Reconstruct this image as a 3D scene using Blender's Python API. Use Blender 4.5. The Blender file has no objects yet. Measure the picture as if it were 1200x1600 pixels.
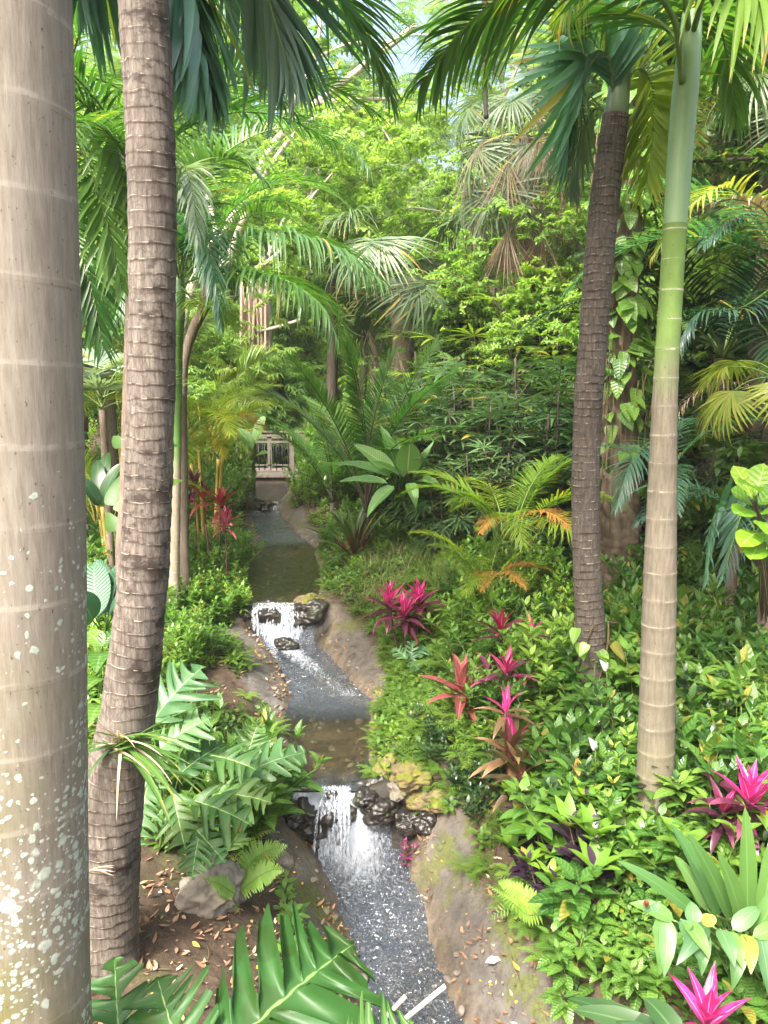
import bpy, math, random
import numpy as np
from mathutils import Vector, Matrix, noise as mnoise

rng = np.random.default_rng(7)
random.seed(7)
SC = bpy.context.scene
COL = SC.collection
PI = math.pi

# ------------------------------------------------------------------ camera
EYE = 4.2
PITCH = math.radians(9.4)
F = 1202.0
cam_d = bpy.data.cameras.new('camera')
cam = bpy.data.objects.new('camera', cam_d)
COL.objects.link(cam)
cam_d.sensor_fit = 'VERTICAL'
cam_d.sensor_height = 24.0
cam_d.lens = F * 24.0 / 1600.0
cam_d.clip_start = 0.05
cam_d.clip_end = 600
cam.location = (0, 0, EYE)
cam.rotation_euler = (PI / 2 - PITCH, 0, 0)
SC.camera = cam

# ------------------------------------------------------------------ light
SUN_EL, SUN_AZ = math.radians(52), math.radians(-148)     # azimuth from +Y towards +X
W = bpy.data.worlds.new('World')
SC.world = W
W.use_nodes = True
wn = W.node_tree.nodes
bg = wn['Background']
sky = wn.new('ShaderNodeTexSky')
sky.sky_type = 'NISHITA'
sky.sun_disc = False
sky.sun_elevation = SUN_EL
sky.sun_rotation = SUN_AZ
sky.air_density = 1.0
sky.dust_density = 10.0
sky.ozone_density = 1.0
W.node_tree.links.new(sky.outputs[0], bg.inputs[0])
bg.inputs[1].default_value = 0.15
sun_d = bpy.data.lights.new('sun', 'SUN')
sun = bpy.data.objects.new('sun', sun_d)
COL.objects.link(sun)
sun_d.energy = 2.3
sun_d.angle = math.radians(8)
sun_d.color = (1.0, 0.985, 0.965)
sdir = Vector((math.sin(SUN_AZ) * math.cos(SUN_EL), math.cos(SUN_AZ) * math.cos(SUN_EL), math.sin(SUN_EL)))
sun.rotation_euler = sdir.to_track_quat('Z', 'Y').to_euler()
SC.view_settings.view_transform = 'Standard'
SC.view_settings.look = 'None'
SC.view_settings.gamma = 1.0
SC.view_settings.exposure = 2.15
SC.render.engine = 'CYCLES'
cy = SC.cycles
cy.max_bounces = 7
cy.diffuse_bounces = 4
cy.glossy_bounces = 2
cy.transmission_bounces = 4
cy.transparent_max_bounces = 6
cy.caustics_reflective = False
cy.caustics_refractive = False
cy.sample_clamp_indirect = 6.0
cy.use_denoising = True
cy.denoising_prefilter = 'ACCURATE'
SC.render.use_persistent_data = False

# ------------------------------------------------------------------ photo pixel <-> place
CP, SP = math.cos(PITCH), math.sin(PITCH)

def ray(px, py):
    dx = (px - 600.0) / F
    dy = (800.0 - py) / F
    return np.array([dx, CP + dy * SP, -SP + dy * CP])

def at(px, py, d):
    r = ray(px, py)
    return np.array([0, 0, EYE]) + r * (d / r[1])

def mpp(p):
    """metres covered by one photo pixel at the place p"""
    return (p[1] * CP - (p[2] - EYE) * SP) / F

def vnoise(x, y, seed=0):
    """smooth value noise, numpy"""
    x = np.asarray(x, float); y = np.asarray(y, float)
    xi = np.floor(x).astype(np.int64); yi = np.floor(y).astype(np.int64)
    fx = x - xi; fy = y - yi
    fx = fx * fx * (3 - 2 * fx); fy = fy * fy * (3 - 2 * fy)
    def h(a, b):
        n = (a * 374761393 + b * 668265263 + seed * 974711) & 0x7fffffff
        n = ((n ^ (n >> 13)) * 1274126177) & 0x7fffffff
        return ((n ^ (n >> 16)) & 0xffff) / 65535.0
    a = h(xi, yi); b = h(xi + 1, yi); c = h(xi, yi + 1); d = h(xi + 1, yi + 1)
    return (a * (1 - fx) + b * fx) * (1 - fy) + (c * (1 - fx) + d * fx) * fy - 0.5

def fbm(x, y, seed=0, o=3):
    s = 0; a = 1.0
    for k in range(o):
        s = s + a * vnoise(np.asarray(x) * 2 ** k, np.asarray(y) * 2 ** k, seed + k * 17)
        a *= .5
    return s

# ------------------------------------------------------------------ the stream bed and banks
ROWS = [(1700, 610, 790, 3.60), (1600, 590, 728, 3.55), (1500, 560, 686, 3.51), (1400, 523, 655, 3.46),
        (1326, 498, 622, 3.40), (1236, 462, 566, 3.00), (1180, 452, 572, 2.99), (1130, 443, 582, 2.98),
        (1090, 452, 578, 2.96), (1045, 434, 534, 2.93), (1000, 408, 494, 2.88), (945, 398, 494, 2.50),
        (915, 386, 500, 2.50), (885, 394, 500, 2.49), (857, 414, 492, 2.47), (830, 400, 462, 2.43),
        (806, 392, 440, 2.38), (786, 383, 434, 2.18), (772, 380, 448, 2.18), (760, 380, 450, 2.17)]
yy, xl_, xr_, zw_ = [], [], [], []
for (py, L, R, h) in ROWS:
    rl, rr = ray(L, py), ray(R, py)
    s = -h / rl[2]
    yy.append(rl[1] * s); xl_.append(rl[0] * s); xr_.append(rr[0] * s); zw_.append(EYE - h)
yy = np.array([-8.0, 1.5] + yy + [22, 60]); xl_ = np.array([.3, .25] + xl_ + [-3.6, -7]); xr_ = np.array([1.1, .95] + xr_ + [-2.6, -6])
zw_ = np.array([zw_[0] - .1, zw_[0] - .04] + zw_ + [zw_[-1] + .03, zw_[-1] + .1])
_ys = np.linspace(-8, 60, 1400)
_zs = np.interp(_ys, yy, zw_)
_k = np.exp(-0.5 * (np.arange(-30, 31) / 12.0) ** 2); _k /= _k.sum()
_zs = np.convolve(np.pad(_zs, 30, mode='edge'), _k, 'valid')

def wl(y): return np.interp(y, yy, xl_)
def wr(y): return np.interp(y, yy, xr_)
def wz(y): return np.interp(y, yy, zw_)
def wzs(y): return np.interp(y, _ys, _zs)

BL = np.array([(-8, 2.9), (2, 2.85), (3.4, 2.72), (5, 2.62), (7, 2.5), (9, 2.35), (11, 2.25), (14, 2.1), (17, 1.95), (22, 1.9), (40, 1.7), (80, 1.0)])
BR = np.array([(-8, 2.5), (2, 2.5), (3, 2.42), (4, 2.34), (5.5, 2.32), (7, 2.3), (9, 2.2), (12, 1.95), (15, 1.8), (18, 1.7), (24, 1.5), (40, 1.2), (80, .6)])

def bankw(y, side):
    if side == 'L':
        return np.interp(y, [0, 3.4, 4.0, 5.0, 5.3, 6.3, 6.9, 8.3, 8.7, 10.4, 11.2, 13, 14, 30], [.2, .25, .42, .38, .08, .08, .48, .52, .05, .06, .3, .34, .1, .1])
    return np.interp(y, [0, 3.4, 4.0, 5.0, 5.4, 6.6, 7.2, 8.4, 8.8, 11, 11.8, 13.5, 14.3, 30], [.36, .36, .36, .34, .05, .05, .36, .46, .06, .04, .25, .36, .2, .1])

def ground(x, y, full=False):
    x = np.asarray(x, float); y = np.asarray(y, float)
    edge = .05 * fbm(y * 2.3, x * .3, 3)
    l, r, z, zs = wl(y) + edge, wr(y) - .05 * fbm(y * 2.1, x * .3, 9), wz(y), wzs(y)
    sl = np.maximum(l - x, 0); sr = np.maximum(x - r, 0)
    s = np.maximum(sl, sr)
    zb = np.where(sl > 0, EYE - np.interp(y, BL[:, 0], BL[:, 1]), EYE - np.interp(y, BR[:, 0], BR[:, 1]))
    zb = zb + np.clip(s - 5, 0, 40) * .03 + .27 * np.clip(y - 23, 0, 30) ** 2 / (np.clip(y - 23, 0, 30) + 5)  # rise beyond the footbridge is added so the tree rows catch sun
    sc = np.where(sl > 0, .85, .8)
    zz = z * np.exp(-s / .25) + zs * (1 - np.exp(-s / .25))
    g = zz + .02 + np.maximum(zb - zz, 0.05) * (1 - np.exp(-(s / sc) ** 1.15))
    g = g + np.minimum(s * .35, .13) * fbm(x * 1.1, y * 1.1, 5) + np.minimum(s * .1, .03) * fbm(x * 5, y * 5, 6) + .012 * np.minimum(s * 5, 1) * fbm(x * 13, y * 13, 61)
    w = np.clip((np.minimum(x - l, r - x)) / .18, 0, 1)
    g = np.where(s > 0, g, z - .02 - .13 * w + .02 * fbm(x * 6, y * 6, 8))
    if not full:
        return g
    bw = np.where(sl > 0, bankw(y, 'L'), bankw(y, 'R'))
    rock = np.clip((bw - s + .16 * fbm(x * 2.2, y * 2.2, 11)) / .05, 0, 1)
    fallw = np.exp(-((y - 5.3) / .22) ** 2) * np.clip(1.5 - s / .42, 0, 1) + np.exp(-((y - 8.5) / .25) ** 2) * np.clip(1.3 - s / .3, 0, 1)
    wet = np.clip(1 - s / .14 + .6 * fbm(x * 5, y * 5, 12) + 1.3 * fallw, 0, 1) + np.clip(fallw, 0, 1) + .9 * np.clip((y - 15.2) / .6, 0, 1) * np.clip((25 - y) / 2, 0, 1) * np.clip(2.2 - s, 0, 1)  # last term paints the shade under the footbridge into the ground colour
    return g, rock, wet, s

def gp(px, py):
    """place on the ground seen at a photo pixel"""
    r = ray(px, py); o = np.array([0, 0, EYE])
    t = np.linspace(1.5, 60, 3000)
    P = o + r[None] * t[:, None]
    below = P[:, 2] < ground(P[:, 0], P[:, 1])
    i = int(np.argmax(below)) if below.any() else len(t) - 1
    p = P[i].copy(); p[2] = float(ground(p[0], p[1]))
    return p

def on(x, y): return np.array([x, y, float(ground(x, y))])

# ------------------------------------------------------------------ mesh collector
class MB:
    def __init__(s):
        s.v, s.q, s.t, s.a, s.n = [], [], [], [], 0
        s.qm, s.tm = [], []
    def add(s, v, q=None, a=None, m=0, t=None):
        v = np.asarray(v, float).reshape(-1, 3)
        if a is None: a = np.zeros((len(v), 3))
        s.v.append(v); s.a.append(np.asarray(a, float).reshape(-1, 3))
        if q is not None and len(q):
            q = np.asarray(q, np.int64).reshape(-1, 4); s.q.append(q + s.n); s.qm.append(np.full(len(q), m) if np.isscalar(m) else m)
        if t is not None and len(t):
            t = np.asarray(t, np.int64).reshape(-1, 3); s.t.append(t + s.n); s.tm.append(np.full(len(t), m))
        s.n += len(v)
    def arrays(s):
        V = np.concatenate(s.v) if s.v else np.zeros((0, 3)); A = np.concatenate(s.a) if s.a else np.zeros((0, 3))
        Q = np.concatenate(s.q) if s.q else np.zeros((0, 4), int); T = np.concatenate(s.t) if s.t else np.zeros((0, 3), int)
        QM = np.concatenate(s.qm) if s.qm else np.zeros(0, int); TM = np.concatenate(s.tm) if s.tm else np.zeros(0, int)
        return V, A, Q, T, QM, TM
    def stamp(s, tpl, M, P, rnd=None, m=None):
        """copies of another collector's shape, placed by matrices M (n,3,3) and points P (n,3)"""
        V, A, Q, T, QM, TM = tpl.arrays()
        n = len(P); k = len(V)
        if n == 0: return
        W_ = np.einsum('nij,vj->nvi', M, V) + P[:, None, :]
        AA = np.repeat(A[None], n, 0)
        if rnd is not None: AA[:, :, 0] = (AA[:, :, 0] * .35 + rnd[:, None] * .65)
        off = (np.arange(n) * k)[:, None, None]
        s.v.append(W_.reshape(-1, 3)); s.a.append(AA.reshape(-1, 3))
        if len(Q): s.q.append((Q[None] + off).reshape(-1, 4) + s.n); s.qm.append(np.tile(QM if m is None else np.full(len(Q), m), n))
        if len(T): s.t.append((T[None] + off).reshape(-1, 3) + s.n); s.tm.append(np.tile(TM if m is None else np.full(len(T), m), n))
        s.n += n * k
    def mesh(s, name, mats, smooth=True, origin=None):
        V, A, Q, T, QM, TM = s.arrays()
        if origin is not None: V = V - np.asarray(origin)[None]
        me = bpy.data.meshes.new(name)
        me.vertices.add(len(V)); me.vertices.foreach_set('co', V.astype(np.float32).ravel())
        loops = np.concatenate([Q.ravel(), T.ravel()]).astype(np.int32)
        me.loops.add(len(loops)); me.loops.foreach_set('vertex_index', loops)
        nq, nt = len(Q), len(T)
        me.polygons.add(nq + nt)
        st = np.concatenate([np.arange(nq) * 4, nq * 4 + np.arange(nt) * 3]).astype(np.int32)
        me.polygons.foreach_set('loop_start', st)
        me.polygons.foreach_set('material_index', np.concatenate([QM, TM]).astype(np.int32))
        me.polygons.foreach_set('use_smooth', np.full(nq + nt, smooth))
        at_ = me.attributes.new('lf', 'FLOAT_VECTOR', 'POINT')
        at_.data.foreach_set('vector', A.astype(np.float32).ravel())
        for m in (mats if isinstance(mats, (list, tuple)) else [mats]): me.materials.append(m)
        me.update(calc_edges=True)
        return me

def nrm(a):
    a = np.asarray(a, float)
    return a / np.maximum(np.linalg.norm(a, axis=-1, keepdims=True), 1e-9)

def spline(pts, n=40):
    """Catmull-Rom through points, resampled evenly"""
    P = np.asarray(pts, float)
    if len(P) == 2: dense = P[0] + (P[1] - P[0]) * np.linspace(0, 1, 60)[:, None]
    else:
        E = np.vstack([2 * P[0] - P[1], P, 2 * P[-1] - P[-2]]); out = []
        for i in range(len(P) - 1):
            p0, p1, p2, p3 = E[i:i + 4]
            t = np.linspace(0, 1, 24, endpoint=(i == len(P) - 2))[:, None]
            out.append(.5 * (2 * p1 + (p2 - p0) * t + (2 * p0 - 5 * p1 + 4 * p2 - p3) * t ** 2 + (3 * p1 - p0 - 3 * p2 + p3) * t ** 3))
        dense = np.vstack(out)
    d = np.concatenate([[0], np.cumsum(np.linalg.norm(np.diff(dense[:, :3], axis=0), axis=1))])
    u = np.linspace(0, d[-1], n)
    return np.stack([np.interp(u, d, dense[:, i]) for i in range(dense.shape[1])], 1)

def frames(P, up=(0, 0, 1)):
    T = nrm(np.gradient(P, axis=0)); n = len(P)
    N = np.zeros((n, 3)); u = np.asarray(up, float)
    u = u - T[0] * u.dot(T[0])
    if np.linalg.norm(u) < .15:
        u = np.array([0, -1.0, 0]) - T[0] * (-T[0][1])
    u = u / np.linalg.norm(u)
    for i in range(n):
        u = u - T[i] * u.dot(T[i]); u = u / max(np.linalg.norm(u), 1e-9); N[i] = u
    return T, N, np.cross(T, N)

def tube(mb, P, R, k=6, m=0, rnd=0., cap=True):
    P = np.asarray(P, float); n = len(P); R = np.broadcast_to(np.asarray(R, float), (n,))
    T, N, B = frames(P, (.3, .2, 1))
    a = np.arange(k) / k * 2 * PI
    V = P[:, None] + R[:, None, None] * (np.cos(a)[None, :, None] * N[:, None] + np.sin(a)[None, :, None] * B[:, None])
    A = np.zeros((n, k, 3)); A[..., 0] = rnd; A[..., 1] = np.linspace(0, 1, n)[:, None]; A[..., 2] = .5
    i, j = np.meshgrid(np.arange(n - 1), np.arange(k), indexing='ij'); j2 = (j + 1) % k
    q = np.stack([i * k + j, i * k + j2, (i + 1) * k + j2, (i + 1) * k + j], -1).reshape(-1, 4)
    V = V.reshape(-1, 3); A = A.reshape(-1, 3); t = None
    if cap:
        V = np.vstack([V, P[0], P[-1]]); A = np.vstack([A, A[0], A[-1]]); jj = np.arange(k); b = n * k
        t = np.vstack([np.stack([np.full(k, b), (jj + 1) % k, jj], 1), np.stack([np.full(k, b + 1), (n - 1) * k + jj, (n - 1) * k + (jj + 1) % k], 1)])
    mb.add(V, q, A, m, t)

PROF = {
    'ovate': lambda t: np.sin(PI * np.clip(t, 0, 1) ** .72) ** .85 * (1 - .12 * t),
    'lance': lambda t: np.sin(PI * t ** .62) ** .9,
    'heart': lambda t: np.clip(np.sin(PI * (t * .93 + .07) ** .5), 0, 1) ** .8,
    'strap': lambda t: np.minimum(1, (.45 + t * 3.0)) * np.clip((1 - t) / .45, 0, 1) ** .6,
    'linear': lambda t: np.minimum(1, .5 + t * 5) * np.clip((1 - t) / .75, 0, 1) ** .7,
    'paddle': lambda t: np.clip(np.sin(PI * np.clip(t, 0, 1) ** .85), 0, 1) ** .55,
    'fern': lambda t: np.minimum(1, .6 + t * 4) * np.clip(1 - t, 0, 1) ** .6,
    'obov': lambda t: np.sin(PI * t ** 1.35) ** .75,
    'fan': lambda t: np.clip(t / .42, .04, 1) * np.clip((1 - t) / .5, 0, 1) ** .8,
}

def leaves(mb, o, d, up, L, Wd, droop=0., fold=.15, rows=6, prof='ovate', rnd=None, wave=0., m=0, twist=0.):
    """a batch of leaf blades: origin, direction, upper side, length, width; three columns each"""
    o = np.asarray(o, float).reshape(-1, 3); N = len(o)
    bc = lambda v: np.broadcast_to(np.asarray(v, float), (N,)).astype(float)
    L, Wd, droop, fold = bc(L), bc(Wd), bc(droop), bc(fold)
    d = nrm(np.broadcast_to(d, (N, 3))); up = np.broadcast_to(np.asarray(up, float), (N, 3))
    up = up - d * (up * d).sum(-1, keepdims=True)
    bad = np.linalg.norm(up, axis=1) < .05
    if bad.any(): up = up.copy(); up[bad] = np.cross(d[bad], [.6, .8, 0.1])
    up = nrm(up); sd = np.cross(d, up)
    t = np.linspace(0, 1, rows); w = PROF[prof](t)
    th = droop[:, None] * (t ** 1.2)[None]
    ca, sa = np.cos(th), np.sin(th)
    dt = 1.0 / (rows - 1)
    ix = np.concatenate([np.zeros((N, 1)), np.cumsum((ca[:, 1:] + ca[:, :-1]) / 2 * dt, 1)], 1) * L[:, None]
    iz = np.concatenate([np.zeros((N, 1)), np.cumsum((sa[:, 1:] + sa[:, :-1]) / 2 * dt, 1)], 1) * L[:, None]
    mid = o[:, None] + d[:, None] * ix[..., None] - up[:, None] * iz[..., None]
    ln = up[:, None] * ca[..., None] + d[:, None] * sa[..., None]
    hw = .5 * Wd[:, None] * w[None]
    if rnd is None: rnd = rng.random(N)
    sdv = np.broadcast_to(sd[:, None], ln.shape)
    if np.any(twist):
        tw = (bc(twist)[:, None] * t[None])[..., None]
        sdv, ln = sdv * np.cos(tw) + ln * np.sin(tw), ln * np.cos(tw) - sdv * np.sin(tw)
    lift = fold[:, None] * hw
    wv = wave * Wd[:, None] * np.sin(t[None] * 17 + rnd[:, None] * 40) if wave else 0
    wv2 = wave * Wd[:, None] * np.sin(t[None] * 14 + rnd[:, None] * 70 + 2) if wave else 0
    left = mid + sdv * hw[..., None] + ln * (lift + wv)[..., None]
    right = mid - sdv * hw[..., None] + ln * (lift + wv2)[..., None]
    V = np.stack([left, mid, right], 2)
    A = np.zeros((N, rows, 3, 3)); A[..., 0] = rnd[:, None, None]; A[..., 1] = t[None, :, None]; A[..., 2] = np.array([1, 0, 1])[None, None]
    i, j = np.meshgrid(np.arange(rows - 1), np.arange(2), indexing='ij')
    q = np.stack([i * 3 + j, (i + 1) * 3 + j, (i + 1) * 3 + j + 1, i * 3 + j + 1], -1).reshape(-1, 4)
    q = (q[None] + (np.arange(N) * rows * 3)[:, None, None]).reshape(-1, 4)
    mb.add(V.reshape(-1, 3), q, A.reshape(-1, 3), m)

def rotz(a):
    a = np.asarray(a, float); c, s = np.cos(a), np.sin(a); M = np.zeros(a.shape + (3, 3))
    M[..., 0, 0] = c; M[..., 0, 1] = -s; M[..., 1, 0] = s; M[..., 1, 1] = c; M[..., 2, 2] = 1
    return M

def rand_rot(n, tilt=.4, r=rng):
    """random heading with a little tilt"""
    az = r.random(n) * 2 * PI; tl = r.normal(0, tilt, n); ta = r.random(n) * 2 * PI
    M1 = rotz(az)
    c, s = np.cos(tl), np.sin(tl); X = np.zeros((n, 3, 3)); X[:, 0, 0] = 1; X[:, 1, 1] = c; X[:, 1, 2] = -s; X[:, 2, 1] = s; X[:, 2, 2] = c
    return rotz(ta) @ X @ rotz(-ta) @ M1

# ------------------------------------------------------------------ things and parts
def thing(name, label, cat, loc=(0, 0, 0), rz=0., group=None, scale=1.0):
    o = bpy.data.objects.new(name, None); COL.objects.link(o)
    o.location = Vector(loc); o.rotation_euler = (0, 0, rz); o.scale = (scale,) * 3
    o.empty_display_size = .1
    o['label'] = label; o['category'] = cat
    if group: o['group'] = group
    return o

def part(name, mesh, parent, mat=None, label=None):
    o = bpy.data.objects.new(name, mesh); COL.objects.link(o); o.parent = parent
    if mat is not None: o.matrix_local = mat
    if label: o['label'] = label
    return o

def solo(name, mesh, label, cat, loc=(0, 0, 0), rz=0., group=None, scale=1.0, kind=None):
    o = bpy.data.objects.new(name, mesh); COL.objects.link(o)
    o.location = Vector(loc); o.rotation_euler = (0, 0, rz); o.scale = (scale,) * 3
    if label: o['label'] = label; o['category'] = cat
    if group: o['group'] = group
    if kind: o['kind'] = kind
    return o

def struct(name, mesh):
    o = bpy.data.objects.new(name, mesh); COL.objects.link(o); o['kind'] = 'structure'
    return o

def put(kit, name, label, cat, loc, rz=None, scale=1.0, group=None, tilt=None):
    """set down one plant from a kit: a list of (part name, mesh, matrix)"""
    if rz is None: rz = random.random() * 2 * PI
    if len(kit) == 1:
        o = solo(name, kit[0][1], label, cat, loc, rz, group, scale)
    else:
        o = thing(name, label, cat, loc, rz, group, scale)
        for (pn, me, mt) in kit: part(pn, me, o, mt)
    if tilt: o.rotation_euler = (tilt[0], tilt[1], rz)
    return o
# ------------------------------------------------------------------ materials
def newmat(name):
    m = bpy.data.materials.new(name); m.use_nodes = True
    nt = m.node_tree; nt.nodes.clear()
    return m, nt.nodes, nt.links

def rgb(c): return (c[0], c[1], c[2], 1.0)

class NB:
    def __init__(s, name):
        s.m, s.n, s.l = newmat(name)
        s.out = s.n.new('ShaderNodeOutputMaterial')
    def node(s, t, **kw):
        x = s.n.new(t)
        for k, v in kw.items(): setattr(x, k, v)
        return x
    def link(s, a, b): s.l.new(a, b)
    def attr(s):
        a = s.node('ShaderNodeAttribute', attribute_name='lf'); x = s.node('ShaderNodeSeparateXYZ'); s.link(a.outputs['Vector'], x.inputs[0]); return x.outputs
    def noise(s, scale, detail=3, rough=.55, vec=None, dist=0.):
        x = s.node('ShaderNodeTexNoise'); x.inputs['Scale'].default_value = scale; x.inputs['Detail'].default_value = detail; x.inputs['Roughness'].default_value = rough; x.inputs['Distortion'].default_value = dist
        if vec is not None: s.link(vec, x.inputs['Vector'])
        return x.outputs['Fac']
    def vor(s, scale, vec=None, feature='F1', out='Distance', rand=1.0):
        x = s.node('ShaderNodeTexVoronoi', feature=feature); x.inputs['Scale'].default_value = scale; x.inputs['Randomness'].default_value = rand
        if vec is not None: s.link(vec, x.inputs['Vector'])
        return x.outputs[out]
    def obj(s): return s.node('ShaderNodeTexCoord').outputs['Object']
    def mapr(s, v, a, b, c=0., d=1., smooth=False):
        x = s.node('ShaderNodeMapRange'); s.link(v, x.inputs['Value'])
        if smooth: x.interpolation_type = 'SMOOTHSTEP'
        for k, q in zip(('From Min', 'From Max', 'To Min', 'To Max'), (a, b, c, d)): x.inputs[k].default_value = q
        return x.outputs[0]
    def math(s, op, a, b=None):
        x = s.node('ShaderNodeMath', operation=op)
        for i, v in enumerate((a, b)):
            if v is None: continue
            if isinstance(v, (int, float)): x.inputs[i].default_value = v
            else: s.link(v, x.inputs[i])
        return x.outputs[0]
    def mix(s, f, a, b, blend='MIX'):
        x = s.node('ShaderNodeMix', data_type='RGBA', blend_type=blend)
        for sock, v in ((x.inputs[0], f), (x.inputs[6], a), (x.inputs[7], b)):
            if isinstance(v, (int, float)): sock.default_value = v
            elif isinstance(v, tuple): sock.default_value = rgb(v)
            else: s.link(v, sock)
        return x.outputs[2]
    def mapping(s, vec, scale):
        x = s.node('ShaderNodeMapping'); x.inputs['Scale'].default_value = scale; s.link(vec, x.inputs['Vector']); return x.outputs[0]
    def comb(s, a, b, c=0.):
        x = s.node('ShaderNodeCombineXYZ')
        for i, v in enumerate((a, b, c)):
            if isinstance(v, (int, float)): x.inputs[i].default_value = v
            else: s.link(v, x.inputs[i])
        return x.outputs[0]
    def bump(s, h, strength=.5, dist=.01, normal=None):
        x = s.node('ShaderNodeBump'); x.inputs['Strength'].default_value = strength; x.inputs['Distance'].default_value = dist
        s.link(h, x.inputs['Height'])
        if normal is not None: s.link(normal, x.inputs['Normal'])
        return x.outputs[0]
    def pbr(s, col, rough=.6, spec=.5, normal=None, metallic=0.):
        p = s.node('ShaderNodeBsdfPrincipled')
        for k, v in (('Base Color', col), ('Roughness', rough)):
            if isinstance(v, (int, float)): p.inputs[k].default_value = v
            elif isinstance(v, tuple): p.inputs[k].default_value = rgb(v)
            else: s.link(v, p.inputs[k])
        p.inputs['Specular IOR Level'].default_value = spec; p.inputs['Metallic'].default_value = metallic
        if normal is not None: s.link(normal, p.inputs['Normal'])
        return p.outputs[0]
    def done(s, sh): s.link(sh, s.out.inputs[0]); return s.m

def leafmat(name, c1, c2, rib=None, tip=None, trans=.38, rough=.38, spec=.5, veins=0, tcol=None, tipat=.8, ribw=.1, spot=None, center=None):
    b = NB(name); r, t, sd = b.attr()
    oi = b.node('ShaderNodeObjectInfo')
    nz = b.noise(7.0, 3, vec=b.obj())
    f = b.mapr(b.math('ADD', b.math('MULTIPLY', r, .75), b.math('MULTIPLY', nz, .6)), .22, 1.12)
    col = b.mix(f, c1, c2)
    if center: col = b.mix(b.mapr(t, center[1], center[2], 1, 0, True), col, center[0])
    if spot: col = b.mix(b.mapr(b.math('ADD', b.noise(spot[1], 2, vec=b.obj()), b.math('MULTIPLY', r, .12)), spot[2], spot[2] + .03), col, spot[0])
    if tip: col = b.mix(b.mapr(b.math('ADD', t, b.math('MULTIPLY', b.math('SUBTRACT', r, .5), .5)), tipat, 1.0, 0, 1, True), col, tip)
    col = b.mix(b.math('MULTIPLY', b.math('LESS_THAN', b.math('ABSOLUTE', b.math('SUBTRACT', r, .412)), .007), .8), col, (.30, .24, .04))
    h = None
    if veins:
        w = b.math('SINE', b.math('MULTIPLY', b.math('SUBTRACT', t, b.math('MULTIPLY', sd, .13)), veins * 6.283))
        vv = b.mapr(w, .8, 1.0)
        col = b.mix(b.math('MULTIPLY', vv, .35), col, tuple(min(1, x * 1.9 + .01) for x in c2))
        h = w
    if rib: col = b.mix(b.mapr(sd, ribw * .5, ribw, 1, 0), col, rib)
    hs = b.node('ShaderNodeHueSaturation')
    b.link(b.mapr(oi.outputs['Random'], 0, 1, .478, .516), hs.inputs['Hue']); b.link(b.mapr(oi.outputs['Random'], 0, 1, 1.3, .68), hs.inputs['Value']); b.link(col, hs.inputs['Color'])
    col = hs.outputs[0]
    nor = b.bump(h, .35, .004) if h is not None else None
    p = b.pbr(col, rough, spec, nor)
    tr = b.node('ShaderNodeBsdfTranslucent')
    tc = b.mix(1.0, col, tcol if tcol else (1.5, 1.6, .75), 'MULTIPLY'); b.link(tc, tr.inputs[0])
    mx = b.node('ShaderNodeMixShader'); mx.inputs[0].default_value = trans
    b.link(p, mx.inputs[1]); b.link(tr.outputs[0], mx.inputs[2])
    return b.done(mx.outputs[0])

def woodmat(name, c1, c2, scale=14, rough=.8, stretch=(1, 1, .25), bump=.4):
    b = NB(name); v = b.mapping(b.obj(), stretch); n = b.noise(scale, 5, .65, v)
    return b.done(b.pbr(b.mix(b.mapr(n, .3, .7), c1, c2), rough, .25, b.bump(n, bump, .01)))

M = {}
M['mid'] = leafmat('leaf_mid_green', (.028, .085, .016), (.105, .225, .035), rib=(.14, .25, .07), veins=7, rough=.3)
M['bright'] = leafmat('leaf_bright_green', (.06, .155, .02), (.18, .33, .05), rib=(.2, .32, .1), rough=.32)
M['lime'] = leafmat('leaf_lime', (.10, .22, .02), (.22, .38, .05), trans=.45)
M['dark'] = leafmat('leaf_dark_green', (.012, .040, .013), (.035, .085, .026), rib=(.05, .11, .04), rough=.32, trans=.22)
M['deep'] = leafmat('leaf_deep_green', (.010, .032, .018), (.024, .06, .028), rough=.4, trans=.2)  # one even, very dark leaf green
M['blue'] = leafmat('leaf_blue_green', (.038, .11, .075), (.11, .215, .145), rough=.24, spec=.7, trans=.3, tcol=(1.2, 1.9, .6))  # blue-green leaf, with blue sky sheen put into its base colour
M['frond'] = leafmat('frond_green', (.028, .085, .018), (.075, .165, .035), rough=.33, trans=.4, tcol=(1.5, 1.9, .6))
M['frondmid'] = leafmat('frond_mid_green', (.022, .078, .022), (.075, .16, .045), rough=.28, spec=.65, trans=.26, tcol=(1.5, 1.9, .6))
M['frondlight'] = leafmat('frond_yellow_green', (.085, .17, .016), (.20, .30, .03), rough=.4, trans=.5, tcol=(1.6, 1.7, .5), tip=(.32, .26, .03), tipat=.9)
M['areca'] = leafmat('areca_green', (.10, .20, .015), (.24, .33, .03), rough=.4, trans=.45, tip=(.42, .27, .03), tipat=.92)
M['silver'] = leafmat('fan_silver_green', (.17, .24, .17), (.30, .38, .28), rough=.5, trans=.25)
M['sabal'] = leafmat('fan_grey_green', (.05, .095, .045), (.125, .185, .085), rough=.45, trans=.3, tip=(.32, .24, .12), tipat=.85)
M['dead'] = leafmat('dry_frond_brown', (.12, .08, .055), (.27, .195, .14), rough=.75, spec=.2, trans=.15, tcol=(1.2, 1, .8))
M['deadpale'] = leafmat('dry_frond_pale', (.34, .25, .16), (.52, .42, .30), rough=.75, spec=.2, trans=.2, tcol=(1.2, 1, .8))
M['rustfrond'] = leafmat('frond_orange_brown', (.30, .14, .03), (.45, .26, .05), rough=.6, trans=.35, tcol=(1.3, 1, .6))
M['yellow'] = leafmat('leaf_yellow', (.42, .36, .03), (.58, .48, .05), trans=.4, tcol=(1.3, 1.2, .5))
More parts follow.
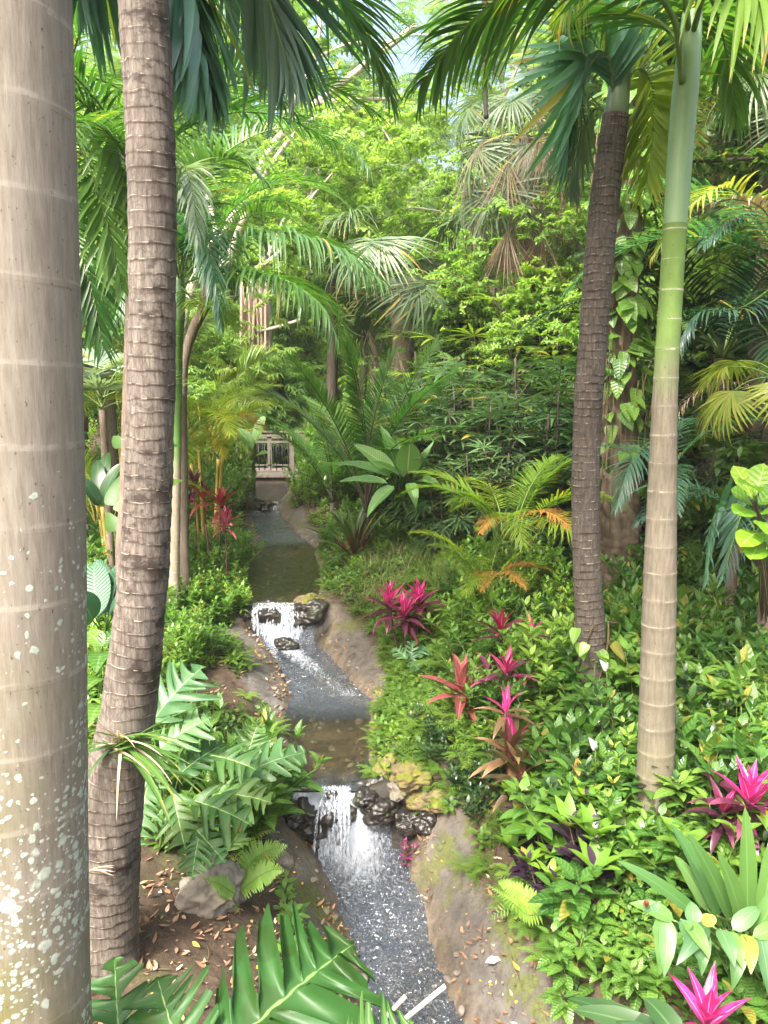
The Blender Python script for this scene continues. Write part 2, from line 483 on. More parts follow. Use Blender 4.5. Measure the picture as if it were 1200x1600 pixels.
M['rhapis'] = leafmat('lady_palm_green', (.024, .070, .028), (.085, .155, .055), rough=.3, trans=.28, tip=(.12, .12, .05), tipat=.97)
M['rhapis_painted_sun'] = leafmat('lady_palm_painted_sun', (.07, .15, .02), (.19, .28, .03), rough=.35, trans=.4)  # lighter lady palm copy; sun on the back clumps put into the colour
M['tree'] = leafmat('tree_feather_green', (.075, .165, .035), (.19, .33, .075), trans=.5, rough=.5, spec=.3)
M['treelime'] = leafmat('tree_lime_green', (.105, .21, .04), (.23, .35, .085), trans=.5, rough=.5, spec=.3)
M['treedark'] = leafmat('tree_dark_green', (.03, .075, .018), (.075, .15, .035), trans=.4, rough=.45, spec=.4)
M['fern'] = leafmat('fern_green', (.07, .16, .02), (.17, .30, .035), trans=.45, rough=.5, rib=(.10, .16, .04), ribw=.2)
M['fernlight'] = leafmat('fern_pale_lime', (.09, .19, .025), (.16, .29, .045), trans=.4, rough=.5)
M['philo'] = leafmat('philodendron_green', (.018, .072, .018), (.062, .15, .032), spot=((.045, .10, .02), 5, .60), rib=(.24, .36, .11), veins=0, rough=.45, spec=.35, trans=.28, ribw=.03)
M['philodull'] = leafmat('philodendron_pale', (.04, .115, .04), (.09, .19, .065), rib=(.22, .30, .13), rough=.45, trans=.3, ribw=.03)
M['pink'] = leafmat('cordyline_pink', (.24, .015, .07), (.66, .06, .22), rib=(.75, .25, .4), tip=(.32, .02, .08), tipat=.7, spot=((.20, .02, .06), 9, .62), rough=.33, trans=.4, tcol=(1.4, .9, 1.2))
M['wine'] = leafmat('cordyline_wine', (.045, .014, .022), (.13, .03, .055), tip=(.22, .05, .08), rough=.3, trans=.25, tcol=(1.5, .8, 1))
M['redleaf'] = leafmat('cordyline_red', (.20, .035, .03), (.38, .08, .06), rough=.35, trans=.35, tcol=(1.5, .8, .8))
M['bronze'] = leafmat('cordyline_bronze', (.07, .07, .025), (.20, .12, .06), tip=(.36, .23, .12), tipat=.65, rough=.35, trans=.28, center=((.32, .06, .08), .0, .25))
M['rosebronze'] = leafmat('cordyline_rose_brown', (.20, .045, .055), (.40, .10, .12), rib=(.5, .2, .2), rough=.35, trans=.3, tcol=(1.4, .9, .9))
M['purple'] = leafmat('leaf_dark_purple', (.018, .012, .022), (.05, .025, .045), rough=.25, trans=.12, tcol=(1.4, .8, 1))
M['crinum'] = leafmat('crinum_leaf', (.035, .075, .025), (.08, .13, .04), rough=.35, trans=.3, center=((.13, .012, .03), .18, .62))
M['banana'] = leafmat('paddle_leaf', (.05, .145, .03), (.11, .24, .05), rib=(.24, .34, .12), veins=22, rough=.42, trans=.35, ribw=.06)
M['bluepad'] = leafmat('paddle_leaf_blue', (.012, .055, .028), (.03, .09, .045), rib=(.09, .17, .08), veins=16, rough=.48, trans=.2, ribw=.05)
M['fiddle'] = leafmat('fiddle_leaf', (.10, .24, .02), (.20, .36, .03), rib=(.32, .46, .12), veins=6, rough=.32, trans=.4, ribw=.07)
M['strap'] = leafmat('strap_leaf', (.04, .115, .028), (.10, .20, .045), rib=(.10, .2, .06), rough=.33, trans=.32, veins=0, tip=(.20, .22, .05), tipat=.97)
M['yellowing'] = leafmat('leaf_yellowing', (.10, .20, .03), (.30, .32, .05), rough=.4, trans=.35, tip=(.35, .24, .08), tipat=.8)
M['varieg'] = leafmat('leaf_cream_variegated', (.10, .19, .04), (.50, .52, .22), trans=.35, center=((.55, .55, .28), .1, .6))
M['white'] = leafmat('spathe_white', (.72, .72, .66), (.82, .82, .76), trans=.35, rough=.45, tcol=(1, 1, .9))
M['cover'] = leafmat('ground_cover', (.04, .105, .016), (.13, .24, .04), trans=.4, rough=.5)
M['coverlime'] = leafmat('ground_cover_lime', (.09, .19, .02), (.19, .30, .04), trans=.4, rough=.5)
M['grass'] = leafmat('seed_grass', (.13, .18, .05), (.28, .28, .11), trans=.35, rough=.6)
M['litter'] = leafmat('fallen_leaf', (.10, .045, .02), (.36, .24, .14), trans=.05, rough=.75, spec=.25)
M['litterpale'] = leafmat('fallen_leaf_pale', (.42, .30, .2), (.55, .42, .3), trans=.05, rough=.75, spec=.25)
M['mustard'] = leafmat('fallen_petal', (.55, .28, .01), (.65, .38, .02), trans=.1, rough=.6)
M['magenta'] = leafmat('leaf_magenta', (.20, .02, .12), (.42, .05, .25), rough=.4, trans=.3, tcol=(1.3, .8, 1.2))
M['stem'] = woodmat('stem_brown', (.06, .04, .022), (.15, .11, .06), 30)
M['stemgreen'] = woodmat('stem_green', (.06, .12, .025), (.13, .2, .05), 20, rough=.5)
M['stemgold'] = woodmat('stem_golden', (.22, .20, .04), (.38, .26, .06), 16, rough=.5)
M['stempurple'] = woodmat('stem_purple', (.06, .02, .03), (.13, .05, .05), 16, rough=.5)
M['stemred'] = woodmat('stem_red', (.13, .015, .03), (.2, .03, .04), 16, rough=.4)
M['branch'] = woodmat('bark_pale', (.20, .17, .135), (.38, .33, .27), 9, stretch=(1, 1, .6))
M['bark'] = woodmat('bark_brown', (.06, .045, .033), (.17, .125, .09), 12, stretch=(1, 1, .3), bump=.8)
M['barkdark'] = woodmat('bark_dark', (.025, .02, .016), (.075, .058, .042), 12, stretch=(1, 1, .3), bump=.8)
M['limb'] = woodmat('limb_pale', (.30, .26, .21), (.52, .46, .39), 9, stretch=(1, 1, .6))
M['roots'] = woodmat('hanging_roots', (.26, .19, .14), (.48, .38, .29), 10, stretch=(1, 1, .08), bump=.9)
M['railwood'] = woodmat('weathered_rail', (.075, .066, .053), (.14, .125, .10), 12, stretch=(.2, 1, 1), bump=.15)
M['decking'] = woodmat('deck_timber', (.10, .083, .07), (.16, .135, .115), 12, stretch=(.2, 1, 1), bump=.15)
M['beam'] = woodmat('beam_timber', (.05, .036, .028), (.10, .075, .055), 8, stretch=(.2, 1, 1), bump=.15)
M['iron'] = woodmat('black_iron', (.012, .012, .012), (.03, .028, .026), 20, rough=.5, bump=.05)
M['bamboo'] = woodmat('cut_bamboo', (.45, .42, .33), (.66, .63, .53), 10, rough=.5, bump=.1)

def palm_bark(name, base, dark, ringcol, ringw=.12, streak=.5, lichen=0, rough=.85, moss=None, green=None, cracks=0., patch=None, ringdark=None, dash=False, specks=True, ring2=None):
    """bark of a ringed palm: lf = (angle 0-1, metres up the trunk, phase within the ring)"""
    b = NB(name); u, v, ph = b.attr()
    o = b.obj()
    fine = b.noise(1.0, 5, .65, b.mapping(o, (70, 70, 9)))
    blot = b.noise(3.2, 4, .6, o)
    col = b.mix(b.mapr(fine, .35, .7), dark, base)
    col = b.mix(b.math('MULTIPLY', b.mapr(blot, .45, .68), streak), col, tuple(x * .6 for x in dark))
    if patch: col = b.mix(b.mapr(b.noise(4.5, 5, .7, b.mapping(o, (1, 1, 1.6))), .54, .62, 0, .9), col, patch)
    if cracks:
        cv = b.vor(1.0, b.mapping(o, (34, 34, 13)), 'DISTANCE_TO_EDGE')
        ck = b.mapr(cv, .0, .06, 1, 0); col = b.mix(b.math('MULTIPLY', ck, cracks), col, tuple(x * .3 for x in dark))
    if green:
        g = b.mapr(b.math('ADD', v, b.math('MULTIPLY', b.noise(1, 4, .65, b.mapping(o, (26, 26, 5))), .36)), green[1], green[2], 0, 1)
        gs = b.mix(b.mapr(b.noise(1, 4, .6, b.mapping(o, (8, 8, 3))), .4, .65), green[0], tuple(x * 1.35 for x in green[0]))
        col = b.mix(g, col, gs)
    if ring2: ringcol = b.mix(g, ringcol, ring2)
    rj = b.math('ADD', ph, b.math('MULTIPLY', b.math('SUBTRACT', b.noise(30, 3, vec=o), .5), ringw * .8))
    rm = b.mapr(rj, ringw * .6, ringw, 1, 0)
    col = b.mix(b.math('MULTIPLY', rm, b.mapr(b.noise(24 if dash else 13, 4, .7, o), .46 if dash else .38, .58, .0 if dash else .15, 1)), col, ringcol)
    if ringdark:
        rd = b.mapr(rj, 1 - ringdark[1], 1 - ringdark[1] * .3, 0, 1); col = b.mix(b.math('MULTIPLY', rd, b.mapr(b.noise(6, 3, vec=o), .4, .6)), col, ringdark[0])
    if moss: col = b.mix(b.math('MULTIPLY', b.mapr(v, moss[1], moss[2], 1, 0), b.mapr(b.noise(2.6, 4, .6, o), .42, .6)), col, moss[0])
    if specks: col = b.mix(b.mapr(b.noise(1, 3, .6, b.mapping(o, (95, 95, 60))), .66, .70, 0, .75), col, tuple(x * .35 for x in dark))
    h = b.math('ADD', b.math('MULTIPLY', fine, .5), blot)
    if lichen:
        dist = b.node('ShaderNodeVectorMath', operation='ADD'); b.link(o, dist.inputs[0])
        nn = b.node('ShaderNodeTexNoise'); nn.inputs['Scale'].default_value = 30; b.link(o, nn.inputs['Vector'])
        sc = b.node('ShaderNodeVectorMath', operation='SCALE'); sc.inputs['Scale'].default_value = .022; b.link(nn.outputs['Color'], sc.inputs[0]); b.link(sc.outputs[0], dist.inputs[1])
        hgt = b.mapr(v, lichen[0], lichen[1], 1, 0)
        masks = None
        for (scl, thr, dens) in ((18, .34, .30), (32, .38, .85), (58, .38, .9)):
            vo = b.node('ShaderNodeTexVoronoi'); vo.inputs['Scale'].default_value = scl; b.link(dist.outputs[0], vo.inputs['Vector'])
            sepc = b.node('ShaderNodeSeparateXYZ'); b.link(vo.outputs['Color'], sepc.inputs[0])
            keep = b.math('LESS_THAN', sepc.outputs[0], b.math('MULTIPLY', hgt, b.mapr(b.noise(3.5, 2, vec=o), .38, .60, .02, dens * 2.2)))
            rad = b.math('ADD', b.math('MULTIPLY', sepc.outputs[1], thr * .75), thr * .3)
            mk = b.math('MULTIPLY', keep, b.mapr(b.math('ADD', b.math('SUBTRACT', vo.outputs['Distance'], rad), b.math('MULTIPLY', b.math('SUBTRACT', b.noise(90, 3, .7, o), .5), .22)), -.04, .07, 1, 0))
            masks = mk if masks is None else b.math('MAXIMUM', masks, mk)
        lcol = b.mix(b.mapr(b.noise(45, 4, .7, o), .3, .7), (.25, .30, .24), (.46, .50, .42))
        col = b.mix(masks, col, lcol); h = b.math('ADD', h, b.math('MULTIPLY', masks, .25))
    return b.done(b.pbr(col, rough, .2, b.bump(h, .45, .006)))

M['trunkA'] = palm_bark('smooth_palm_bark', (.255, .23, .188), (.178, .155, .122), (.275, .248, .204), .10, .25, lichen=(1.65, 2.75), moss=((.13, .125, .045), 1.1, 2.5), ringdark=((.17, .13, .095), .035))
M['trunkB'] = palm_bark('ringed_palm_bark', (.185, .163, .138), (.076, .06, .049), (.40, .33, .26), .085, .45, cracks=.4, moss=((.13, .095, .068), -.2, .75), patch=(.035, .027, .022), ringdark=((.045, .034, .026), .22))
M['trunkD'] = palm_bark('dark_palm_bark', (.15, .128, .108), (.068, .056, .047), (.30, .26, .215), .13, .35, cracks=.5, ringdark=((.03, .022, .018), .35), dash=True)
M['trunkE'] = palm_bark('straight_palm_bark', (.185, .163, .122), (.112, .096, .072), (.225, .204, .16), .085, .4, ring2=(.40, .37, .29), green=((.12, .19, .052), 2.98, 3.30), moss=((.12, .115, .06), -.1, 1.6))
M['trunkC'] = palm_bark('slim_palm_bark', (.36, .30, .22), (.22, .18, .13), (.48, .43, .34), .08, .25, green=((.10, .19, .05), 1.95, 2.3))
M['trunkgrey'] = palm_bark('grey_palm_bark', (.22, .175, .135), (.11, .085, .065), (.30, .25, .2), .1, .4)
def shaftmat(name, c):
    b = NB(name); o = b.obj(); n = b.noise(1, 4, .6, b.mapping(o, (5, 5, 1.2))); f = b.noise(1, 4, .6, b.mapping(o, (60, 60, 3)))
    col = b.mix(b.mapr(n, .35, .7), c, tuple(x * 1.25 + .01 for x in c)); col = b.mix(b.mapr(f, .55, .75, 0, .35), col, tuple(x * .7 for x in c))
    return b.done(b.pbr(col, .38, .5))
M['shaftdark'] = shaftmat('leaf_base_green', (.075, .115, .045))
M['shaft'] = shaftmat('crownshaft_green', (.155, .25, .115))

def rockmat(name, c1, c2, moss=(.10, .12, .02), mossamt=.5, wet=False):
    b = NB(name); o = b.obj(); n = b.noise(5, 6, .65, o); n2 = b.noise(22, 5, .7, o)
    col = b.mix(b.mapr(n, .35, .68), c1, c2); col = b.mix(b.mapr(n2, .5, .75, 0, .5), col, tuple(x * .5 for x in c1))
    g = b.node('ShaderNodeNewGeometry'); sep = b.node('ShaderNodeSeparateXYZ'); b.link(g.outputs['Normal'], sep.inputs[0])
    mm = b.math('MULTIPLY', b.mapr(sep.outputs[2], .1, .7), b.mapr(b.noise(4, 4, .6, o), .62 - mossamt * .3, .72 - mossamt * .3))
    col = b.mix(mm, col, moss)
    return b.done(b.pbr(col, .28 if wet else .85, .5 if wet else .25, b.bump(b.math('ADD', n, b.math('MULTIPLY', n2, .4)), .7, .02)))
M['rock'] = rockmat('boulder_stone', (.13, .115, .095), (.25, .225, .185), mossamt=.15)
M['rockmoss'] = rockmat('mossy_stone', (.11, .085, .05), (.24, .18, .09), (.13, .14, .02), .7)
M['rockwet'] = rockmat('wet_black_stone', (.012, .011, .010), (.045, .038, .03), (.03, .045, .01), .25, True)

# ground: lf = (rock bank, wet edge plus painted bridge shade, litter)
b = NB('garden_ground'); rk, wetshade, lt = b.attr(); o = b.obj()
n1 = b.noise(1.3, 5, .6, o); n2 = b.noise(9, 6, .7, o); n3 = b.noise(38, 5, .7, o); n4 = b.noise(2.6, 5, .62, o)
soil = b.mix(b.mapr(n2, .35, .7), (.030, .021, .014), (.085, .058, .036))
soil = b.mix(b.mapr(n3, .55, .72, 0, .6), soil, (.15, .10, .06))
soil = b.mix(b.math('MULTIPLY', b.mapr(n4, .52, .62), .55), soil, (.05, .07, .016))
stone = b.mix(b.mapr(n2, .3, .72), (.062, .056, .049), (.122, .110, .095))
stone = b.mix(b.mapr(n1, .52, .60, 0, .8), stone, (.16, .147, .128))
stone = b.mix(b.mapr(b.noise(17, 5, .7, o), .52, .62, 0, .75), stone, (.055, .042, .034))
stone = b.mix(b.mapr(n4, .53, .60, 0, .85), stone, b.mix(b.mapr(n3, .35, .65), (.045, .055, .014), (.10, .115, .02)))
stone = b.mix(b.mapr(n3, .66, .72, 0, .5), stone, (.32, .28, .23))
col = b.mix(rk, soil, stone)
wetc = b.mix(b.mapr(n2, .4, .62), (.075, .058, .040), (.19, .145, .10))
col = b.mix(b.mapr(wetshade, 0, 1, 0, .85), col, wetc)
col = b.mix(b.mapr(wetshade, 1.0, 1.8, 0, .9), col, (.016, .014, .011))  # near black for soaked rock at the falls and painted bridge shade
M['ground'] = b.done(b.pbr(col, b.mapr(wetshade, 0, 1, .9, .4), .3, b.bump(b.math('ADD', b.math('MULTIPLY', n2, .6), b.math('MULTIPLY', n3, .35)), .7, .04)))

# water: lf = (white water, speed of ripples, -)
def watermat():
    b = NB('stream_water'); fo, rp, gl = b.attr(); o = b.obj()
    v1 = b.noise(1, 3, .6, b.mapping(o, (13, 7, 10)), 1.2); v2 = b.noise(1, 2, .6, b.mapping(o, (34, 17, 30)), .8); v3 = b.noise(3.2, 2, .5, o)
    vo = b.vor(30, o, 'SMOOTH_F1')
    h = b.math('ADD', b.math('MULTIPLY', b.math('ADD', b.math('MULTIPLY', v1, .7), b.math('ADD', b.math('MULTIPLY', v2, .25), b.math('MULTIPLY', vo, .35))), b.mapr(rp, 0, 1, .06, 1.35)), b.math('MULTIPLY', v3, .2))
    nor = b.bump(h, 1.0, .07)
    glo = b.node('ShaderNodeBsdfGlossy'); glo.inputs['Roughness'].default_value = .04; glo.inputs['Color'].default_value = (.95, .97, 1, 1); b.link(nor, glo.inputs['Normal'])
    tra = b.node('ShaderNodeBsdfTransparent'); tra.inputs[0].default_value = (.74, .69, .57, 1)
    dk = b.node('ShaderNodeBsdfDiffuse'); dk.inputs[0].default_value = (.042, .050, .062, 1)  # bluish diffuse tone stands in for sky reflection on the fast water
    mt = b.node('ShaderNodeMixShader'); b.link(b.mapr(rp, .05, .6, .0, .93), mt.inputs[0]); b.link(tra.outputs[0], mt.inputs[1]); b.link(dk.outputs[0], mt.inputs[2])
    fr = b.node('ShaderNodeFresnel'); fr.inputs[0].default_value = 1.5; b.link(nor, fr.inputs['Normal'])
    m1 = b.node('ShaderNodeMixShader'); b.link(b.math('MINIMUM', b.math('MULTIPLY', fr.outputs[0], b.mapr(rp, 0, 1, 1.0, 2.6)), .95), m1.inputs[0]); b.link(mt.outputs[0], m1.inputs[1]); b.link(glo.outputs[0], m1.inputs[2])
    st = b.mix(.35, b.noise(1, 4, .65, b.mapping(o, (17, 6, 12)), 2.2), b.noise(1, 3, .6, b.mapping(o, (46, 15, 40)), 1.6))
    fm = b.mapr(b.math('ADD', st, b.math('MULTIPLY', b.math('SUBTRACT', fo, .5), 1.0)), .50, .80)
    fm = b.math('MULTIPLY', fm, b.mapr(fo, .02, .25))
    foam = b.pbr((.46, .50, .55), .5, .4, b.bump(st, .8, .03))
    m2 = b.node('ShaderNodeMixShader'); b.link(fm, m2.inputs[0]); b.link(m1.outputs[0], m2.inputs[1]); b.link(foam, m2.inputs[2])
    return b.done(m2.outputs[0])
M['water'] = watermat()
b = NB('falling_water'); t_, vv_, s_ = b.attr()
wp = b.pbr((.55, .60, .66), .25, .5); wt_ = b.node('ShaderNodeBsdfTransparent')
mx = b.node('ShaderNodeMixShader'); b.link(b.mapr(b.noise(1, 4, .7, b.mapping(b.obj(), (60, 60, 9))), .40, .66, .05, .8), mx.inputs[0]); b.link(wt_.outputs[0], mx.inputs[1]); b.link(wp, mx.inputs[2])
M['fall'] = b.done(mx.outputs[0])
# ------------------------------------------------------------------ ground, stream, falls
def axis(lo, hi, fa, fb, step, coarse):
    a = np.arange(fa, fb, step)
    def out(d): return np.cumsum(step * np.minimum(1.16 ** np.arange(1, 60), coarse / step))
    up = fb + out(1); up = up[up < hi]; dn = fa - out(1); dn = dn[dn > lo]
    return np.concatenate([[lo], dn[::-1], a, up, [hi]])
gx = axis(-160, 160, -4.2, 3.6, .045, 9.0); gy = axis(-25, 190, 2.6, 15.5, .045, 9.0)
GX, GY = np.meshgrid(gx, gy)
GZ, rockm, wetshadem, _ = ground(GX, GY, True)
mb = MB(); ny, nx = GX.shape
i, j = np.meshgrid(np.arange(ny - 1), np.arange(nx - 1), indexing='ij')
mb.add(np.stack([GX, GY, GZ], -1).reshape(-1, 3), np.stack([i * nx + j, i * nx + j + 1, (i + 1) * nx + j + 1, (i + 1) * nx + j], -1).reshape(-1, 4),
       np.stack([rockm, wetshadem, 0 * wetshadem], -1).reshape(-1, 3))
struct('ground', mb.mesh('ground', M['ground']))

def lipY(k): return yy[k]
IDX = {r[0]: n + 2 for n, r in enumerate(ROWS)}
lip3, lip2, lip1 = yy[IDX[1236]], yy[IDX[945]], yy[IDX[786]]
def water_sheet(y0, y1, foamf, ripf, zt=0):
    ys = np.arange(y0, y1 + .02, .035); n = 28
    u = np.linspace(0, 1, n)
    l, r = wl(ys) - .10, wr(ys) + .10
    X = l[:, None] + (r - l)[:, None] * u[None]; Y = np.repeat(ys[:, None], n, 1)
    Z = wz(ys)[:, None] + zt + .012 * fbm(X * 5, Y * 5, 31) * ripf(Y)
    A = np.stack([foamf(X, Y, u[None] + 0 * Y), ripf(Y), 0 * X], -1)
    m = MB(); i, j = np.meshgrid(np.arange(len(ys) - 1), np.arange(n - 1), indexing='ij')
    m.add(np.stack([X, Y, Z], -1).reshape(-1, 3), np.stack([i * n + j, i * n + j + 1, (i + 1) * n + j + 1, (i + 1) * n + j], -1).reshape(-1, 4), A.reshape(-1, 3))
    return m
g_ = lambda y, c, s: np.exp(-((y - c) / s) ** 2)
b3, b2, b1 = yy[IDX[1326]], yy[IDX[1000]], yy[IDX[806]]
low = water_sheet(-8, b3 + .12, lambda X, Y, u: np.clip(.54 * np.exp(-np.maximum(b3 + .05 - Y, 0) / .36) * np.exp(-((u - .42) / .33) ** 2) + .30 * np.exp(-np.maximum(b3 - Y, 0) / 1.3) + .10, 0, 1), lambda Y: .55 + 0 * Y + .45 * np.clip(1 - (b3 - Y) / 4, 0, 1))
midw = water_sheet(lip3, b2 + .1, lambda X, Y, u: np.clip(np.where(Y > 7.0, .82 * np.exp(-np.maximum(b2 - .1 - Y, 0) / 1.9) * np.exp(-((u - (.36 + .34 * (b2 - Y) / 1.4)) / .26) ** 2), 0) + .16 * g_(Y, 6.95, .3) * np.exp(-((u - .75) / .3) ** 2) + .26 * np.clip((lip3 + .28 - Y) / .25, 0, 1), 0, 1), lambda Y: np.clip(.10 + .9 * np.clip((Y - 6.5) / .7, 0, 1) + .5 * np.clip((lip3 + .3 - Y) / .3, 0, 1), 0, 1))
upw = water_sheet(lip2, b1 + .1, lambda X, Y, u: np.clip(.5 * np.clip((lip2 + .14 - Y) / .14, 0, 1) + .16 * np.clip((Y - 11.8) / 1.2, 0, 1) + .25 * g_(Y, b1, .3), 0, 1), lambda Y: np.clip(.07 + .75 * np.clip((Y - 11.6) / .8, 0, 1), 0, 1))
topw = water_sheet(lip1, 30, lambda X, Y, u: .25 * np.clip((lip1 + .1 - Y) / .1, 0, 1) + 0 * X, lambda Y: .2 + 0 * Y)
for w_ in (low, midw, upw, topw): struct('stream', w_.mesh('stream', M['water']))

def cascade(ytop, ybase, ztop, zbase, x0, x1, n, seed, gaps=(), out=.16, thin=.010):
    """falling strands of water: arcs from the lip to the pool below"""
    r = np.random.default_rng(seed); m = MB()
    for k in range(n):
        x = x0 + (x1 - x0) * r.random()
        if any(a < (x - x0) / (x1 - x0) < b_ for a, b_ in gaps) and r.random() < .85: continue
        t = np.linspace(0, 1, 9); dx = r.normal(0, .03); ou = out * (.5 + r.random() * .8)
        P = np.stack([x + dx * t + .006 * np.sin(t * 9 + k), ytop + .05 - (.05 + ou) * t ** .7, ztop + .012 + (zbase - ztop - .012) * t ** 1.7], 1)
        wd = thin * (.5 + r.random()) * (1 + 1.1 * t)
        tube(m, P, wd, 5, rnd=r.random(), cap=False)
    nu, nv = 26, 14; U, T_ = np.meshgrid(np.linspace(0, 1, nu), np.linspace(0, 1, nv)); wob = .03 * fbm(U * 7, T_ * 2, seed)
    X = x0 - .01 + (x1 - x0 + .02) * U; Y = ytop + .05 - (.05 + out * .95 + wob) * T_ ** .7; Z = ztop + .008 + (zbase - ztop - .02) * T_ ** 1.7
    i, j = np.meshgrid(np.arange(nv - 1), np.arange(nu - 1), indexing='ij')
    m.add(np.stack([X, Y, Z], -1).reshape(-1, 3), np.stack([i * nu + j, i * nu + j + 1, (i + 1) * nu + j + 1, (i + 1) * nu + j], -1).reshape(-1, 4))
    return m
struct('waterfall', cascade(lip3, b3, wz(lip3), wz(b3), wl(lip3) + .20, wl(lip3) + .40, 12, 3, out=.2, thin=.006).mesh('waterfall', M['fall']))
struct('waterfall', cascade(lip2, b2, wz(lip2), wz(b2) + .02, wl(lip2) - .02, wr(lip2) - .16, 30, 4, gaps=((.12, .2), (.3, .36), (.5, .56), (.7, .78)), out=.13, thin=.006).mesh('waterfall', M['fall']))
struct('waterfall', cascade(lip1, b1, wz(lip1), wz(b1), wl(lip1) + .42, wr(lip1), 26, 5, out=.12, thin=.012).mesh('waterfall', M['fall']))

# ------------------------------------------------------------------ boulders
def boulder(seed, sx, sy, sz, mat, rough=.42, sub=5, flat=.0):
    r = random.Random(seed); off = Vector((r.random() * 50, r.random() * 50, r.random() * 50))
    import bmesh
    bm = bmesh.new(); bmesh.ops.create_icosphere(bm, subdivisions=sub, radius=1)
    for v in bm.verts:
        p = v.co.copy(); n = mnoise.noise(p * 1.1 + off) * .55 + mnoise.noise(p * 2.6 + off) * .22 + abs(mnoise.noise(p * 4.3 + off)) * -.22 + mnoise.noise(p * 9 + off) * .07 + mnoise.noise(p * 21 + off) * .03
        q = p * (1 + rough * 2 * n)
        c = mnoise.cell(p * 1.4 + off) * .10
        q *= 1 + c * rough
        v.co = Vector((q.x * sx, q.y * sy, q.z * sz))
    me = bpy.data.meshes.new('boulder'); bm.to_mesh(me); bm.free()
    for p in me.polygons: p.use_smooth = True
    me.materials.append(M[mat]); return me

def rock(seed, x, y, z, sx, sy, sz, mat, label, group=None, rz=0):
    return solo('boulder', boulder(seed, sx, sy, sz, mat), label, 'rock', (x, y, z), rz, group)

# lower waterfall: wet black ledge, side rocks, mossy stones on the right shoulder
zl, zb3 = wz(lip3), wz(b3)
L3, R3 = wl(lip3), wr(lip3)
rock(1, L3 + .04, lip3 + .06, zl - .22, .24, .20, .18, 'rockwet', 'wet black ledge rock at the left of the lower waterfall')
rock(2, L3 + .30, lip3 + .08, zl - .23, .26, .22, .20, 'rockwet', 'wet black rock the lower waterfall pours over')
rock(3, R3 + .10, lip3 + .10, zl - .13, .25, .20, .17, 'rockwet', 'overhanging dark rock right of the lower waterfall with a black hollow below')
p = gp(690, 1255)
rock(4, p[0], p[1] + .05, p[2] + .0, .19, .14, .10, 'rockmoss', 'flat mossy ochre stone capping the bank right of the lower waterfall', rz=.3)
p = gp(642, 1220); rock(5, p[0], p[1], p[2] + .02, .16, .13, .11, 'rockmoss', 'golden brown mossy stone above the lower waterfall')
p = gp(608, 1200); rock(15, p[0], p[1], p[2] + .0, .12, .11, .09, 'rockmoss', 'small mossy stone at the edge of the pool above the lower waterfall')
p = gp(650, 1258); rock(6, p[0], p[1], p[2] + .02, .09, .08, .07, 'rockmoss', 'round green mossy stone tucked below the golden stones')
p = gp(622, 1240); rock(7, p[0], p[1], p[2] + .02, .08, .10, .07, 'rock', 'grey angular stone beside the lower waterfall leaves')
p = at(438, 1245, lip3 + .1); rock(8, p[0], p[1], p[2] - .1, .16, .18, .18, 'rockmoss', 'mossy block at the left shoulder of the lower waterfall')
p = at(585, 1140, lip3 + 1.2); rock(9, p[0], p[1], p[2] - .06, .12, .12, .09, 'rockmoss', 'small mossy stone on the right edge of the middle pool')
for k, (px, py, s_, lb) in enumerate([(600, 1290, .13, 'black wet stone in the hollow right of the lower waterfall'), (640, 1300, .12, 'dark stone under the golden stones by the lower waterfall'), (665, 1285, .10, 'wet dark stone at the top of the lower right rock bank'), (478, 1300, .10, 'dark wet stone under the left side of the lower waterfall'), (455, 1275, .11, 'dark stone with creeper left of the lower waterfall'), (570, 1262, .09, 'wet ledge stone at the right edge of the falling water'), (520, 1325, .07, 'small black stone in the foam of the lower waterfall')]):
    p = gp(px, py); rock(40 + k, p[0], p[1], p[2] + .01, s_ * 1.2, s_, s_ * .8, 'rockwet', lb, rz=k)
# left boulder in the leaf litter
p = gp(325, 1425); rock(10, p[0], p[1] + .1, p[2] + .03, .20, .16, .17, 'rock', 'grey boulder in the leaf litter beside the lime fern', rz=.4)
# middle waterfall
zl2 = wz(lip2); L2, R2 = wl(lip2), wr(lip2)
rock(11, L2 + .18, lip2 + .08, zl2 - .2, .26, .18, .20, 'rockwet', 'black wet rock behind the curtain of the middle waterfall')
rock(12, R2 - .08, lip2 + .04, zl2 - .14, .22, .20, .20, 'rockwet', 'dark hollow rock at the right end of the middle waterfall')
p = at(483, 940, lip2 + .1); rock(13, p[0], p[1] + .05, p[2] - .02, .17, .14, .09, 'rockmoss', 'moss topped stone capping the right end of the middle waterfall', rz=.5)
p = at(448, 1003, b2 - .22); rock(14, p[0], p[1], p[2] - .04, .13, .10, .08, 'rockwet', 'small black splash rock at the foot of the middle waterfall')
p = at(392, 955, lip2 + .05); rock(16, p[0] - .04, p[1], p[2] - .06, .12, .15, .12, 'rockwet', 'dark wet rock at the left end of the middle waterfall')
p = at(395, 930, lip2 + .5); rock(17, p[0] - .1, p[1], p[2] - .04, .12, .12, .10, 'rockmoss', 'mossy stone on the left rim of the upper pool')
p = at(520, 920, lip2 + .6); rock(18, p[0], p[1], p[2] - .05, .12, .10, .08, 'rockmoss', 'ochre stone in the plants right of the middle waterfall')
# upper cascade
zl1 = wz(lip1)
for k, (dx, sc, lb) in enumerate([(.12, 1.0, 'black rounded rock at the left of the uppermost cascade'), (.42, .8, 'wet grey rock in the middle of the uppermost cascade')]):
    rock(20 + k, wl(lip1) + dx - .05, lip1 + .02, zl1 - .09, .30 * sc, .20, .17 * sc, 'rockwet', lb)

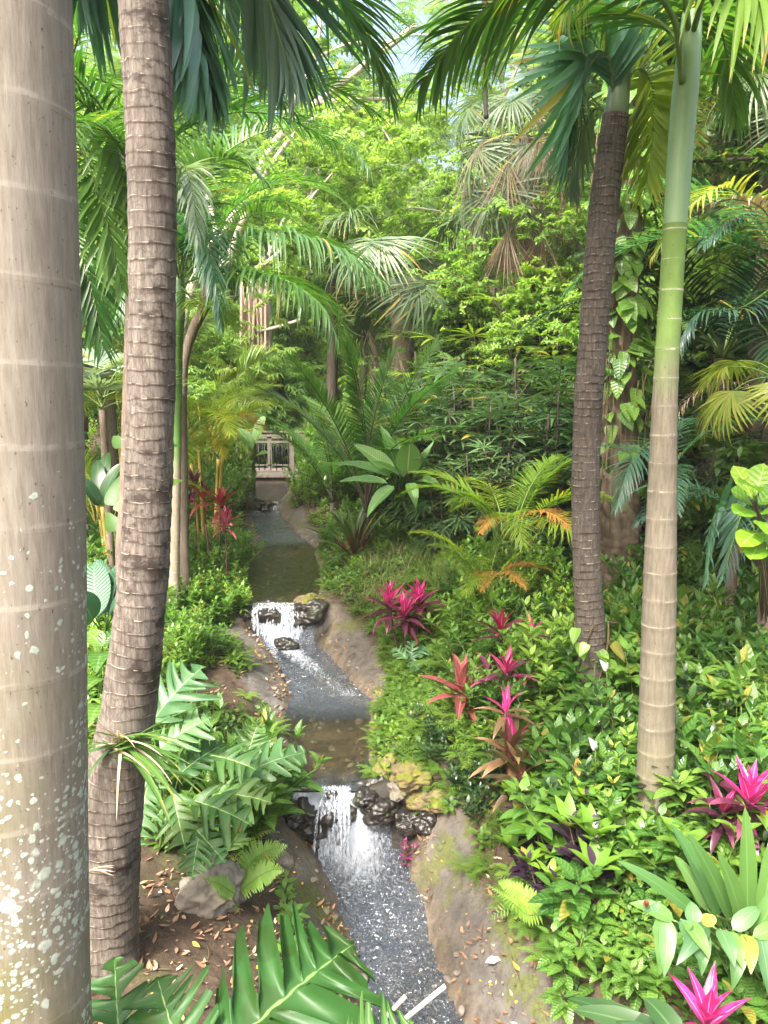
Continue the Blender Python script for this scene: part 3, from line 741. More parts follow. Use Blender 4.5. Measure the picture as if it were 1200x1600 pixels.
# ------------------------------------------------------------------ footbridge
def box(m, x0, x1, y0, y1, z0, z1):
    v = np.array([[x, y, z] for z in (z0, z1) for y in (y0, y1) for x in (x0, x1)], float)
    m.add(v, [[0, 2, 3, 1], [4, 5, 7, 6], [0, 1, 5, 4], [2, 6, 7, 3], [0, 4, 6, 2], [1, 3, 7, 5]])
def bx(name, parent, mat, o, *b):
    m = MB(); box(m, *b); me = m.mesh(name, M[mat], smooth=False, origin=o); return part(name, me, parent)
BY = 17.0
bp = at(457, 742, BY); z_deck = bp[2]; xr_b = bp[0]; z_rail = at(457, 684, BY)[2]; z_und = at(457, 757, BY)[2]
bo = np.array([xr_b - 1.4, BY, z_deck])
br = thing('footbridge', 'small timber footbridge with black iron balusters across the head of the stream', 'bridge', bo)
X0, X1 = xr_b - 3.2, xr_b + .9
m = MB()
for k in range(int((X1 - X0) / .14)):
    box(m, X0 + k * .14, X0 + k * .14 + .132, BY - .06, BY + 1.5, z_deck - .05, z_deck)
part('deck', m.mesh('deck', M['decking'], False, bo), br)
bx('beam', br, 'beam', bo, X0, X1, BY, BY + .09, z_und - .06, z_deck - .052)
bx('beam', br, 'beam', bo, X0, X1, BY + 1.35, BY + 1.44, z_und - .06, z_deck - .052)
for yo in (.0, 1.38):
    for k in (-2, -1, 0):
        xx = xr_b + k * 1.25 + (.55 if yo else 0)
        bx('post', br, 'railwood', bo, xx - .05, xx + .05, BY + yo - .055 * (yo == 0), BY + yo + .05, z_deck - (.22 if yo == 0 else -.002), z_rail + .03)
    bx('handrail', br, 'railwood', bo, X0, X1, BY + yo - .03, BY + yo + .07, z_rail + .032, z_rail + .065)
    bx('rail', br, 'railwood', bo, X0, X1, BY + yo, BY + yo + .035, z_rail - .11, z_rail - .07)
    bx('rail', br, 'railwood', bo, X0, X1, BY + yo, BY + yo + .035, z_deck + .06, z_deck + .09)
m = MB(); tube(m, [(0, 0, z_deck + .09 - bo[2]), (0, 0, z_rail - .11 - bo[2])], .011, 6); bal = m.mesh('baluster', M['iron'])
for yo in (.017, 1.397):
    for k in range(31):
        xx = X0 + .12 + k * .13
        part('baluster', bal, br, Matrix.Translation((xx - bo[0], yo, 0)))

# ------------------------------------------------------------------ trunks
def trunk_mb(P, R, ring=.06, amp=.05, irr=.25, k=44, step=.011, rough=.012, seed=0, shape='lip', m=0, v0=0.):
    Q = spline(np.column_stack([P, R]), max(8, int(np.linalg.norm(np.diff(np.asarray(P), axis=0), axis=1).sum() / step)))
    C, Rr = Q[:, :3], Q[:, 3]; n = len(C)
    T, N, B = frames(C, (0, -1, 0))
    v = np.concatenate([[0], np.cumsum(np.linalg.norm(np.diff(C, axis=0), axis=1))]) + v0
    a = np.arange(k) / k * 2 * PI
    AA, VV = np.meshgrid(a, v)
    wob = irr * (fbm(np.cos(AA) * 1.3 + 5, VV * 6 + np.sin(AA) * 1.3, seed, 2) + .6 * fbm(VV * 3.1, 0 * VV, seed + 3, 2))
    ph = (VV / ring + wob) % 1.0
    if shape == 'lip': prof = (1 - ph) ** 2 * amp
    else: prof = amp * np.exp(-((np.minimum(ph, 1 - ph)) / .10) ** 2)
    rr = Rr[:, None] * (1 + prof + rough * fbm(np.cos(AA) * 3, VV * 9 + np.sin(AA) * 3, seed + 9, 3) * 2)
    V = C[:, None] + rr[..., None] * (np.cos(AA)[..., None] * N[:, None] + np.sin(AA)[..., None] * B[:, None])
    A = np.stack([AA / (2 * PI), VV, ph], -1)
    mb = MB(); i, j = np.meshgrid(np.arange(n - 1), np.arange(k), indexing='ij'); j2 = (j + 1) % k
    mb.add(V.reshape(-1, 3), np.stack([i * k + j, i * k + j2, (i + 1) * k + j2, (i + 1) * k + j], -1).reshape(-1, 4), A.reshape(-1, 3), m)
    return mb

def pxpath(pts, d):
    """photo points (px, py[, d]) lifted to their place in depth"""
    return np.array([at(p[0], p[1], p[2] if len(p) > 2 else d) for p in pts])
# ------------------------------------------------------------------ palm fronds
def pinnate(mb, P, L=.5, Wd=.03, n=45, a0=70, a1=25, droop=.5, up=(0, 0, 1), start=.12, rach=.012, rows=5, prof='linear', taper=(.55, .3), lift=.25, m=0, ms=1, seed=0, jit=.06, tw=0., grav=.7, gap=0.):
    """feather frond along the curve P: a rachis and two rows of leaflets; m leaflets, ms rachis material"""
    r = np.random.default_rng(seed + 100)
    P = spline(P, 40); T, N, B = frames(P, up)
    tube(mb, P, np.linspace(rach, rach * .25, 40), 5, m=ms, rnd=.5)
    s = start + (1 - start) * (np.linspace(0, 1, n) ** .95) * .995
    s = np.concatenate([s, np.minimum(s + .4 / n, 1)]); sg = np.repeat([1., -1.], n)
    if gap: k = r.random(len(s)) > gap; s, sg = s[k], sg[k]
    f = s * 39; i = np.minimum(f.astype(int), 38); w = (f - i)[:, None]
    o = P[i] * (1 - w) + P[i + 1] * w; t_ = nrm(T[i] * (1 - w) + T[i + 1] * w); n_ = nrm(N[i]); b_ = nrm(np.cross(t_, n_))
    q = (s - start) / (1 - start)
    a = np.radians(a0 + (a1 - a0) * q + r.normal(0, 4, len(s)))
    ln = L * np.where(q < .35, taper[0] + (1 - taper[0]) * np.sin(q / .35 * PI / 2), 1 - (1 - taper[1]) * ((q - .35) / .65) ** 1.6) * (1 + r.normal(0, jit, len(s)))
    d = nrm(t_ * np.cos(a)[:, None] + b_ * (sg * np.sin(a))[:, None] + n_ * (lift * (1 - .4 * q) + r.normal(0, jit, len(s)))[:, None])
    upv = nrm(n_ * (1 - grav) + np.array([0, 0, 1.0]) * grav + .001)
    leaves(mb, o, d, upv, ln, Wd * (ln / L) ** .5, droop * (1 + r.normal(0, .2, len(s))), .25, rows, prof, r.random(len(s)) * .5 + .25 + .25 * q, m=m, twist=r.normal(0, tw, len(s)) if tw else 0.)

def fanleaf(mb, o, d, up, R=.6, nseg=28, span=250, droop=.5, pleat=.12, m=0, seed=0, join=.42, wfac=1.25, rows=8, cup=.15, jit=.04):
    """palmate fan blade at o facing up, opening round direction d"""
    r = np.random.default_rng(seed + 55); d = nrm(np.asarray(d, float)); up = np.asarray(up, float); up = nrm(up - d * up.dot(d)); sd = np.cross(d, up)
    a = np.radians(np.linspace(-span / 2, span / 2, nseg)) + r.normal(0, .012, nseg)
    dd = nrm(np.cos(a)[:, None] * d + np.sin(a)[:, None] * sd + up * (cup + r.normal(0, jit, nseg))[:, None])
    wd = 2 * R * join * math.tan(math.radians(span / nseg / 2)) * wfac
    leaves(mb, np.repeat(o[None], nseg, 0), dd, up, R * (1 - .22 * np.abs(a) / PI) * (1 + r.normal(0, .05, nseg)), wd, droop * (1 + r.normal(0, .25, nseg)), pleat * 2.2, rows, 'fan', r.random(nseg) * .5 + .25, m=m)

def arch(L, el0, el1, n=14, x0=0.):
    """curve in the XZ plane starting at elevation el0 and ending at el1 (degrees)"""
    e = np.radians(np.linspace(el0, el1, n)); ds = L / (n - 1)
    return np.column_stack([x0 + np.concatenate([[0], np.cumsum(np.cos(e[:-1]) * ds)]), np.zeros(n), np.concatenate([[0], np.cumsum(np.sin(e[:-1]) * ds)])])

def frond_mesh(length, el0, el1, mat, stem, name="frond", **kw):
    mb = MB(); pinnate(mb, arch(length, el0, el1), **kw); return mb.mesh(name, [M[mat], M[stem]])

def fan_mesh(pet, R, el0, el1, mat, stem, tiltb=-20, name='frond', seed=0, prad=.010, **kw):
    mb = MB(); P = arch(pet, el0, el1); tube(mb, P, np.linspace(prad, prad * .6, len(P)), 5, m=1)
    e = math.radians(el1 + tiltb); d = np.array([math.cos(e), 0, math.sin(e)]); u = np.array([-math.sin(e), 0, math.cos(e)])
    fanleaf(mb, P[-1], d, u, R, seed=seed, **kw); return mb.mesh(name, [M[mat], M[stem]])

def crown_kit(meshes, n, z=0., spread=.3, name='frond', scale=(.85, 1.1), tilt=.12, seed=0, r0=0.):
    r = random.Random(seed); k = []
    for q in range(n):
        az = q * 2.39996 + r.uniform(-spread, spread); s = r.uniform(*scale)
        k.append((name, meshes[q % len(meshes)], Matrix.Translation((r0 * math.cos(az), r0 * math.sin(az), z)) @ Matrix.Rotation(az, 4, 'Z') @ Matrix.Rotation(r.uniform(-tilt, tilt), 4, 'Y') @ Matrix.Rotation(r.uniform(-tilt, tilt) * 2, 4, 'X') @ Matrix.Scale(s, 4)))
    return k

# ------------------------------------------------------------------ shrubs and herbs
def shrub(seed, H=.6, R=.35, ns=7, nl=16, L=.12, Wd=.055, prof='ovate', mats=('mid', 'stem'), droop=.5, el=(10, 60), rows=5, lean=.35, top=.25, whorl=1, fold=.18, stemr=.006, curve=.3, tipm=None):
    r = np.random.default_rng(seed); st, fo = MB(), MB()
    for k in range(ns):
        az = r.random() * 2 * PI; rad = R * math.sqrt(r.random()); h = H * (1 - .45 * (rad / max(R, .01)) ** 2) * (.75 + .35 * r.random())
        e = np.array([rad * math.cos(az), rad * math.sin(az), h]); b_ = np.array([e[0] * .18, e[1] * .18, -.05])
        mid_ = b_ * .5 + e * .5 + np.array([-e[0], -e[1], 0]) * lean * .3 + r.normal(0, .02, 3) * H
        P = spline([b_, mid_, e], 12); tube(st, P, np.linspace(stemr, stemr * .4, 12), 5, rnd=r.random())
        T = nrm(np.gradient(P, axis=0)); n = nl
        s = np.sort(top + (1 - top) * r.random(n) ** .75); 
        if whorl > 1: s = np.repeat(np.sort(top + (1 - top) * r.random(n // whorl + 1) ** .6), whorl)[:n]; 
        s[-3:] = 1.0
        f = s * 11; i = np.minimum(f.astype(int), 10); w = (f - i)[:, None]; o = P[i] * (1 - w) + P[i + 1] * w
        az2 = np.arange(n) * 2.39996 + r.random() * 6 if whorl == 1 else np.arange(n) * (2 * PI / whorl) + (np.arange(n) // whorl) * .7 + r.random() * 6
        el_ = np.radians(el[0] + (el[1] - el[0]) * s ** 2 + r.normal(0, 12, n))
        d = np.stack([np.cos(az2) * np.cos(el_), np.sin(az2) * np.cos(el_), np.sin(el_)], 1) + T[i] * .25
        sz = (1.05 - .35 * s) * (1 + r.normal(0, .16, n)); sz[-3:] *= .7
        leaves(fo, o + nrm(d) * L * .12, d, np.array([0, 0, 1.]), L * sz, Wd * sz, droop + r.normal(0, .15, n), fold, rows, prof, np.clip(r.random(n) * .7 + .3 * s, 0, 1), m=0)
        if tipm:
            kk = 7; a3 = np.arange(kk) * 2.4; e3 = np.radians(48 + r.normal(0, 9, kk))
            leaves(fo, np.repeat(e[None], kk, 0), np.stack([np.cos(a3) * np.cos(e3), np.sin(a3) * np.cos(e3), np.sin(e3)], 1), (0, 0, 1), L * .95, Wd * .9, .35, fold, rows, prof, r.random(kk), m=1)
    return [('stem', st.mesh('stem', M[mats[1]]), None), ('foliage', fo.mesh('foliage', [M[mats[0]]] + ([M[tipm]] if tipm else [])), None)]

def rosette(seed, n=22, L=.4, Wd=.07, el=(15, 80), droop=.7, prof='strap', mat='pink', cane=0., stem='stem', inner=None, ninner=0, rows=7, fold=.3, wave=0., gapz=.012, lean=(0, 0), name='foliage', twist=.2):
    """strap leaves spiralling round a cane; the youngest leaves stand upright in the middle"""
    r = np.random.default_rng(seed); fo = MB(); kit = []
    top = np.array([lean[0], lean[1], cane])
    if cane > 0:
        st = MB(); tube(st, spline([(0, 0, -.05), (lean[0] * .3, lean[1] * .3, cane * .5), top], 12), np.linspace(.013, .009, 12), 7); kit.append(('cane', st.mesh('cane', M[stem]), None))
    q = np.linspace(0, 1, n); az = np.arange(n) * 2.39996 + r.random() * 6 + r.normal(0, .15, n)
    e = np.radians(el[0] + (el[1] - el[0]) * q + r.normal(0, 6, n)); o = top + np.stack([0 * q, 0 * q, -gapz * n * (1 - q)], 1)
    d = np.stack([np.cos(az) * np.cos(e), np.sin(az) * np.cos(e), np.sin(e)], 1)
    sz = (1 - .3 * np.abs(q - .4) / .6) * (1 + r.normal(0, .08, n))
    mi = n - ninner
    leaves(fo, o[:mi], d[:mi], (0, 0, 1), (L * sz)[:mi], (Wd * sz)[:mi], (droop * (1.15 - .7 * q) + r.normal(0, .1, n))[:mi], fold, rows, prof, r.random(mi), wave=wave, twist=r.normal(0, twist, mi))
    kit.append((name, fo.mesh(name, M[mat]), None))
    if ninner:
        f2 = MB(); leaves(f2, o[mi:], d[mi:], (0, 0, 1), (L * sz)[mi:] * .92, (Wd * sz)[mi:], (droop * .45 + r.normal(0, .1, ninner)), fold, rows, prof, r.random(ninner), wave=wave, twist=r.normal(0, twist, ninner))
        kit.append(('young_leaves', f2.mesh('young_leaves', M[inner]), None))
    return kit

def fern(seed, n=9, L=.4, Wd=.012, pin=.07, np_=24, el=(35, 70), end=-25, mat='fern', stem='stemgreen', droop=.25):
    r = random.Random(seed); mb = MB()
    for k in range(n):
        az = k * 2.4 + r.uniform(-.3, .3); l = L * r.uniform(.7, 1.1); P = arch(l, r.uniform(*el), end + r.uniform(-15, 15))
        c, s = math.cos(az), math.sin(az); P = np.column_stack([P[:, 0] * c, P[:, 0] * s, P[:, 2]])
        pinnate(mb, P, pin, Wd, np_, 78, 60, droop, start=.14, rach=.0035, rows=3, prof='fern', taper=(.7, .08), lift=.05, seed=seed * 31 + k, jit=.03, m=0, ms=1)
    return mb.mesh('fern', [M[mat], M[stem]])

def split_blade(mb, o, d, up, L, Wd, nl=9, depth=.78, droop=.5, m=0, seed=0, shear=.42, wave=.03, lobew=.62, K=150, fold=.2, rnd=None, narrow=False, side=(1, 1)):
    """deeply lobed aroid blade"""
    r = np.random.default_rng(seed + 9); d = nrm(np.asarray(d, float)); up = np.asarray(up, float); up = nrm(up - d * up.dot(d)); sd = np.cross(d, up)
    t = np.linspace(0, 1, K); cols = np.array([0, .06, .22, .45, .7, 1.0]); nc = len(cols)
    rv = r.random() if rnd is None else rnd
    for sg, scl in ((1, side[0]), (-1, side[1])):
        env = Wd / 2 * np.sin(PI * np.clip(t * .86 + .14, 0, 1) ** .78) ** .62 * np.clip((1.005 - t) / .05, 0, 1) ** .5 * scl
        php = t * nl + r.random() * .4 + .22 * np.sin(t * 9 + r.random() * 6)
        x = np.abs((php % 1) - .5) * 2                     # 0 lobe middle, 1 gap
        lobe = 1 - depth * np.clip((x - lobew) / (1 - lobew) * 1.25, 0, 1) ** .8 * np.clip((t + .12) * 3, 0, 1)
        lobe = lobe * (1 - .18 * x ** 2) * (1 + .16 * np.sin(np.floor(php) * 2.7 + seed)) * (1 + .03 * np.sin(t * 60 + seed))
        hw = env * lobe
        tt = t[:, None] + (cols[None] * .7 + .5 * cols[None] ** 2) * (hw / L)[:, None] * shear * np.clip((1 - t) * 2.5, .2, 1)[:, None] + .012 * cols[None] ** 2 * np.sin(np.floor(php) * 5.1 + seed)[:, None]
        lat = hw[:, None] * cols[None]
        th = droop * tt ** 1.3; 
        lx = np.where(tt > 0, np.sin(th) / np.maximum(th, 1e-4), 1) * tt * L; lz = np.where(tt > 0, (1 - np.cos(th)) / np.maximum(th, 1e-4), 0) * tt * L
        wv = wave * Wd * cols[None] ** 1.5 * np.sin(php[:, None] * 2 * PI + cols[None] * 2) + wave * .8 * Wd * cols[None] ** 2 * np.sin(t[:, None] * 21 + seed)
        zz = -lz + (.16 * np.sin(np.floor(php) * 3.3 + seed * 1.7))[:, None] * lat + fold * lat - fold * .9 * lat ** 2 / max(Wd, .01) * 1.6 + wv
        V = np.asarray(o) + d * lx[..., None] + up * zz[..., None] + sd * (sg * lat)[..., None]
        A = np.zeros((K, nc, 3)); A[..., 0] = rv * .8 + .1; A[..., 1] = t[:, None]
        ridge = np.clip((x[:, None] - .0) / .10, 0, 1) * .22 * np.ones(nc)[None]
        A[..., 2] = np.where(cols[None] < .03, 0, np.where(cols[None] > .8, .3, np.minimum(ridge, cols[None]) + .0)) ; A[:, 1, 2] = np.minimum(A[:, 1, 2] + .05, .06)
        i, j = np.meshgrid(np.arange(K - 1), np.arange(nc - 1), indexing='ij')
        q = np.stack([i * nc + j, (i + 1) * nc + j, (i + 1) * nc + j + 1, i * nc + j + 1], -1).reshape(-1, 4)
        if sg < 0: q = q[:, ::-1]
        mb.add(V.reshape(-1, 3), q, A.reshape(-1, 3), m)

def petioled_leaf(base, tip, d, up, mat, L, Wd, stem='stemgreen', rad=.008, split=None, prof='paddle', origin=(0, 0, 0), sag=.06, name='leaf', rows=14, **kw):
    """one big leaf with its stalk, as a mesh"""
    mb = MB(); base = np.asarray(base, float); tip = np.asarray(tip, float)
    P = spline([base, (base + tip) / 2 + np.array([0, 0, sag]), tip], 14); tube(mb, P, np.linspace(rad, rad * .6, 14), 6, m=1)
    if split: split_blade(mb, tip, d, up, L, Wd, **{**split, **kw})
    else: leaves(mb, tip[None], np.asarray(d, float)[None], np.asarray(up, float), L, Wd, kw.get('droop', .6), kw.get('fold', .25), rows, prof, np.array([kw.get('rnd', .5)]), wave=kw.get('wave', .0))
    return mb.mesh(name, [M[mat], M[stem]], origin=origin)

# ------------------------------------------------------------------ trees
def spray(kind):
    """one twig of foliage, used many times inside a crown"""
    m = MB()
    if kind == 'feather':
        for k, (az, l) in enumerate([(0, 1), (.55, .85), (-.55, .85), (1.1, .65), (-1.1, .65)]):
            P = arch(l, 10, -35); P = np.column_stack([P[:, 0] * math.cos(az), P[:, 0] * math.sin(az), P[:, 2]])
            pinnate(m, P, .17, .075, 9, 70, 45, .2, start=.1, rach=.008, rows=3, prof='fern', seed=k, lift=0.)
    elif kind == 'leafy':
        r = np.random.default_rng(3); n = 26; s = np.linspace(.1, 1, n); az = np.arange(n) * 2.4
        o = np.stack([s * .8, 0 * s, .05 - .15 * s ** 2], 1); e = r.normal(.1, .35, n)
        leaves(m, o, np.stack([np.cos(az) * .7 + .5, np.sin(az), np.sin(e)], 1), (0, 0, 1), .27, .12, .5, .15, 4, 'ovate', r.random(n))
    elif kind == 'narrow':
        r = np.random.default_rng(4); n = 20; s = np.linspace(.1, 1, n); az = np.arange(n) * 2.4
        leaves(m, np.stack([s * .8, 0 * s, -.2 * s ** 2], 1), np.stack([np.cos(az) * .7 + .6, np.sin(az), -.2 + 0 * az], 1), (0, 0, 1), .5, .09, .5, .15, 4, 'lance', r.random(n))
    return m
SPR = {k: spray(k) for k in ('feather', 'leafy', 'narrow')}

def tree_kit(seed, H=9, trunk=.16, R=3, crown0=.35, nb=9, kind='feather', mats=('tree', 'branch'), dens=1.0, size=.7, lean=(0, 0), sub=4, clump=16, spread=.55, flat=.5):
    r = np.random.default_rng(seed); w, lf = MB(), MB()
    top = np.array([lean[0], lean[1], H * .8])
    TP = spline([(0, 0, -.3), (lean[0] * .25 + r.normal(0, .1), lean[1] * .3, H * .3), top], 24)
    tube(w, TP, np.linspace(trunk, trunk * .35, 24), 10)
    ends = []
    for b_ in range(nb):
        s = crown0 + (1 - crown0) * (b_ + .3) / nb; i = min(int(s * 23), 22); o = TP[i]
        az = b_ * 2.4 + r.normal(0, .3); rl = R * (1 - .55 * abs(s - .55)) * (.8 + .4 * r.random()); el = .15 + .7 * s
        e = o + rl * np.array([math.cos(az) * math.cos(el), math.sin(az) * math.cos(el), math.sin(el)])
        P = spline([o, o * .5 + e * .5 + np.array([0, 0, .12 * rl]) + r.normal(0, .06 * rl, 3), e], 14); tube(w, P, np.linspace(trunk * .42, trunk * .1, 14), 6)
        for k in range(sub):
            q = .35 + .65 * r.random(); o2 = P[min(int(q * 13), 12)]; d2 = nrm((e - o) / rl + r.normal(0, .65, 3)); e2 = o2 + d2 * rl * (.3 + .3 * r.random())
            P2 = spline([o2, o2 * .5 + e2 * .5 + r.normal(0, .04 * rl, 3), e2], 8); tube(w, P2, np.linspace(trunk * .14, trunk * .04, 8), 5)
            ends += [e2, P2[5], P2[3]]
        ends += [e, P[11], P[8]]
    ends = np.array(ends); nc = max(3, int(clump * dens))
    C = np.repeat(ends, nc, 0); C = C + r.normal(0, 1, C.shape) * np.array([spread, spread, spread * flat])
    lf.stamp(SPR[kind], rand_rot(len(C), .5, r) * (size * (.7 + .6 * r.random(len(C))))[:, None, None], C, r.random(len(C)))
    return [('trunk', w.mesh('trunk', M[mats[1]]), None), ('crown', lf.mesh('crown', [M[mats[0]], M[mats[1]]]), None)]
# ------------------------------------------------------------------ named palms
def palm(name, label, P, R, mat, group=None, **kw):
    P = np.asarray(P, float); o = P[0].copy()
    t = thing(name, label, 'palm', o, 0, group)
    part('trunk', trunk_mb(P, R, **kw).mesh('trunk', M[mat], origin=o), t)
    return t, o

def frond_px(t, o, pts, mat, stem='stemgreen', d=None, up=(0, 0, 1), name='frond', label=None, seed=0, **kw):
    mb = MB(); pinnate(mb, pxpath(pts, d), up=up, seed=seed, **kw)
    return part(name, mb.mesh(name, [M[mat], M[stem]], origin=o), t, label=label)

def extend_down(P, R, extra=.25):
    P = np.asarray(P, float); g = float(ground(P[0][0], P[0][1]))
    return np.vstack([[P[0][0], P[0][1], min(g, P[0][2]) - extra], P]), [R[0] * 1.08] + list(R)

# smooth grey palm in the left foreground
P = [(-1.09, 2.0, EYE - 2.95), (-1.08, 2.0, EYE - 1.9), (-.985, 2.0, EYE - .33), (-.925, 2.0, EYE + .9), (-.88, 2.0, EYE + 2.2), (-.85, 2.0, EYE + 4.2)]
tA, oA = palm('smooth_trunk_palm', 'thick smooth grey palm trunk with pale lichen spots filling the left edge', P, [.225, .20, .186, .172, .165, .15], 'trunkA', ring=.20, amp=.005, irr=.05, k=72, step=.012, rough=.004, seed=2, shape='bump')
shmesh = trunk_mb([(-.85, 2, EYE + 4.2), (-.84, 2, EYE + 5.6)], [.15, .09], ring=5, amp=0, step=.05).mesh('crownshaft', M['shaft'], origin=oA)
part('crownshaft', shmesh, tA)
big = [frond_mesh(2.6, e0, e1, 'frond', 'stemgreen', L=.75, Wd=.045, n=48, droop=.7, seed=k, rach=.022) for k, (e0, e1) in enumerate([(65, -35), (40, -55), (20, -70)])]
for (pn, me, mt) in crown_kit(big, 7, seed=3): part('frond', me, tA, Matrix.Translation(Vector((-.84, 2, EYE + 5.6)) - Vector(oA)) @ mt)

# ringed brown palm beside it
pts = [(165, 1462), (176, 1250), (205, 1080), (226, 870), (234, 700), (238, 500), (236, 250), (224, 0), (212, -170)]
P, R = extend_down(pxpath(pts, 3.4), [.155, .140, .122, .108, .102, .098, .098, .097, .095])
tB, oB = palm('ringed_trunk_palm', 'brown ring scarred palm trunk curving up beside the smooth grey trunk', P, R, 'trunkB', ring=.058, amp=.026, irr=.5, k=72, step=.006, rough=.035, seed=5)
cB = P[-1]
part('crownshaft', trunk_mb([cB, cB + np.array([-.02, 0, .8])], [.098, .05], ring=5, amp=0, step=.05).mesh('crownshaft', M['shaft'], origin=oB), tB)
kwB = dict(jit=.11, tw=.25, L=.62, Wd=.045, n=52, a0=55, a1=12, droop=.55, rach=.014, rows=6, start=.15, grav=.5)
frond_px(tB, oB, [(214, -250, 3.4), (262, -200, 3.5), (288, -60, 3.6), (306, 60, 3.62), (322, 140, 3.65)], 'blue', seed=1, up=(.3, -.9, .3), **{**kwB, 'L': .55, 'Wd': .075, 'a0': 42, 'n': 60})
frond_px(tB, oB, [(216, -260, 3.4), (330, -190, 3.7), (400, -60, 3.9), (432, 40, 4.0), (452, 110, 4.05)], 'blue', seed=2, **{**kwB, 'L': .74, 'Wd': .055, 'n': 46})
frond_px(tB, oB, [(216, -270, 3.4), (380, -190, 4.0), (500, -60, 4.3), (570, 50, 4.5), (612, 150, 4.6)], 'frond', seed=3, **{**kwB, 'L': .5, 'Wd': .03, 'n': 60})
frond_px(tB, oB, [(210, -250, 3.4), (180, -190, 3.5), (150, -110, 3.6), (130, -30, 3.6)], 'blue', seed=4, **kwB)
frond_px(tB, oB, [(214, -270, 3.4), (240, -260, 3.9), (330, -150, 4.6), (390, 0, 5.0), (410, 110, 5.1)], 'frond', seed=6, **kwB)
for (pn, me, mt) in crown_kit(big, 3, seed=9): part('frond', me, tB, Matrix.Translation(Vector(cB) + Vector((0, 0, .8)) - Vector(oB)) @ mt @ Matrix.Scale(.85, 4))

# straight palm on the right with a green crownshaft
pts = [(1022, 1258), (1026, 1130), (1030, 950), (1035, 750), (1040, 600), (1047, 480), (1055, 350)]
P, R = extend_down(pxpath(pts, 4.0), [.104, .096, .088, .072, .062, .058, .056])
tE, oE = palm('straight_palm', 'straight pale palm trunk turning green under its smooth crownshaft on the right', P, R, 'trunkE', ring=.145, amp=.03, irr=.05, k=48, step=.010, rough=.005, seed=8, shape='bump')
pe = pxpath([(1055, 350), (1065, 210), (1074, 110), (1082, 20)], 4.0)
part('crownshaft', trunk_mb(pe, [.0565, .061, .059, .046], ring=9, amp=.0, k=40, step=.02, rough=.004).mesh('crownshaft', M['shaft'], origin=oE), tE)
kwE = dict(jit=.11, tw=.3, L=.62, Wd=.042, n=44, a0=62, a1=22, droop=.9, rach=.016, rows=6, start=.22, grav=.75)
S = lambda d=4.0: (1078, 70, d)
frond_px(tE, oE, [(1066, 130, 3.95), (1048, 20, 3.9), (960, -60, 3.85), (840, -40, 3.9), (730, 40, 4.0), (660, 130, 4.1)], 'frond', seed=11, **{**kwE, 'L': .60, 'Wd': .040, 'n': 50})
frond_px(tE, oE, [(1078, 70, 4.0), (1060, -60, 3.8), (1000, -110, 3.5), (900, -90, 3.3), (800, -60, 3.25)], 'frondlight', seed=12, **{**kwE, 'L': .55})
frond_px(tE, oE, [(1085, 40, 4.0), (1120, -60, 4.2), (1190, -50, 4.4), (1260, 60, 4.6)], 'frond', seed=13, **kwE)
frond_px(tE, oE, [(1080, 60, 4.0), (1110, -30, 3.7), (1160, -40, 3.4), (1240, 40, 3.2)], 'frondlight', seed=14, **kwE)
frond_px(tE, oE, [(1076, 80, 4.05), (1020, 30, 4.6), (950, 20, 5.0), (890, 70, 5.2)], 'frond', seed=15, **kwE)
frond_px(tE, oE, [(1080, 60, 4.0), (1100, -20, 4.6), (1130, 60, 5.2), (1150, 180, 5.4)], 'frond', seed=16, **kwE)
frond_px(tE, oE, [(1078, 60, 4.0), (1060, -80, 4.1), (1000, -130, 4.2), (930, -60, 4.3), (890, 10, 4.4)], 'frondlight', seed=17, **kwE)

# dark leaning palm
pts = [(930, 1085), (924, 1000), (916, 850), (916, 700), (925, 550), (943, 330), (962, 180)]
P, R = extend_down(pxpath(pts, 5.5), [.118, .108, .100, .098, .098, .098, .086])
tD, oD = palm('dark_trunk_palm', 'dark ringed palm trunk leaning slightly right beyond the pale straight palm', P, R, 'trunkD', ring=.056, amp=.014, irr=.28, k=52, step=.008, rough=.02, seed=12)
c = P[-1]
part('crownshaft', trunk_mb([c - np.array([0, 0, .02]), c + np.array([.03, 0, .35]), c + np.array([.05, 0, .7])], [.084, .055, .02], ring=9, amp=0, k=28, step=.03).mesh('crownshaft', M['shaftdark'], origin=oD), tD)
kwD = dict(jit=.1, tw=.25, L=.58, Wd=.036, n=52, a0=58, a1=16, droop=.45, rach=.013, rows=6, start=.16, grav=.45)
frond_px(tD, oD, [(962, 190, 5.5), (950, 90, 5.4), (915, 90, 5.3), (893, 160, 5.2), (880, 230, 5.2)], 'blue', seed=21, up=(-.2, -.9, .3), **{**kwD, 'L': .78, 'a0': 44, 'Wd': .06})
frond_px(tD, oD, [(962, 190, 5.5), (990, 110, 5.5), (1018, 130, 5.4), (1022, 200, 5.35), (1012, 290, 5.3)], 'frondlight', seed=22, up=(.1, -.95, .2), **{**kwD, 'L': .60, 'a0': 62, 'a1': 30, 'Wd': .044})
frond_px(tD, oD, [(962, 190, 5.5), (985, 60, 5.6), (1060, 30, 5.8), (1120, 110, 6.0), (1150, 190, 6.0)], 'frond', seed=23, **kwD)
frond_px(tD, oD, [(962, 190, 5.5), (930, 60, 5.6), (850, 10, 5.8), (790, 60, 5.9), (760, 130, 5.9)], 'frond', seed=24, **kwD)
frond_px(tD, oD, [(962, 190, 5.5), (965, 60, 6.0), (975, 10, 6.6), (985, 30, 7.1)], 'frond', seed=25, **kwD)
frond_px(tD, oD, [(962, 190, 5.5), (930, 170, 5.6), (905, 230, 5.7), (893, 300, 5.7)], 'sabal', seed=26, **{**kwD, 'L': .4, 'n': 30})

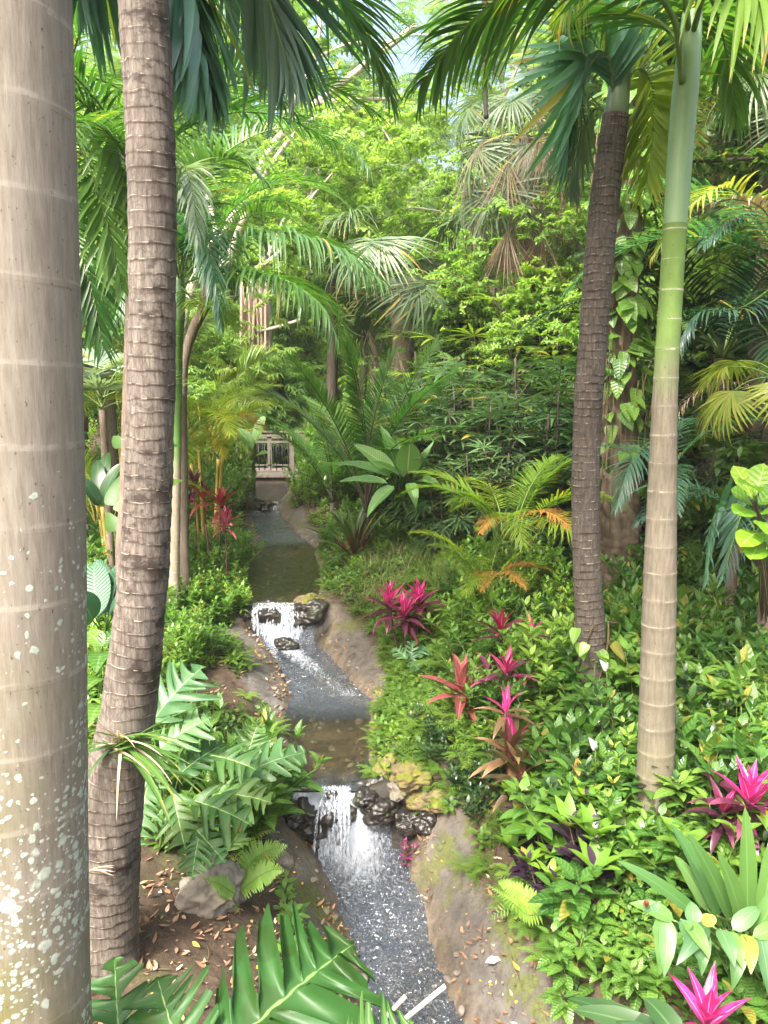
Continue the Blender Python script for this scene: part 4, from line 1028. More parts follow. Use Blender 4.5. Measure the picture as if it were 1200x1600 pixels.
# slim green-shaft palm behind the ringed trunk, with long arching fronds over the stream
bs = gp(276, 905); dC = float(bs[1]); dC = min(max(dC, 7.0), 8.2)
pts = [(272, 930), (273, 840), (275, 700), (277, 560), (279, 500)]
P, R = extend_down(pxpath(pts, dC), [.062, .058, .056, .055, .06])
tC, oC = palm('slim_palm', 'slim palm with a green shaft and long arching fronds behind the ringed trunk', P, R, 'trunkC', ring=.12, amp=.02, irr=.05, k=32, step=.015, rough=.004, seed=15, shape='bump')
cs = pxpath([(279, 500), (280, 460), (281, 425)], dC)
part('crownshaft', trunk_mb(cs, [.066, .064, .035], ring=9, amp=0, k=28, step=.03).mesh('crownshaft', M['shaft'], origin=oC), tC)
kwC = dict(jit=.09, tw=.25, L=.66, Wd=.032, n=66, a0=66, a1=22, droop=.75, rach=.012, rows=5, start=.14, grav=.75)
D = dC
for q, (pl, mt, ex) in enumerate([
    ([(281, 440, D), (335, 388, D), (430, 362, D - .2), (530, 388, D - .4), (598, 440, D - .5)], 'frondmid', dict(L=.80, n=78, droop=1.35, a0=78, a1=30, Wd=.034)),
    ([(281, 445, D), (345, 425, D - .3), (430, 432, D - .7), (500, 475, D - 1), (528, 530, D - 1.1)], 'frond', dict(L=.72, n=74, droop=1.3, a0=78, a1=30, Wd=.034)),
    ([(281, 445, D), (305, 470, D - .3), (340, 485, D - .6), (375, 512, D - .8)], 'frondlight', dict(L=.38, n=44)),
    ([(281, 440, D), (292, 330, D - .2), (325, 262, D - .4), (372, 250, D - .6), (415, 285, D - .7)], 'frondmid', dict(L=.55)),
    ([(281, 440, D), (300, 350, D - .5), (318, 370, D - .8), (338, 450, D - 1), (345, 510, D - 1)], 'blue', dict(L=.42, a0=48)),
    ([(281, 440, D), (255, 340, D + .2), (200, 330, D + .3), (150, 400, D + .3), (130, 470, D + .3)], 'frond', {}),
    ([(281, 440, D), (290, 320, D + .5), (350, 240, D + 1), (440, 200, D + 1.2), (540, 220, D + 1.3), (580, 270, D + 1.3)], 'frondmid', dict(L=.66, n=74, droop=1.3, a0=75, a1=30)),
    ([(281, 440, D), (275, 320, D - .3), (285, 260, D - .7), (300, 300, D - 1.1), (310, 380, D - 1.2)], 'silver', dict(L=.5, a0=50)),
    ([(281, 440, D), (262, 380, D - .4), (215, 420, D - .7), (180, 500, D - .8)], 'frond', {}),
    ([(281, 440, D), (270, 350, D + .5), (240, 280, D + .9), (190, 260, D + 1.2), (140, 300, D + 1.3)], 'frond', {})]):
    frond_px(tC, oC, pl, mt, seed=40 + q, **{**kwC, **ex})

# mossy dark trunk right beside it, bending right at the top
P, R = extend_down(pxpath([(287, 850), (286, 740), (285, 620), (289, 560), (302, 515), (318, 480), (330, 430), (335, 380)], dC + .5), [.06, .055, .05, .05, .055, .06, .06, .055])
tC2, oC2 = palm('crooked_palm', 'thin dark crooked trunk touching the slim green shaft palm', P, R, 'trunkgrey', ring=.09, amp=.03, irr=.4, k=28, step=.02, seed=17)
feather = [frond_mesh(1.7, e0, e1, 'frond', 'stemgreen', L=.45, Wd=.024, n=50, droop=.6, seed=60 + k, rach=.010) for k, (e0, e1) in enumerate([(70, -40), (50, -60), (30, -75), (60, -20)])]
for (pn, me, mt) in crown_kit(feather, 9, seed=5): part('frond', me, tC2, Matrix.Translation(Vector(P[-1]) - Vector(oC2)) @ mt)
# grey trunk just left of the ringed trunk
P, R = extend_down(pxpath([(194, 900), (198, 780), (202, 650), (206, 520), (210, 400), (214, 280)], 5.2), [.055, .05, .048, .046, .044, .044])
tG, oG = palm('grey_palm', 'slender grey trunk showing just left of the ringed brown trunk', P, R, 'trunkgrey', ring=.1, amp=.02, k=28, step=.02, seed=18)
for (pn, me, mt) in crown_kit(feather, 8, seed=25): part('frond', me, tG, Matrix.Translation(Vector(P[-1]) - Vector(oG)) @ mt)
# feather palm whose crown fills the gap between the two near trunks
P, R = extend_down(pxpath([(40, 1000), (60, 600), (85, 250), (95, 150)], 5.6), [.10, .09, .085, .08])
tH, oH = palm('feather_palm', 'palm with dark drooping feather fronds filling the gap between the two left trunks', P, R, 'trunkgrey', ring=.1, amp=.02, k=28, step=.02, seed=19)
kwH = dict(jit=.1, tw=.25, L=.52, Wd=.038, n=40, a0=60, a1=22, droop=.5, rach=.014, rows=5, start=.15, grav=.5)
for q, pl in enumerate([[(95, 150, 5.6), (120, 110, 5.4), (160, 170, 5.2), (190, 260, 5.1), (205, 350, 5.0)], [(95, 150, 5.6), (130, 40, 5.6), (180, 10, 5.5), (240, 60, 5.4), (262, 130, 5.3)],
                        [(95, 150, 5.6), (115, 200, 5.3), (150, 290, 5.0), (175, 380, 4.9), (190, 450, 4.9)], [(95, 150, 5.6), (100, 60, 6.0), (140, 20, 6.4), (190, 60, 6.8)],
                        [(95, 150, 5.6), (100, 260, 5.4), (120, 370, 5.2), (145, 460, 5.2), (160, 540, 5.2)], [(95, 150, 5.6), (60, 60, 5.6), (0, 60, 5.6), (-60, 160, 5.6)],
                        [(95, 150, 5.6), (130, 120, 6.2), (200, 150, 6.8), (260, 230, 7.0), (285, 300, 7.0)]]):
    frond_px(tH, oH, pl, 'frond', seed=70 + q, **kwH)

# fan palm with a skirt of dead fronds, upper right of the middle
dF = 12.9
P, R = extend_down(pxpath([(862, 760), (850, 560), (838, 400), (825, 300), (815, 215)], dF), [.15, .14, .14, .14, .14])
tF, oF = palm('skirted_fan_palm', 'tall fan palm with a hanging skirt of dead brown fronds below its crown', P, R, 'trunkgrey', ring=.12, amp=.03, k=28, step=.03, seed=21)
cF = P[-1]
fanG = [fan_mesh(.9, .85, e0, e1, 'sabal', 'stemgreen', tiltb=tb, seed=k, span=210, droop=dr * 1.6, nseg=38, join=.28, jit=.10) for k, (e0, e1, tb, dr) in enumerate([(60, 20, -30, .7), (35, -10, -40, .8), (10, -40, -35, .7), (-10, -65, -20, .5)])]
fanDead = [fan_mesh(1.05, .8, e0, e1, 'dead', 'stem', tiltb=-20, seed=k + 9, span=75, droop=.35, nseg=26, join=.22, jit=.26, cup=.0) for k, (e0, e1) in enumerate([(15, -75), (0, -80), (25, -70)])]
def fans(t, o, c, specs, meshes, nm, sc=1.0, label=None):
    for az, z, k, s in specs:
        part(nm, meshes[k], t, Matrix.Translation(Vector(c) - Vector(o) + Vector((0, 0, z))) @ Matrix.Rotation(math.radians(az), 4, 'Z') @ Matrix.Scale(s * sc, 4), label)
FS = 1.05
fans(tF, oF, cF, [(20, .1, 0, 1), (80, .15, 0, .9), (140, .1, 0, 1), (200, .1, 1, 1), (250, .1, 1, .95), (300, .05, 1, 1), (340, 0, 1, .9), (170, 0, 2, 1), (215, -.1, 2, 1.05), (265, -.15, 2, 1), (190, -.25, 3, 1.1), (235, -.35, 3, 1.1), (275, -.3, 3, 1), (320, -.2, 2, .9), (40, 0, 1, 1), (110, 0, 1, 1), (205, -.5, 3, 1), (170, -.45, 3, 1.05)], fanG, 'fan_frond', FS)
fans(tF, oF, cF, [(200, -.1, 0, 1.0), (225, .1, 2, 1.0), (250, -.1, 0, 1.1), (275, .15, 2, 1.1), (285, 0, 2, 1.0), (300, -.05, 1, 1.1), (315, .1, 2, 1.1), (320, -.75, 1, 1), (250, -.85, 1, 1.1), (210, -.75, 0, .9), (285, -.95, 1, 1), (300, -.8, 0, 1)], fanDead, 'dead_frond', 1.1, label='dry brown hanging frond')
skirt = [fan_mesh(.5, .8, e0, -84, 'dead', 'stem', tiltb=-8, seed=k + 60, span=60, droop=.1, nseg=22, join=.2, jit=.2, cup=.0) for k, e0 in enumerate((-20, -40, 0))]
fans(tF, oF, cF, [(150 + k * 31, -.25 - .17 * (k % 8), k % 3, 1.15) for k in range(20)], skirt, 'dead_frond', 1.0, label='dry brown hanging frond')
# thin trailing dead spathe / aerial stem hanging at the top
# shaggy fan palm in the middle distance
dS = 14.0
P, R = extend_down(pxpath([(632, 640), (630, 540), (628, 480), (628, 440)], dS), [.2, .2, .2, .2])
tS, oS = palm('shaggy_fan_palm', 'grey green fan palm with drooping shaggy crown in the middle distance', P, R, 'trunkgrey', ring=.1, amp=.05, k=24, step=.05, seed=22)
fans(tS, oS, P[-1], [(k * 47, .25 - .06 * (k % 4), k % 4, 1.35) for k in range(20)], fanG, 'fan_frond')
fans(tS, oS, P[-1], [(200, -.5, 0, .7), (320, -.4, 1, .8), (350, -.5, 0, .75), (260, -.7, 1, .8)], fanDead, 'dead_frond', label='dry brown hanging frond')

# two silver fan palms on the left
silv = [fan_mesh(.8, .7, e0, e1, 'silver', 'stemgreen', tiltb=tb, seed=k + 20, span=270, droop=.25, nseg=36, join=.55) for k, (e0, e1, tb) in enumerate([(70, 40, -10), (45, 15, 10), (25, -10, 20)])]
def fan_palm(label, px, py, d, h, meshes, sc, n=12, trunk='trunkgrey', tr=.12, group=None, zs=(0, .15), seed=0):
    b_ = at(px, py, d); g = float(ground(b_[0], b_[1])); top = b_[2]
    P = [(b_[0], b_[1], g - .2), (b_[0], b_[1], (g + top) / 2), (b_[0], b_[1], top)]
    t, o = palm('fan_palm', label, P, [tr] * 3, trunk, ring=.1, amp=.04, k=24, step=.04, seed=seed, group=group)
    r = random.Random(seed)
    fans(t, o, P[-1], [(q * 137.5 + r.uniform(-15, 15), r.uniform(*zs), q % len(meshes), r.uniform(.85, 1.1)) for q in range(n)], meshes, 'fan_frond', sc)
    return t
fan_palm('silvery blue fan palm glimpsed behind the gap between the left trunks', 160, 500, 11.5, 2, silv, 1.25, 12, seed=3)
fan_palm('low pale fan palm left of the ringed trunk with dull drooping fans', 160, 640, 8.5, 1, silv, .75, 10, seed=4, tr=.04)
fan_palm('pale fan palm far behind the shaggy one', 585, 400, 19.0, 3, fanG, 1.1, 14, seed=5)
fan_palm('fan palm with tired fronds at the right edge below the dry feather frond', 1225, 610, 6.2, 2, [fan_mesh(.7, .6, e0, e1, 'yellowing', 'stemgreen', tiltb=-20, seed=k + 30, span=170, droop=1.0, nseg=26) for k, (e0, e1) in enumerate([(50, -10), (20, -40), (0, -60)])], .75, 11, seed=6, tr=.06)
fan_palm('tall fan palm with hanging dead fronds at the upper right edge', 1215, 200, 9.0, 2, fanG[:3] + fanDead, 1.0, 14, seed=7)

# dark feather palms in the shade on the right
def feather_palm(name, label, px, py, d, n, meshes, sc, tr=.12, trunk='trunkgrey', tilt=.1, seed=0, group=None, spread=.4):
    b_ = at(px, py, d); g = float(ground(b_[0], b_[1])); top = max(b_[2], g + .1)
    t, o = palm(name, label, [(b_[0], b_[1], g - .2), (b_[0], b_[1], (g + top) / 2), (b_[0], b_[1], top)], [tr] * 3, trunk, ring=.12, amp=.06, k=24, step=.04, seed=seed, group=group)
    for (pn, me, mt) in crown_kit(meshes, n, seed=seed, tilt=tilt, spread=spread): part('frond', me, t, Matrix.Translation(Vector((b_[0], b_[1], top)) - Vector(o)) @ mt @ Matrix.Scale(sc, 4))
    return t, o
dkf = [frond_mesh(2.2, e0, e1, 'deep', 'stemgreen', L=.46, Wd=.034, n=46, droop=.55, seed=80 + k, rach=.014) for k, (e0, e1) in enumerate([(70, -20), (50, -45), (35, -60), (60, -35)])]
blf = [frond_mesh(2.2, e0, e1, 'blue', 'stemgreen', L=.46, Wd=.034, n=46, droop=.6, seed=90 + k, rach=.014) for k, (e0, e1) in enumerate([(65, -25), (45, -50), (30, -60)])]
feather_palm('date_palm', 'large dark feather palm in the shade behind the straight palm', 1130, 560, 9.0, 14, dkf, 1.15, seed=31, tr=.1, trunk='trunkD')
t, o = feather_palm('date_palm', 'dark feather palm leaning in from the right edge above the shade', 1230, 430, 7.5, 12, blf, 1.0, seed=32, tr=.1, trunk='trunkD')
frond_px(t, o, [(1230, 420, 7.5), (1150, 300, 7.2), (1080, 320, 7.0), (1020, 400, 7.0)], 'yellowing', seed=33, L=.42, Wd=.03, n=40, droop=.7, rach=.012, label='yellowing frond')
frond_px(t, o, [(1225, 400, 6.6), (1195, 330, 6.4), (1150, 312, 6.3), (1112, 318, 6.3)], 'deadpale', 'stem', seed=34, L=.32, Wd=.026, n=26, droop=1.0, rach=.01, name='dead_frond', label='dry straw coloured frond')
frond_px(t, o, [(1230, 430, 7.5), (1160, 480, 7.0), (1090, 490, 6.8), (1050, 560, 6.7)], 'blue', seed=35, L=.42, Wd=.03, n=44, droop=.8, rach=.012)
frond_px(t, o, [(1240, 640, 8), (1160, 600, 7.6), (1085, 615, 7.4), (1040, 680, 7.3)], 'deadpale', 'stem', seed=36, L=.26, Wd=.012, n=30, droop=1.2, rach=.01, name='dead_frond', label='bare grey dead frond')
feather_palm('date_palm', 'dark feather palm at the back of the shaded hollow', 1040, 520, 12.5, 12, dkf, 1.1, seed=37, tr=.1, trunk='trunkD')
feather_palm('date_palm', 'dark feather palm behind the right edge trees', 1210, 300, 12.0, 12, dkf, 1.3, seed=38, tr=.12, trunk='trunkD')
t, o = feather_palm('young_palm', 'low blue green young palm with wide feather fronds on the shaded right bank', 1150, 810, 7.0, 6, blf, .55, seed=39, tr=.05)
frond_px(t, o, [(1165, 860, 6.6), (1130, 790, 6.3), (1110, 830, 6.0), (1100, 905, 5.8)], 'blue', seed=41, L=.42, Wd=.028, n=40, droop=.3, rach=.01, up=(0, -.9, .4))
frond_px(t, o, [(1165, 860, 6.6), (1180, 780, 6.4), (1160, 800, 6.0), (1130, 900, 5.8)], 'blue', seed=42, L=.42, Wd=.028, n=40, droop=.3, rach=.01, up=(0, -.9, .4))
# frond hanging between the two right trunks
t, o = feather_palm('young_palm', 'young palm between the two right trunks with a long drooping frond', 1045, 745, 6.6, 4, blf, .5, seed=43, tr=.05)
frond_px(t, o, [(1045, 720, 6.6), (1020, 690, 6.5), (985, 725, 6.3), (962, 795, 6.2)], 'blue', seed=44, L=.30, Wd=.024, n=40, droop=.8, rach=.009)

# areca clumps
arf = [frond_mesh(1.5, e0, e1, 'areca', 'stemgold', L=.36, Wd=.022, n=42, droop=.5, seed=110 + k, rach=.009, start=.3) for k, (e0, e1) in enumerate([(82, 5), (70, -25), (60, -45), (78, -10)])]
arb = [frond_mesh(1.5, e0, e1, 'frondlight', 'stemgreen', L=.38, Wd=.024, n=40, droop=.55, seed=120 + k, rach=.009, start=.25) for k, (e0, e1) in enumerate([(80, 0), (68, -30), (55, -50), (75, -15)])]
rust = frond_mesh(1.5, 60, -40, 'rustfrond', 'stemgold', L=.34, Wd=.02, n=40, droop=.7, seed=130, rach=.009, start=.3)
yel = frond_mesh(1.4, 50, -70, 'yellow', 'stemgold', L=.34, Wd=.022, n=40, droop=.8, seed=131, rach=.009, start=.3)
def areca(label, px, py, d, n, meshes, sc, extra=(), seed=0, canes=4, ch=.5, stem='stemgold'):
    b_ = at(px, py, d); g = float(ground(b_[0], b_[1])); t = thing('areca_palm', label, 'palm', (b_[0], b_[1], g)); r = random.Random(seed)
    for k in range(canes):
        a = k * 2.4; m = MB(); h = ch * r.uniform(.6, 1.2) * sc; x, y = .12 * sc * math.cos(a), .12 * sc * math.sin(a)
        tube(m, spline([(x, y, -.1), (x * 1.5, y * 1.5, h * .5), (x * 2, y * 2, h)], 10), .022 * sc, 7); part('cane', m.mesh('cane', M[stem]), t)
    kit = crown_kit(meshes, n, z=ch * .8 * sc, spread=.5, seed=seed, scale=(.75 * sc, 1.15 * sc), r0=.16 * sc)
    for (pn, me, mt) in kit: part('frond', me, t, mt)
    for me, az, s, lb in extra: part('frond', me, t, Matrix.Translation((0, 0, ch * .8 * sc)) @ Matrix.Rotation(math.radians(az), 4, 'Z') @ Matrix.Scale(s * sc, 4), lb)
    return t
areca('golden areca palm with a browning frond left of the footbridge', 318, 760, 10.5, 18, arf, 1.15, [(rust, -35, .8, 'orange brown frond'), (yel, -60, .7, 'yellow drooping frond')], seed=4, ch=1.7)
areca('yellow green areca palm at the left edge behind the ringed trunk', 165, 720, 9.5, 13, arf, 1.1, seed=5, ch=.7)
areca('bright areca palm with arching fronds right of the paddle leaf plant', 795, 800, 8.2, 15, arb, .85, [(rust, -60, .9, 'orange brown frond'), (rust, -120, .7, 'orange brown frond')], seed=6, ch=.85, stem='stemgreen')
areca('small areca with orange tinted fronds at the foot of the bright one', 760, 845, 7.5, 8, arb, .6, [(rust, -100, .9, 'orange brown frond'), (rust, -60, .8, 'orange brown frond'), (rust, 0, .9, 'orange brown frond')], seed=7, ch=.6, stem='stemgreen')
areca('pale areca far behind the footbridge', 450, 650, 20.0, 12, arb, 1.0, seed=8, ch=.8)
areca('areca behind the silver fan palm at the far left', 190, 600, 13.0, 14, arf, 1.5, seed=9, ch=1.2)

# cycad-like feather clumps in the middle
cyf = [frond_mesh(1.8, e0, e1, 'frond', 'barkdark', L=.30, Wd=.022, n=56, droop=.25, seed=140 + k, rach=.011, start=.2, lift=.1, taper=(.5, .3)) for k, (e0, e1) in enumerate([(86, 60), (75, 20), (65, -10), (80, 40)])]
feather_palm('cycad', 'tall upright feather leaf clump beyond the paddle leaf plant', 572, 800, 10.5, 13, cyf, 1.3, tr=.05, trunk='trunkD', seed=51)
feather_palm('cycad', 'feather leaf clump leaning over the right of the footbridge', 520, 785, 13.0, 12, cyf, 1.15, tr=.05, trunk='trunkD', seed=52)
feather_palm('cycad', 'feather leaf clump in front of the dark lady palms', 650, 790, 11.2, 11, cyf, 1.1, tr=.05, trunk='trunkD', seed=53)

areca('areca palm crowding the left end of the footbridge', 318, 760, 14.6, 13, arf, 1.1, seed=14, ch=.7)
# ------------------------------------------------------------------ background trees
def tree(name, kit, label, px, d, rz=None, scale=1.0, group=None):
    p = at(px, 700, d); return put(kit, name, label, 'tree', (p[0], d, float(ground(p[0], d))), rz, scale, group)
TK = [tree_kit(1, 15, .2, 4.2, .25, 11, 'feather', ('tree', 'branch'), 1.0, .7, lean=(1.2, 0), clump=6, spread=.7, flat=.35),
      tree_kit(2, 14, .22, 4.6, .2, 11, 'feather', ('treelime', 'branch'), 1.0, .8, lean=(-.8, 0), clump=6, spread=.7, flat=.35),
      tree_kit(3, 12, .2, 4.0, .15, 10, 'leafy', ('tree', 'bark'), 1.0, .8, clump=5, spread=.6),
      tree_kit(4, 9, .14, 3.2, .1, 10, 'leafy', ('treelime', 'bark'), .9, .7, clump=6, spread=.55),
      tree_kit(5, 13, .22, 4.2, .1, 11, 'leafy', ('treedark', 'barkdark'), 1.0, .85, clump=6, spread=.7),
      tree_kit(6, 5, .08, 2.0, .05, 9, 'narrow', ('treelime', 'bark'), .9, .6, clump=8, spread=.4)]
FE, LI, LE, LB, DK, SM = TK
for (k, lab, px, d, sc) in [
    (FE, 'feathery green tree with pale limbs left of the sky gap', 470, 30, .8), (LI, 'lime green feathery tree in the middle behind the shaggy fan palm', 590, 34, .68),
    (FE, 'feathery tree right behind the skirted fan palm', 790, 33, 1.0), (LI, 'lime feathery tree behind the dark leaning trunk', 890, 29, 1.0),
    (LI, 'bright feathery tree at the far left behind the smooth trunk', 190, 28, 1.0), (FE, 'feathery tree behind the slim green shaft palm', 320, 32, 1.0),
    (LB, 'round lime tree directly above the footbridge', 455, 25, .62), (LB, 'lime broadleaf tree behind the upright cycad', 560, 25, .6),
    (LE, 'broadleaf tree between the shaggy and the skirted fan palms', 700, 23, .52), (LB, 'low lime tree under the skirted fan palm', 765, 17.5, .48),
    (LE, 'leafy green tree behind the lady palms', 850, 17, .42), (LB, 'small bright tree behind the vine covered trunk', 905, 18, .6),
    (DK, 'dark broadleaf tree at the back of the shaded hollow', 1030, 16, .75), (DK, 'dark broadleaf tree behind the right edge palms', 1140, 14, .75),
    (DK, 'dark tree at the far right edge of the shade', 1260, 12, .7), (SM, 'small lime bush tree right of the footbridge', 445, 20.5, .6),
    (SM, 'small lime bush tree left of the footbridge', 350, 20, .7), (LE, 'leafy tree at the far left between smooth and ringed trunks', 130, 20, .6),
    (SM, 'bushy lime tree behind the left end of the footbridge', 385, 25, .9), (LB, 'lime tree at the left behind the golden areca', 250, 23, .6), (SM, 'bushy lime tree in front of the middle trees', 640, 22, .8)]:
    tree('tree', k, lab, px, d, None, sc)
for (k, lab, px, d, sc) in [(LB, 'low lime broadleaf tree over the lady palms left of the skirted fan palm', 705, 14.0, .42), (LE, 'low green broadleaf tree over the lady palms below the skirted fan palm', 765, 12.9, .36), (LB, 'low lime broadleaf tree hiding the foot of the skirted fan palm', 820, 12.3, .38), (LB, 'low lime broadleaf tree beside the dark leaning palm', 868, 12.5, .43), (LE, 'broadleaf tree between the dark leaning palm and the vine covered trunk', 910, 12.0, .4), (LB, 'low lime broadleaf tree right of the shaggy fan palm', 735, 16, .5)]:
    tree('tree', k, lab, px, d, None, sc)
for (k, lab, px, d, sc) in [(LE, 'leafy tree standing left of the picture', -220, 9, .6), (LB, 'lime tree standing far left of the picture', -150, 15, .7), (DK, 'dark tree standing right of the picture', 1420, 8, .6), (LE, 'tree standing far right of the picture', 1450, 13, .7), (LE, 'tree on the left slope outside the picture', -500, 14, .8)]:
    tree('tree', k, lab, px, d, None, sc)
r_ = random.Random(12)
for row, (y0, kinds, sc0, st) in enumerate([(28, [SM, LB, SM, LE], .85, 85), (34, [LB, LE, LB], .8, 85), (41, [LB, LI, LE, FE], .9, 75), (50, [LI, FE, LE], 1.0, 75)]):
    for q, px in enumerate(range(30 + row * 20, 1250, st)):
        if (row == 3 and 540 < px < 800) or (row == 2 and 610 < px < 760): continue
        tree('tree', kinds[q % len(kinds)], ['bushy tree on the added rise behind the footbridge', 'broadleaf tree of the second row on the added rise', 'tree of the third row on the added rise far behind', 'tree on the skyline of the added rise'][row], px + r_.uniform(-30, 30), y0 + r_.uniform(-2, 2), None, sc0 * r_.uniform(.8, 1.2) * (.55 if row > 1 and 600 < px < 770 else 1), ['bushy trees behind the bridge', 'second row of trees', 'third row of trees', 'skyline trees'][row])
# pale branching tree leaning over the stream
def limb_tree():
    w, lf = MB(), MB(); r = np.random.default_rng(77); d = 17.0
    def L(pts, r0, r1, k=7):
        P = spline(pxpath(pts, d), 24); tube(w, P, np.linspace(r0, r1, 24), k); return P
    base = at(279, 760, d); base[2] = float(ground(base[0], d)) - .2
    P0 = np.vstack([base, pxpath([(290, 480), (390, 300), (440, 210), (560, 110), (650, 40)], d)]); P0 = spline(P0, 40); tube(w, P0, np.linspace(.13, .06, 40), 9)
    ends = []
    for pts, r0 in [([(352, 420, 17), (400, 300, 16.6), (470, 200, 16.2), (545, 165, 16)], .10), ([(500, 160, 17), (560, 155, 17), (640, 155, 17.4), (700, 150, 17.5)], .06), ([(515, 160, 17), (570, 175, 17), (600, 205, 16.8), (620, 240, 16.5)], .04),
                    ([(420, 400, 17.2), (450, 330, 17.5), (490, 240, 17.8)], .06), ([(425, 390, 17), (470, 330, 16.6), (520, 270, 16.4)], .06), ([(430, 385, 17), (480, 310, 17), (540, 280, 17)], .05),
                    ([(400, 420, 17), (430, 400, 17), (470, 345, 17), (500, 260, 17)], .06), ([(430, 205, 17), (480, 120, 17), (500, 40, 17), (490, -40, 17)], .07), ([(560, 110, 17), (620, 60, 16.5), (700, 55, 16)], .04), ([(470, 105, 17), (540, 70, 17), (600, 65, 17), (650, 50, 17)], .04), ([(545, 350, 17), (600, 340, 17), (640, 325, 17), (690, 330, 17)], .035), ([(350, 430, 17), (330, 330, 17.5), (300, 240, 18)], .07)]:
        P = L(pts, r0, r0 * .3); ends += [P[10], P[16], P[20], P[23]]
    ends += [P0[30], P0[35], P0[39]]
    C = np.repeat(np.array(ends), 3, 0); C = C + r.normal(0, .55, C.shape) + np.array([0, .3, .35]); lf.stamp(SPR['feather'], rand_rot(len(C), .4, r) * (.6 * (.7 + .6 * r.random(len(C))))[:, None, None], C, r.random(len(C)))
    t = thing('tree', 'pale smooth branching tree with feathery leaves leaning over the head of the stream', 'tree', base)
    part('trunk', w.mesh('trunk', M['limb'], origin=base), t); part('crown', lf.mesh('crown', [M['tree'], M['branch']], origin=base), t)
limb_tree()

# fig with hanging roots beyond the bridge
base = at(405, 700, 21.0); base[2] = float(ground(base[0], base[1])) - .1
t = thing('fig_tree', 'pale fig trunk with a curtain of hanging roots beyond the footbridge', 'tree', base)
m = MB(); rr_ = np.random.default_rng(5)
for k in range(46):
    x = rr_.uniform(376, 420); top = at(x, rr_.uniform(430, 480), 21 + rr_.uniform(-.3, .3)); bot = at(x + rr_.uniform(-5, 5), rr_.uniform(580, 690) if 385 < x < 412 else rr_.uniform(600, 760), 21 + rr_.uniform(-.3, .3)); 
    tube(m, spline([top, (top + bot) / 2 + rr_.normal(0, .04, 3), bot], 8), rr_.uniform(.02, .05), 5)
part('hanging_roots', m.mesh('hanging_roots', M['roots'], origin=base), t)
m = MB(); tube(m, spline(np.vstack([at(408, 780, 21), at(414, 600, 21), at(417, 500, 21), at(410, 400, 21)]), 20), np.linspace(.17, .13, 20), 10); tube(m, spline(pxpath([(384, 780, 21.3), (386, 600, 21.2), (396, 450, 21)], 21), 20), np.linspace(.13, .1, 20), 9); tube(m, spline(pxpath([(396, 520, 21), (430, 512, 20.5), (470, 500, 20)], 21), 10), .05, 6)
part('trunk', m.mesh('trunk', M['branch'], origin=base), t)
ck = tree_kit(15, 6, .1, 3.0, .2, 8, 'leafy', ('treelime', 'branch'), .8, .7, clump=5)
part('crown', ck[1][1], t, Matrix.Translation((0, 0, 5.2)))

for (lab, px, d, rad, ptop) in [('dark trunk standing in the shrubs right of the footbridge', 508, 15, .12, 420), ('thin dark trunk behind the cycad clump', 560, 18, .1, 350), ('dark trunk in the shaded hollow', 1105, 11.5, .09, 500)]:
    b_ = at(px, 700, d); g = float(ground(b_[0], d)); top = at(px + 12, ptop, d)
    o = np.array([b_[0], d, g - .1]); m = MB(); P = spline([o, (o + top) / 2 + np.array([.05, 0, 0]), top], 20); tube(m, P, np.linspace(rad, rad * .8, 20), 9)
    t = thing('tree', lab, 'tree', o); part('trunk', m.mesh('trunk', M['barkdark'], origin=o), t); part('crown', ck[1][1], t, Matrix.Translation(Vector(top - o) - Vector((0, 0, 1.2))) @ Matrix.Scale(.6, 4))

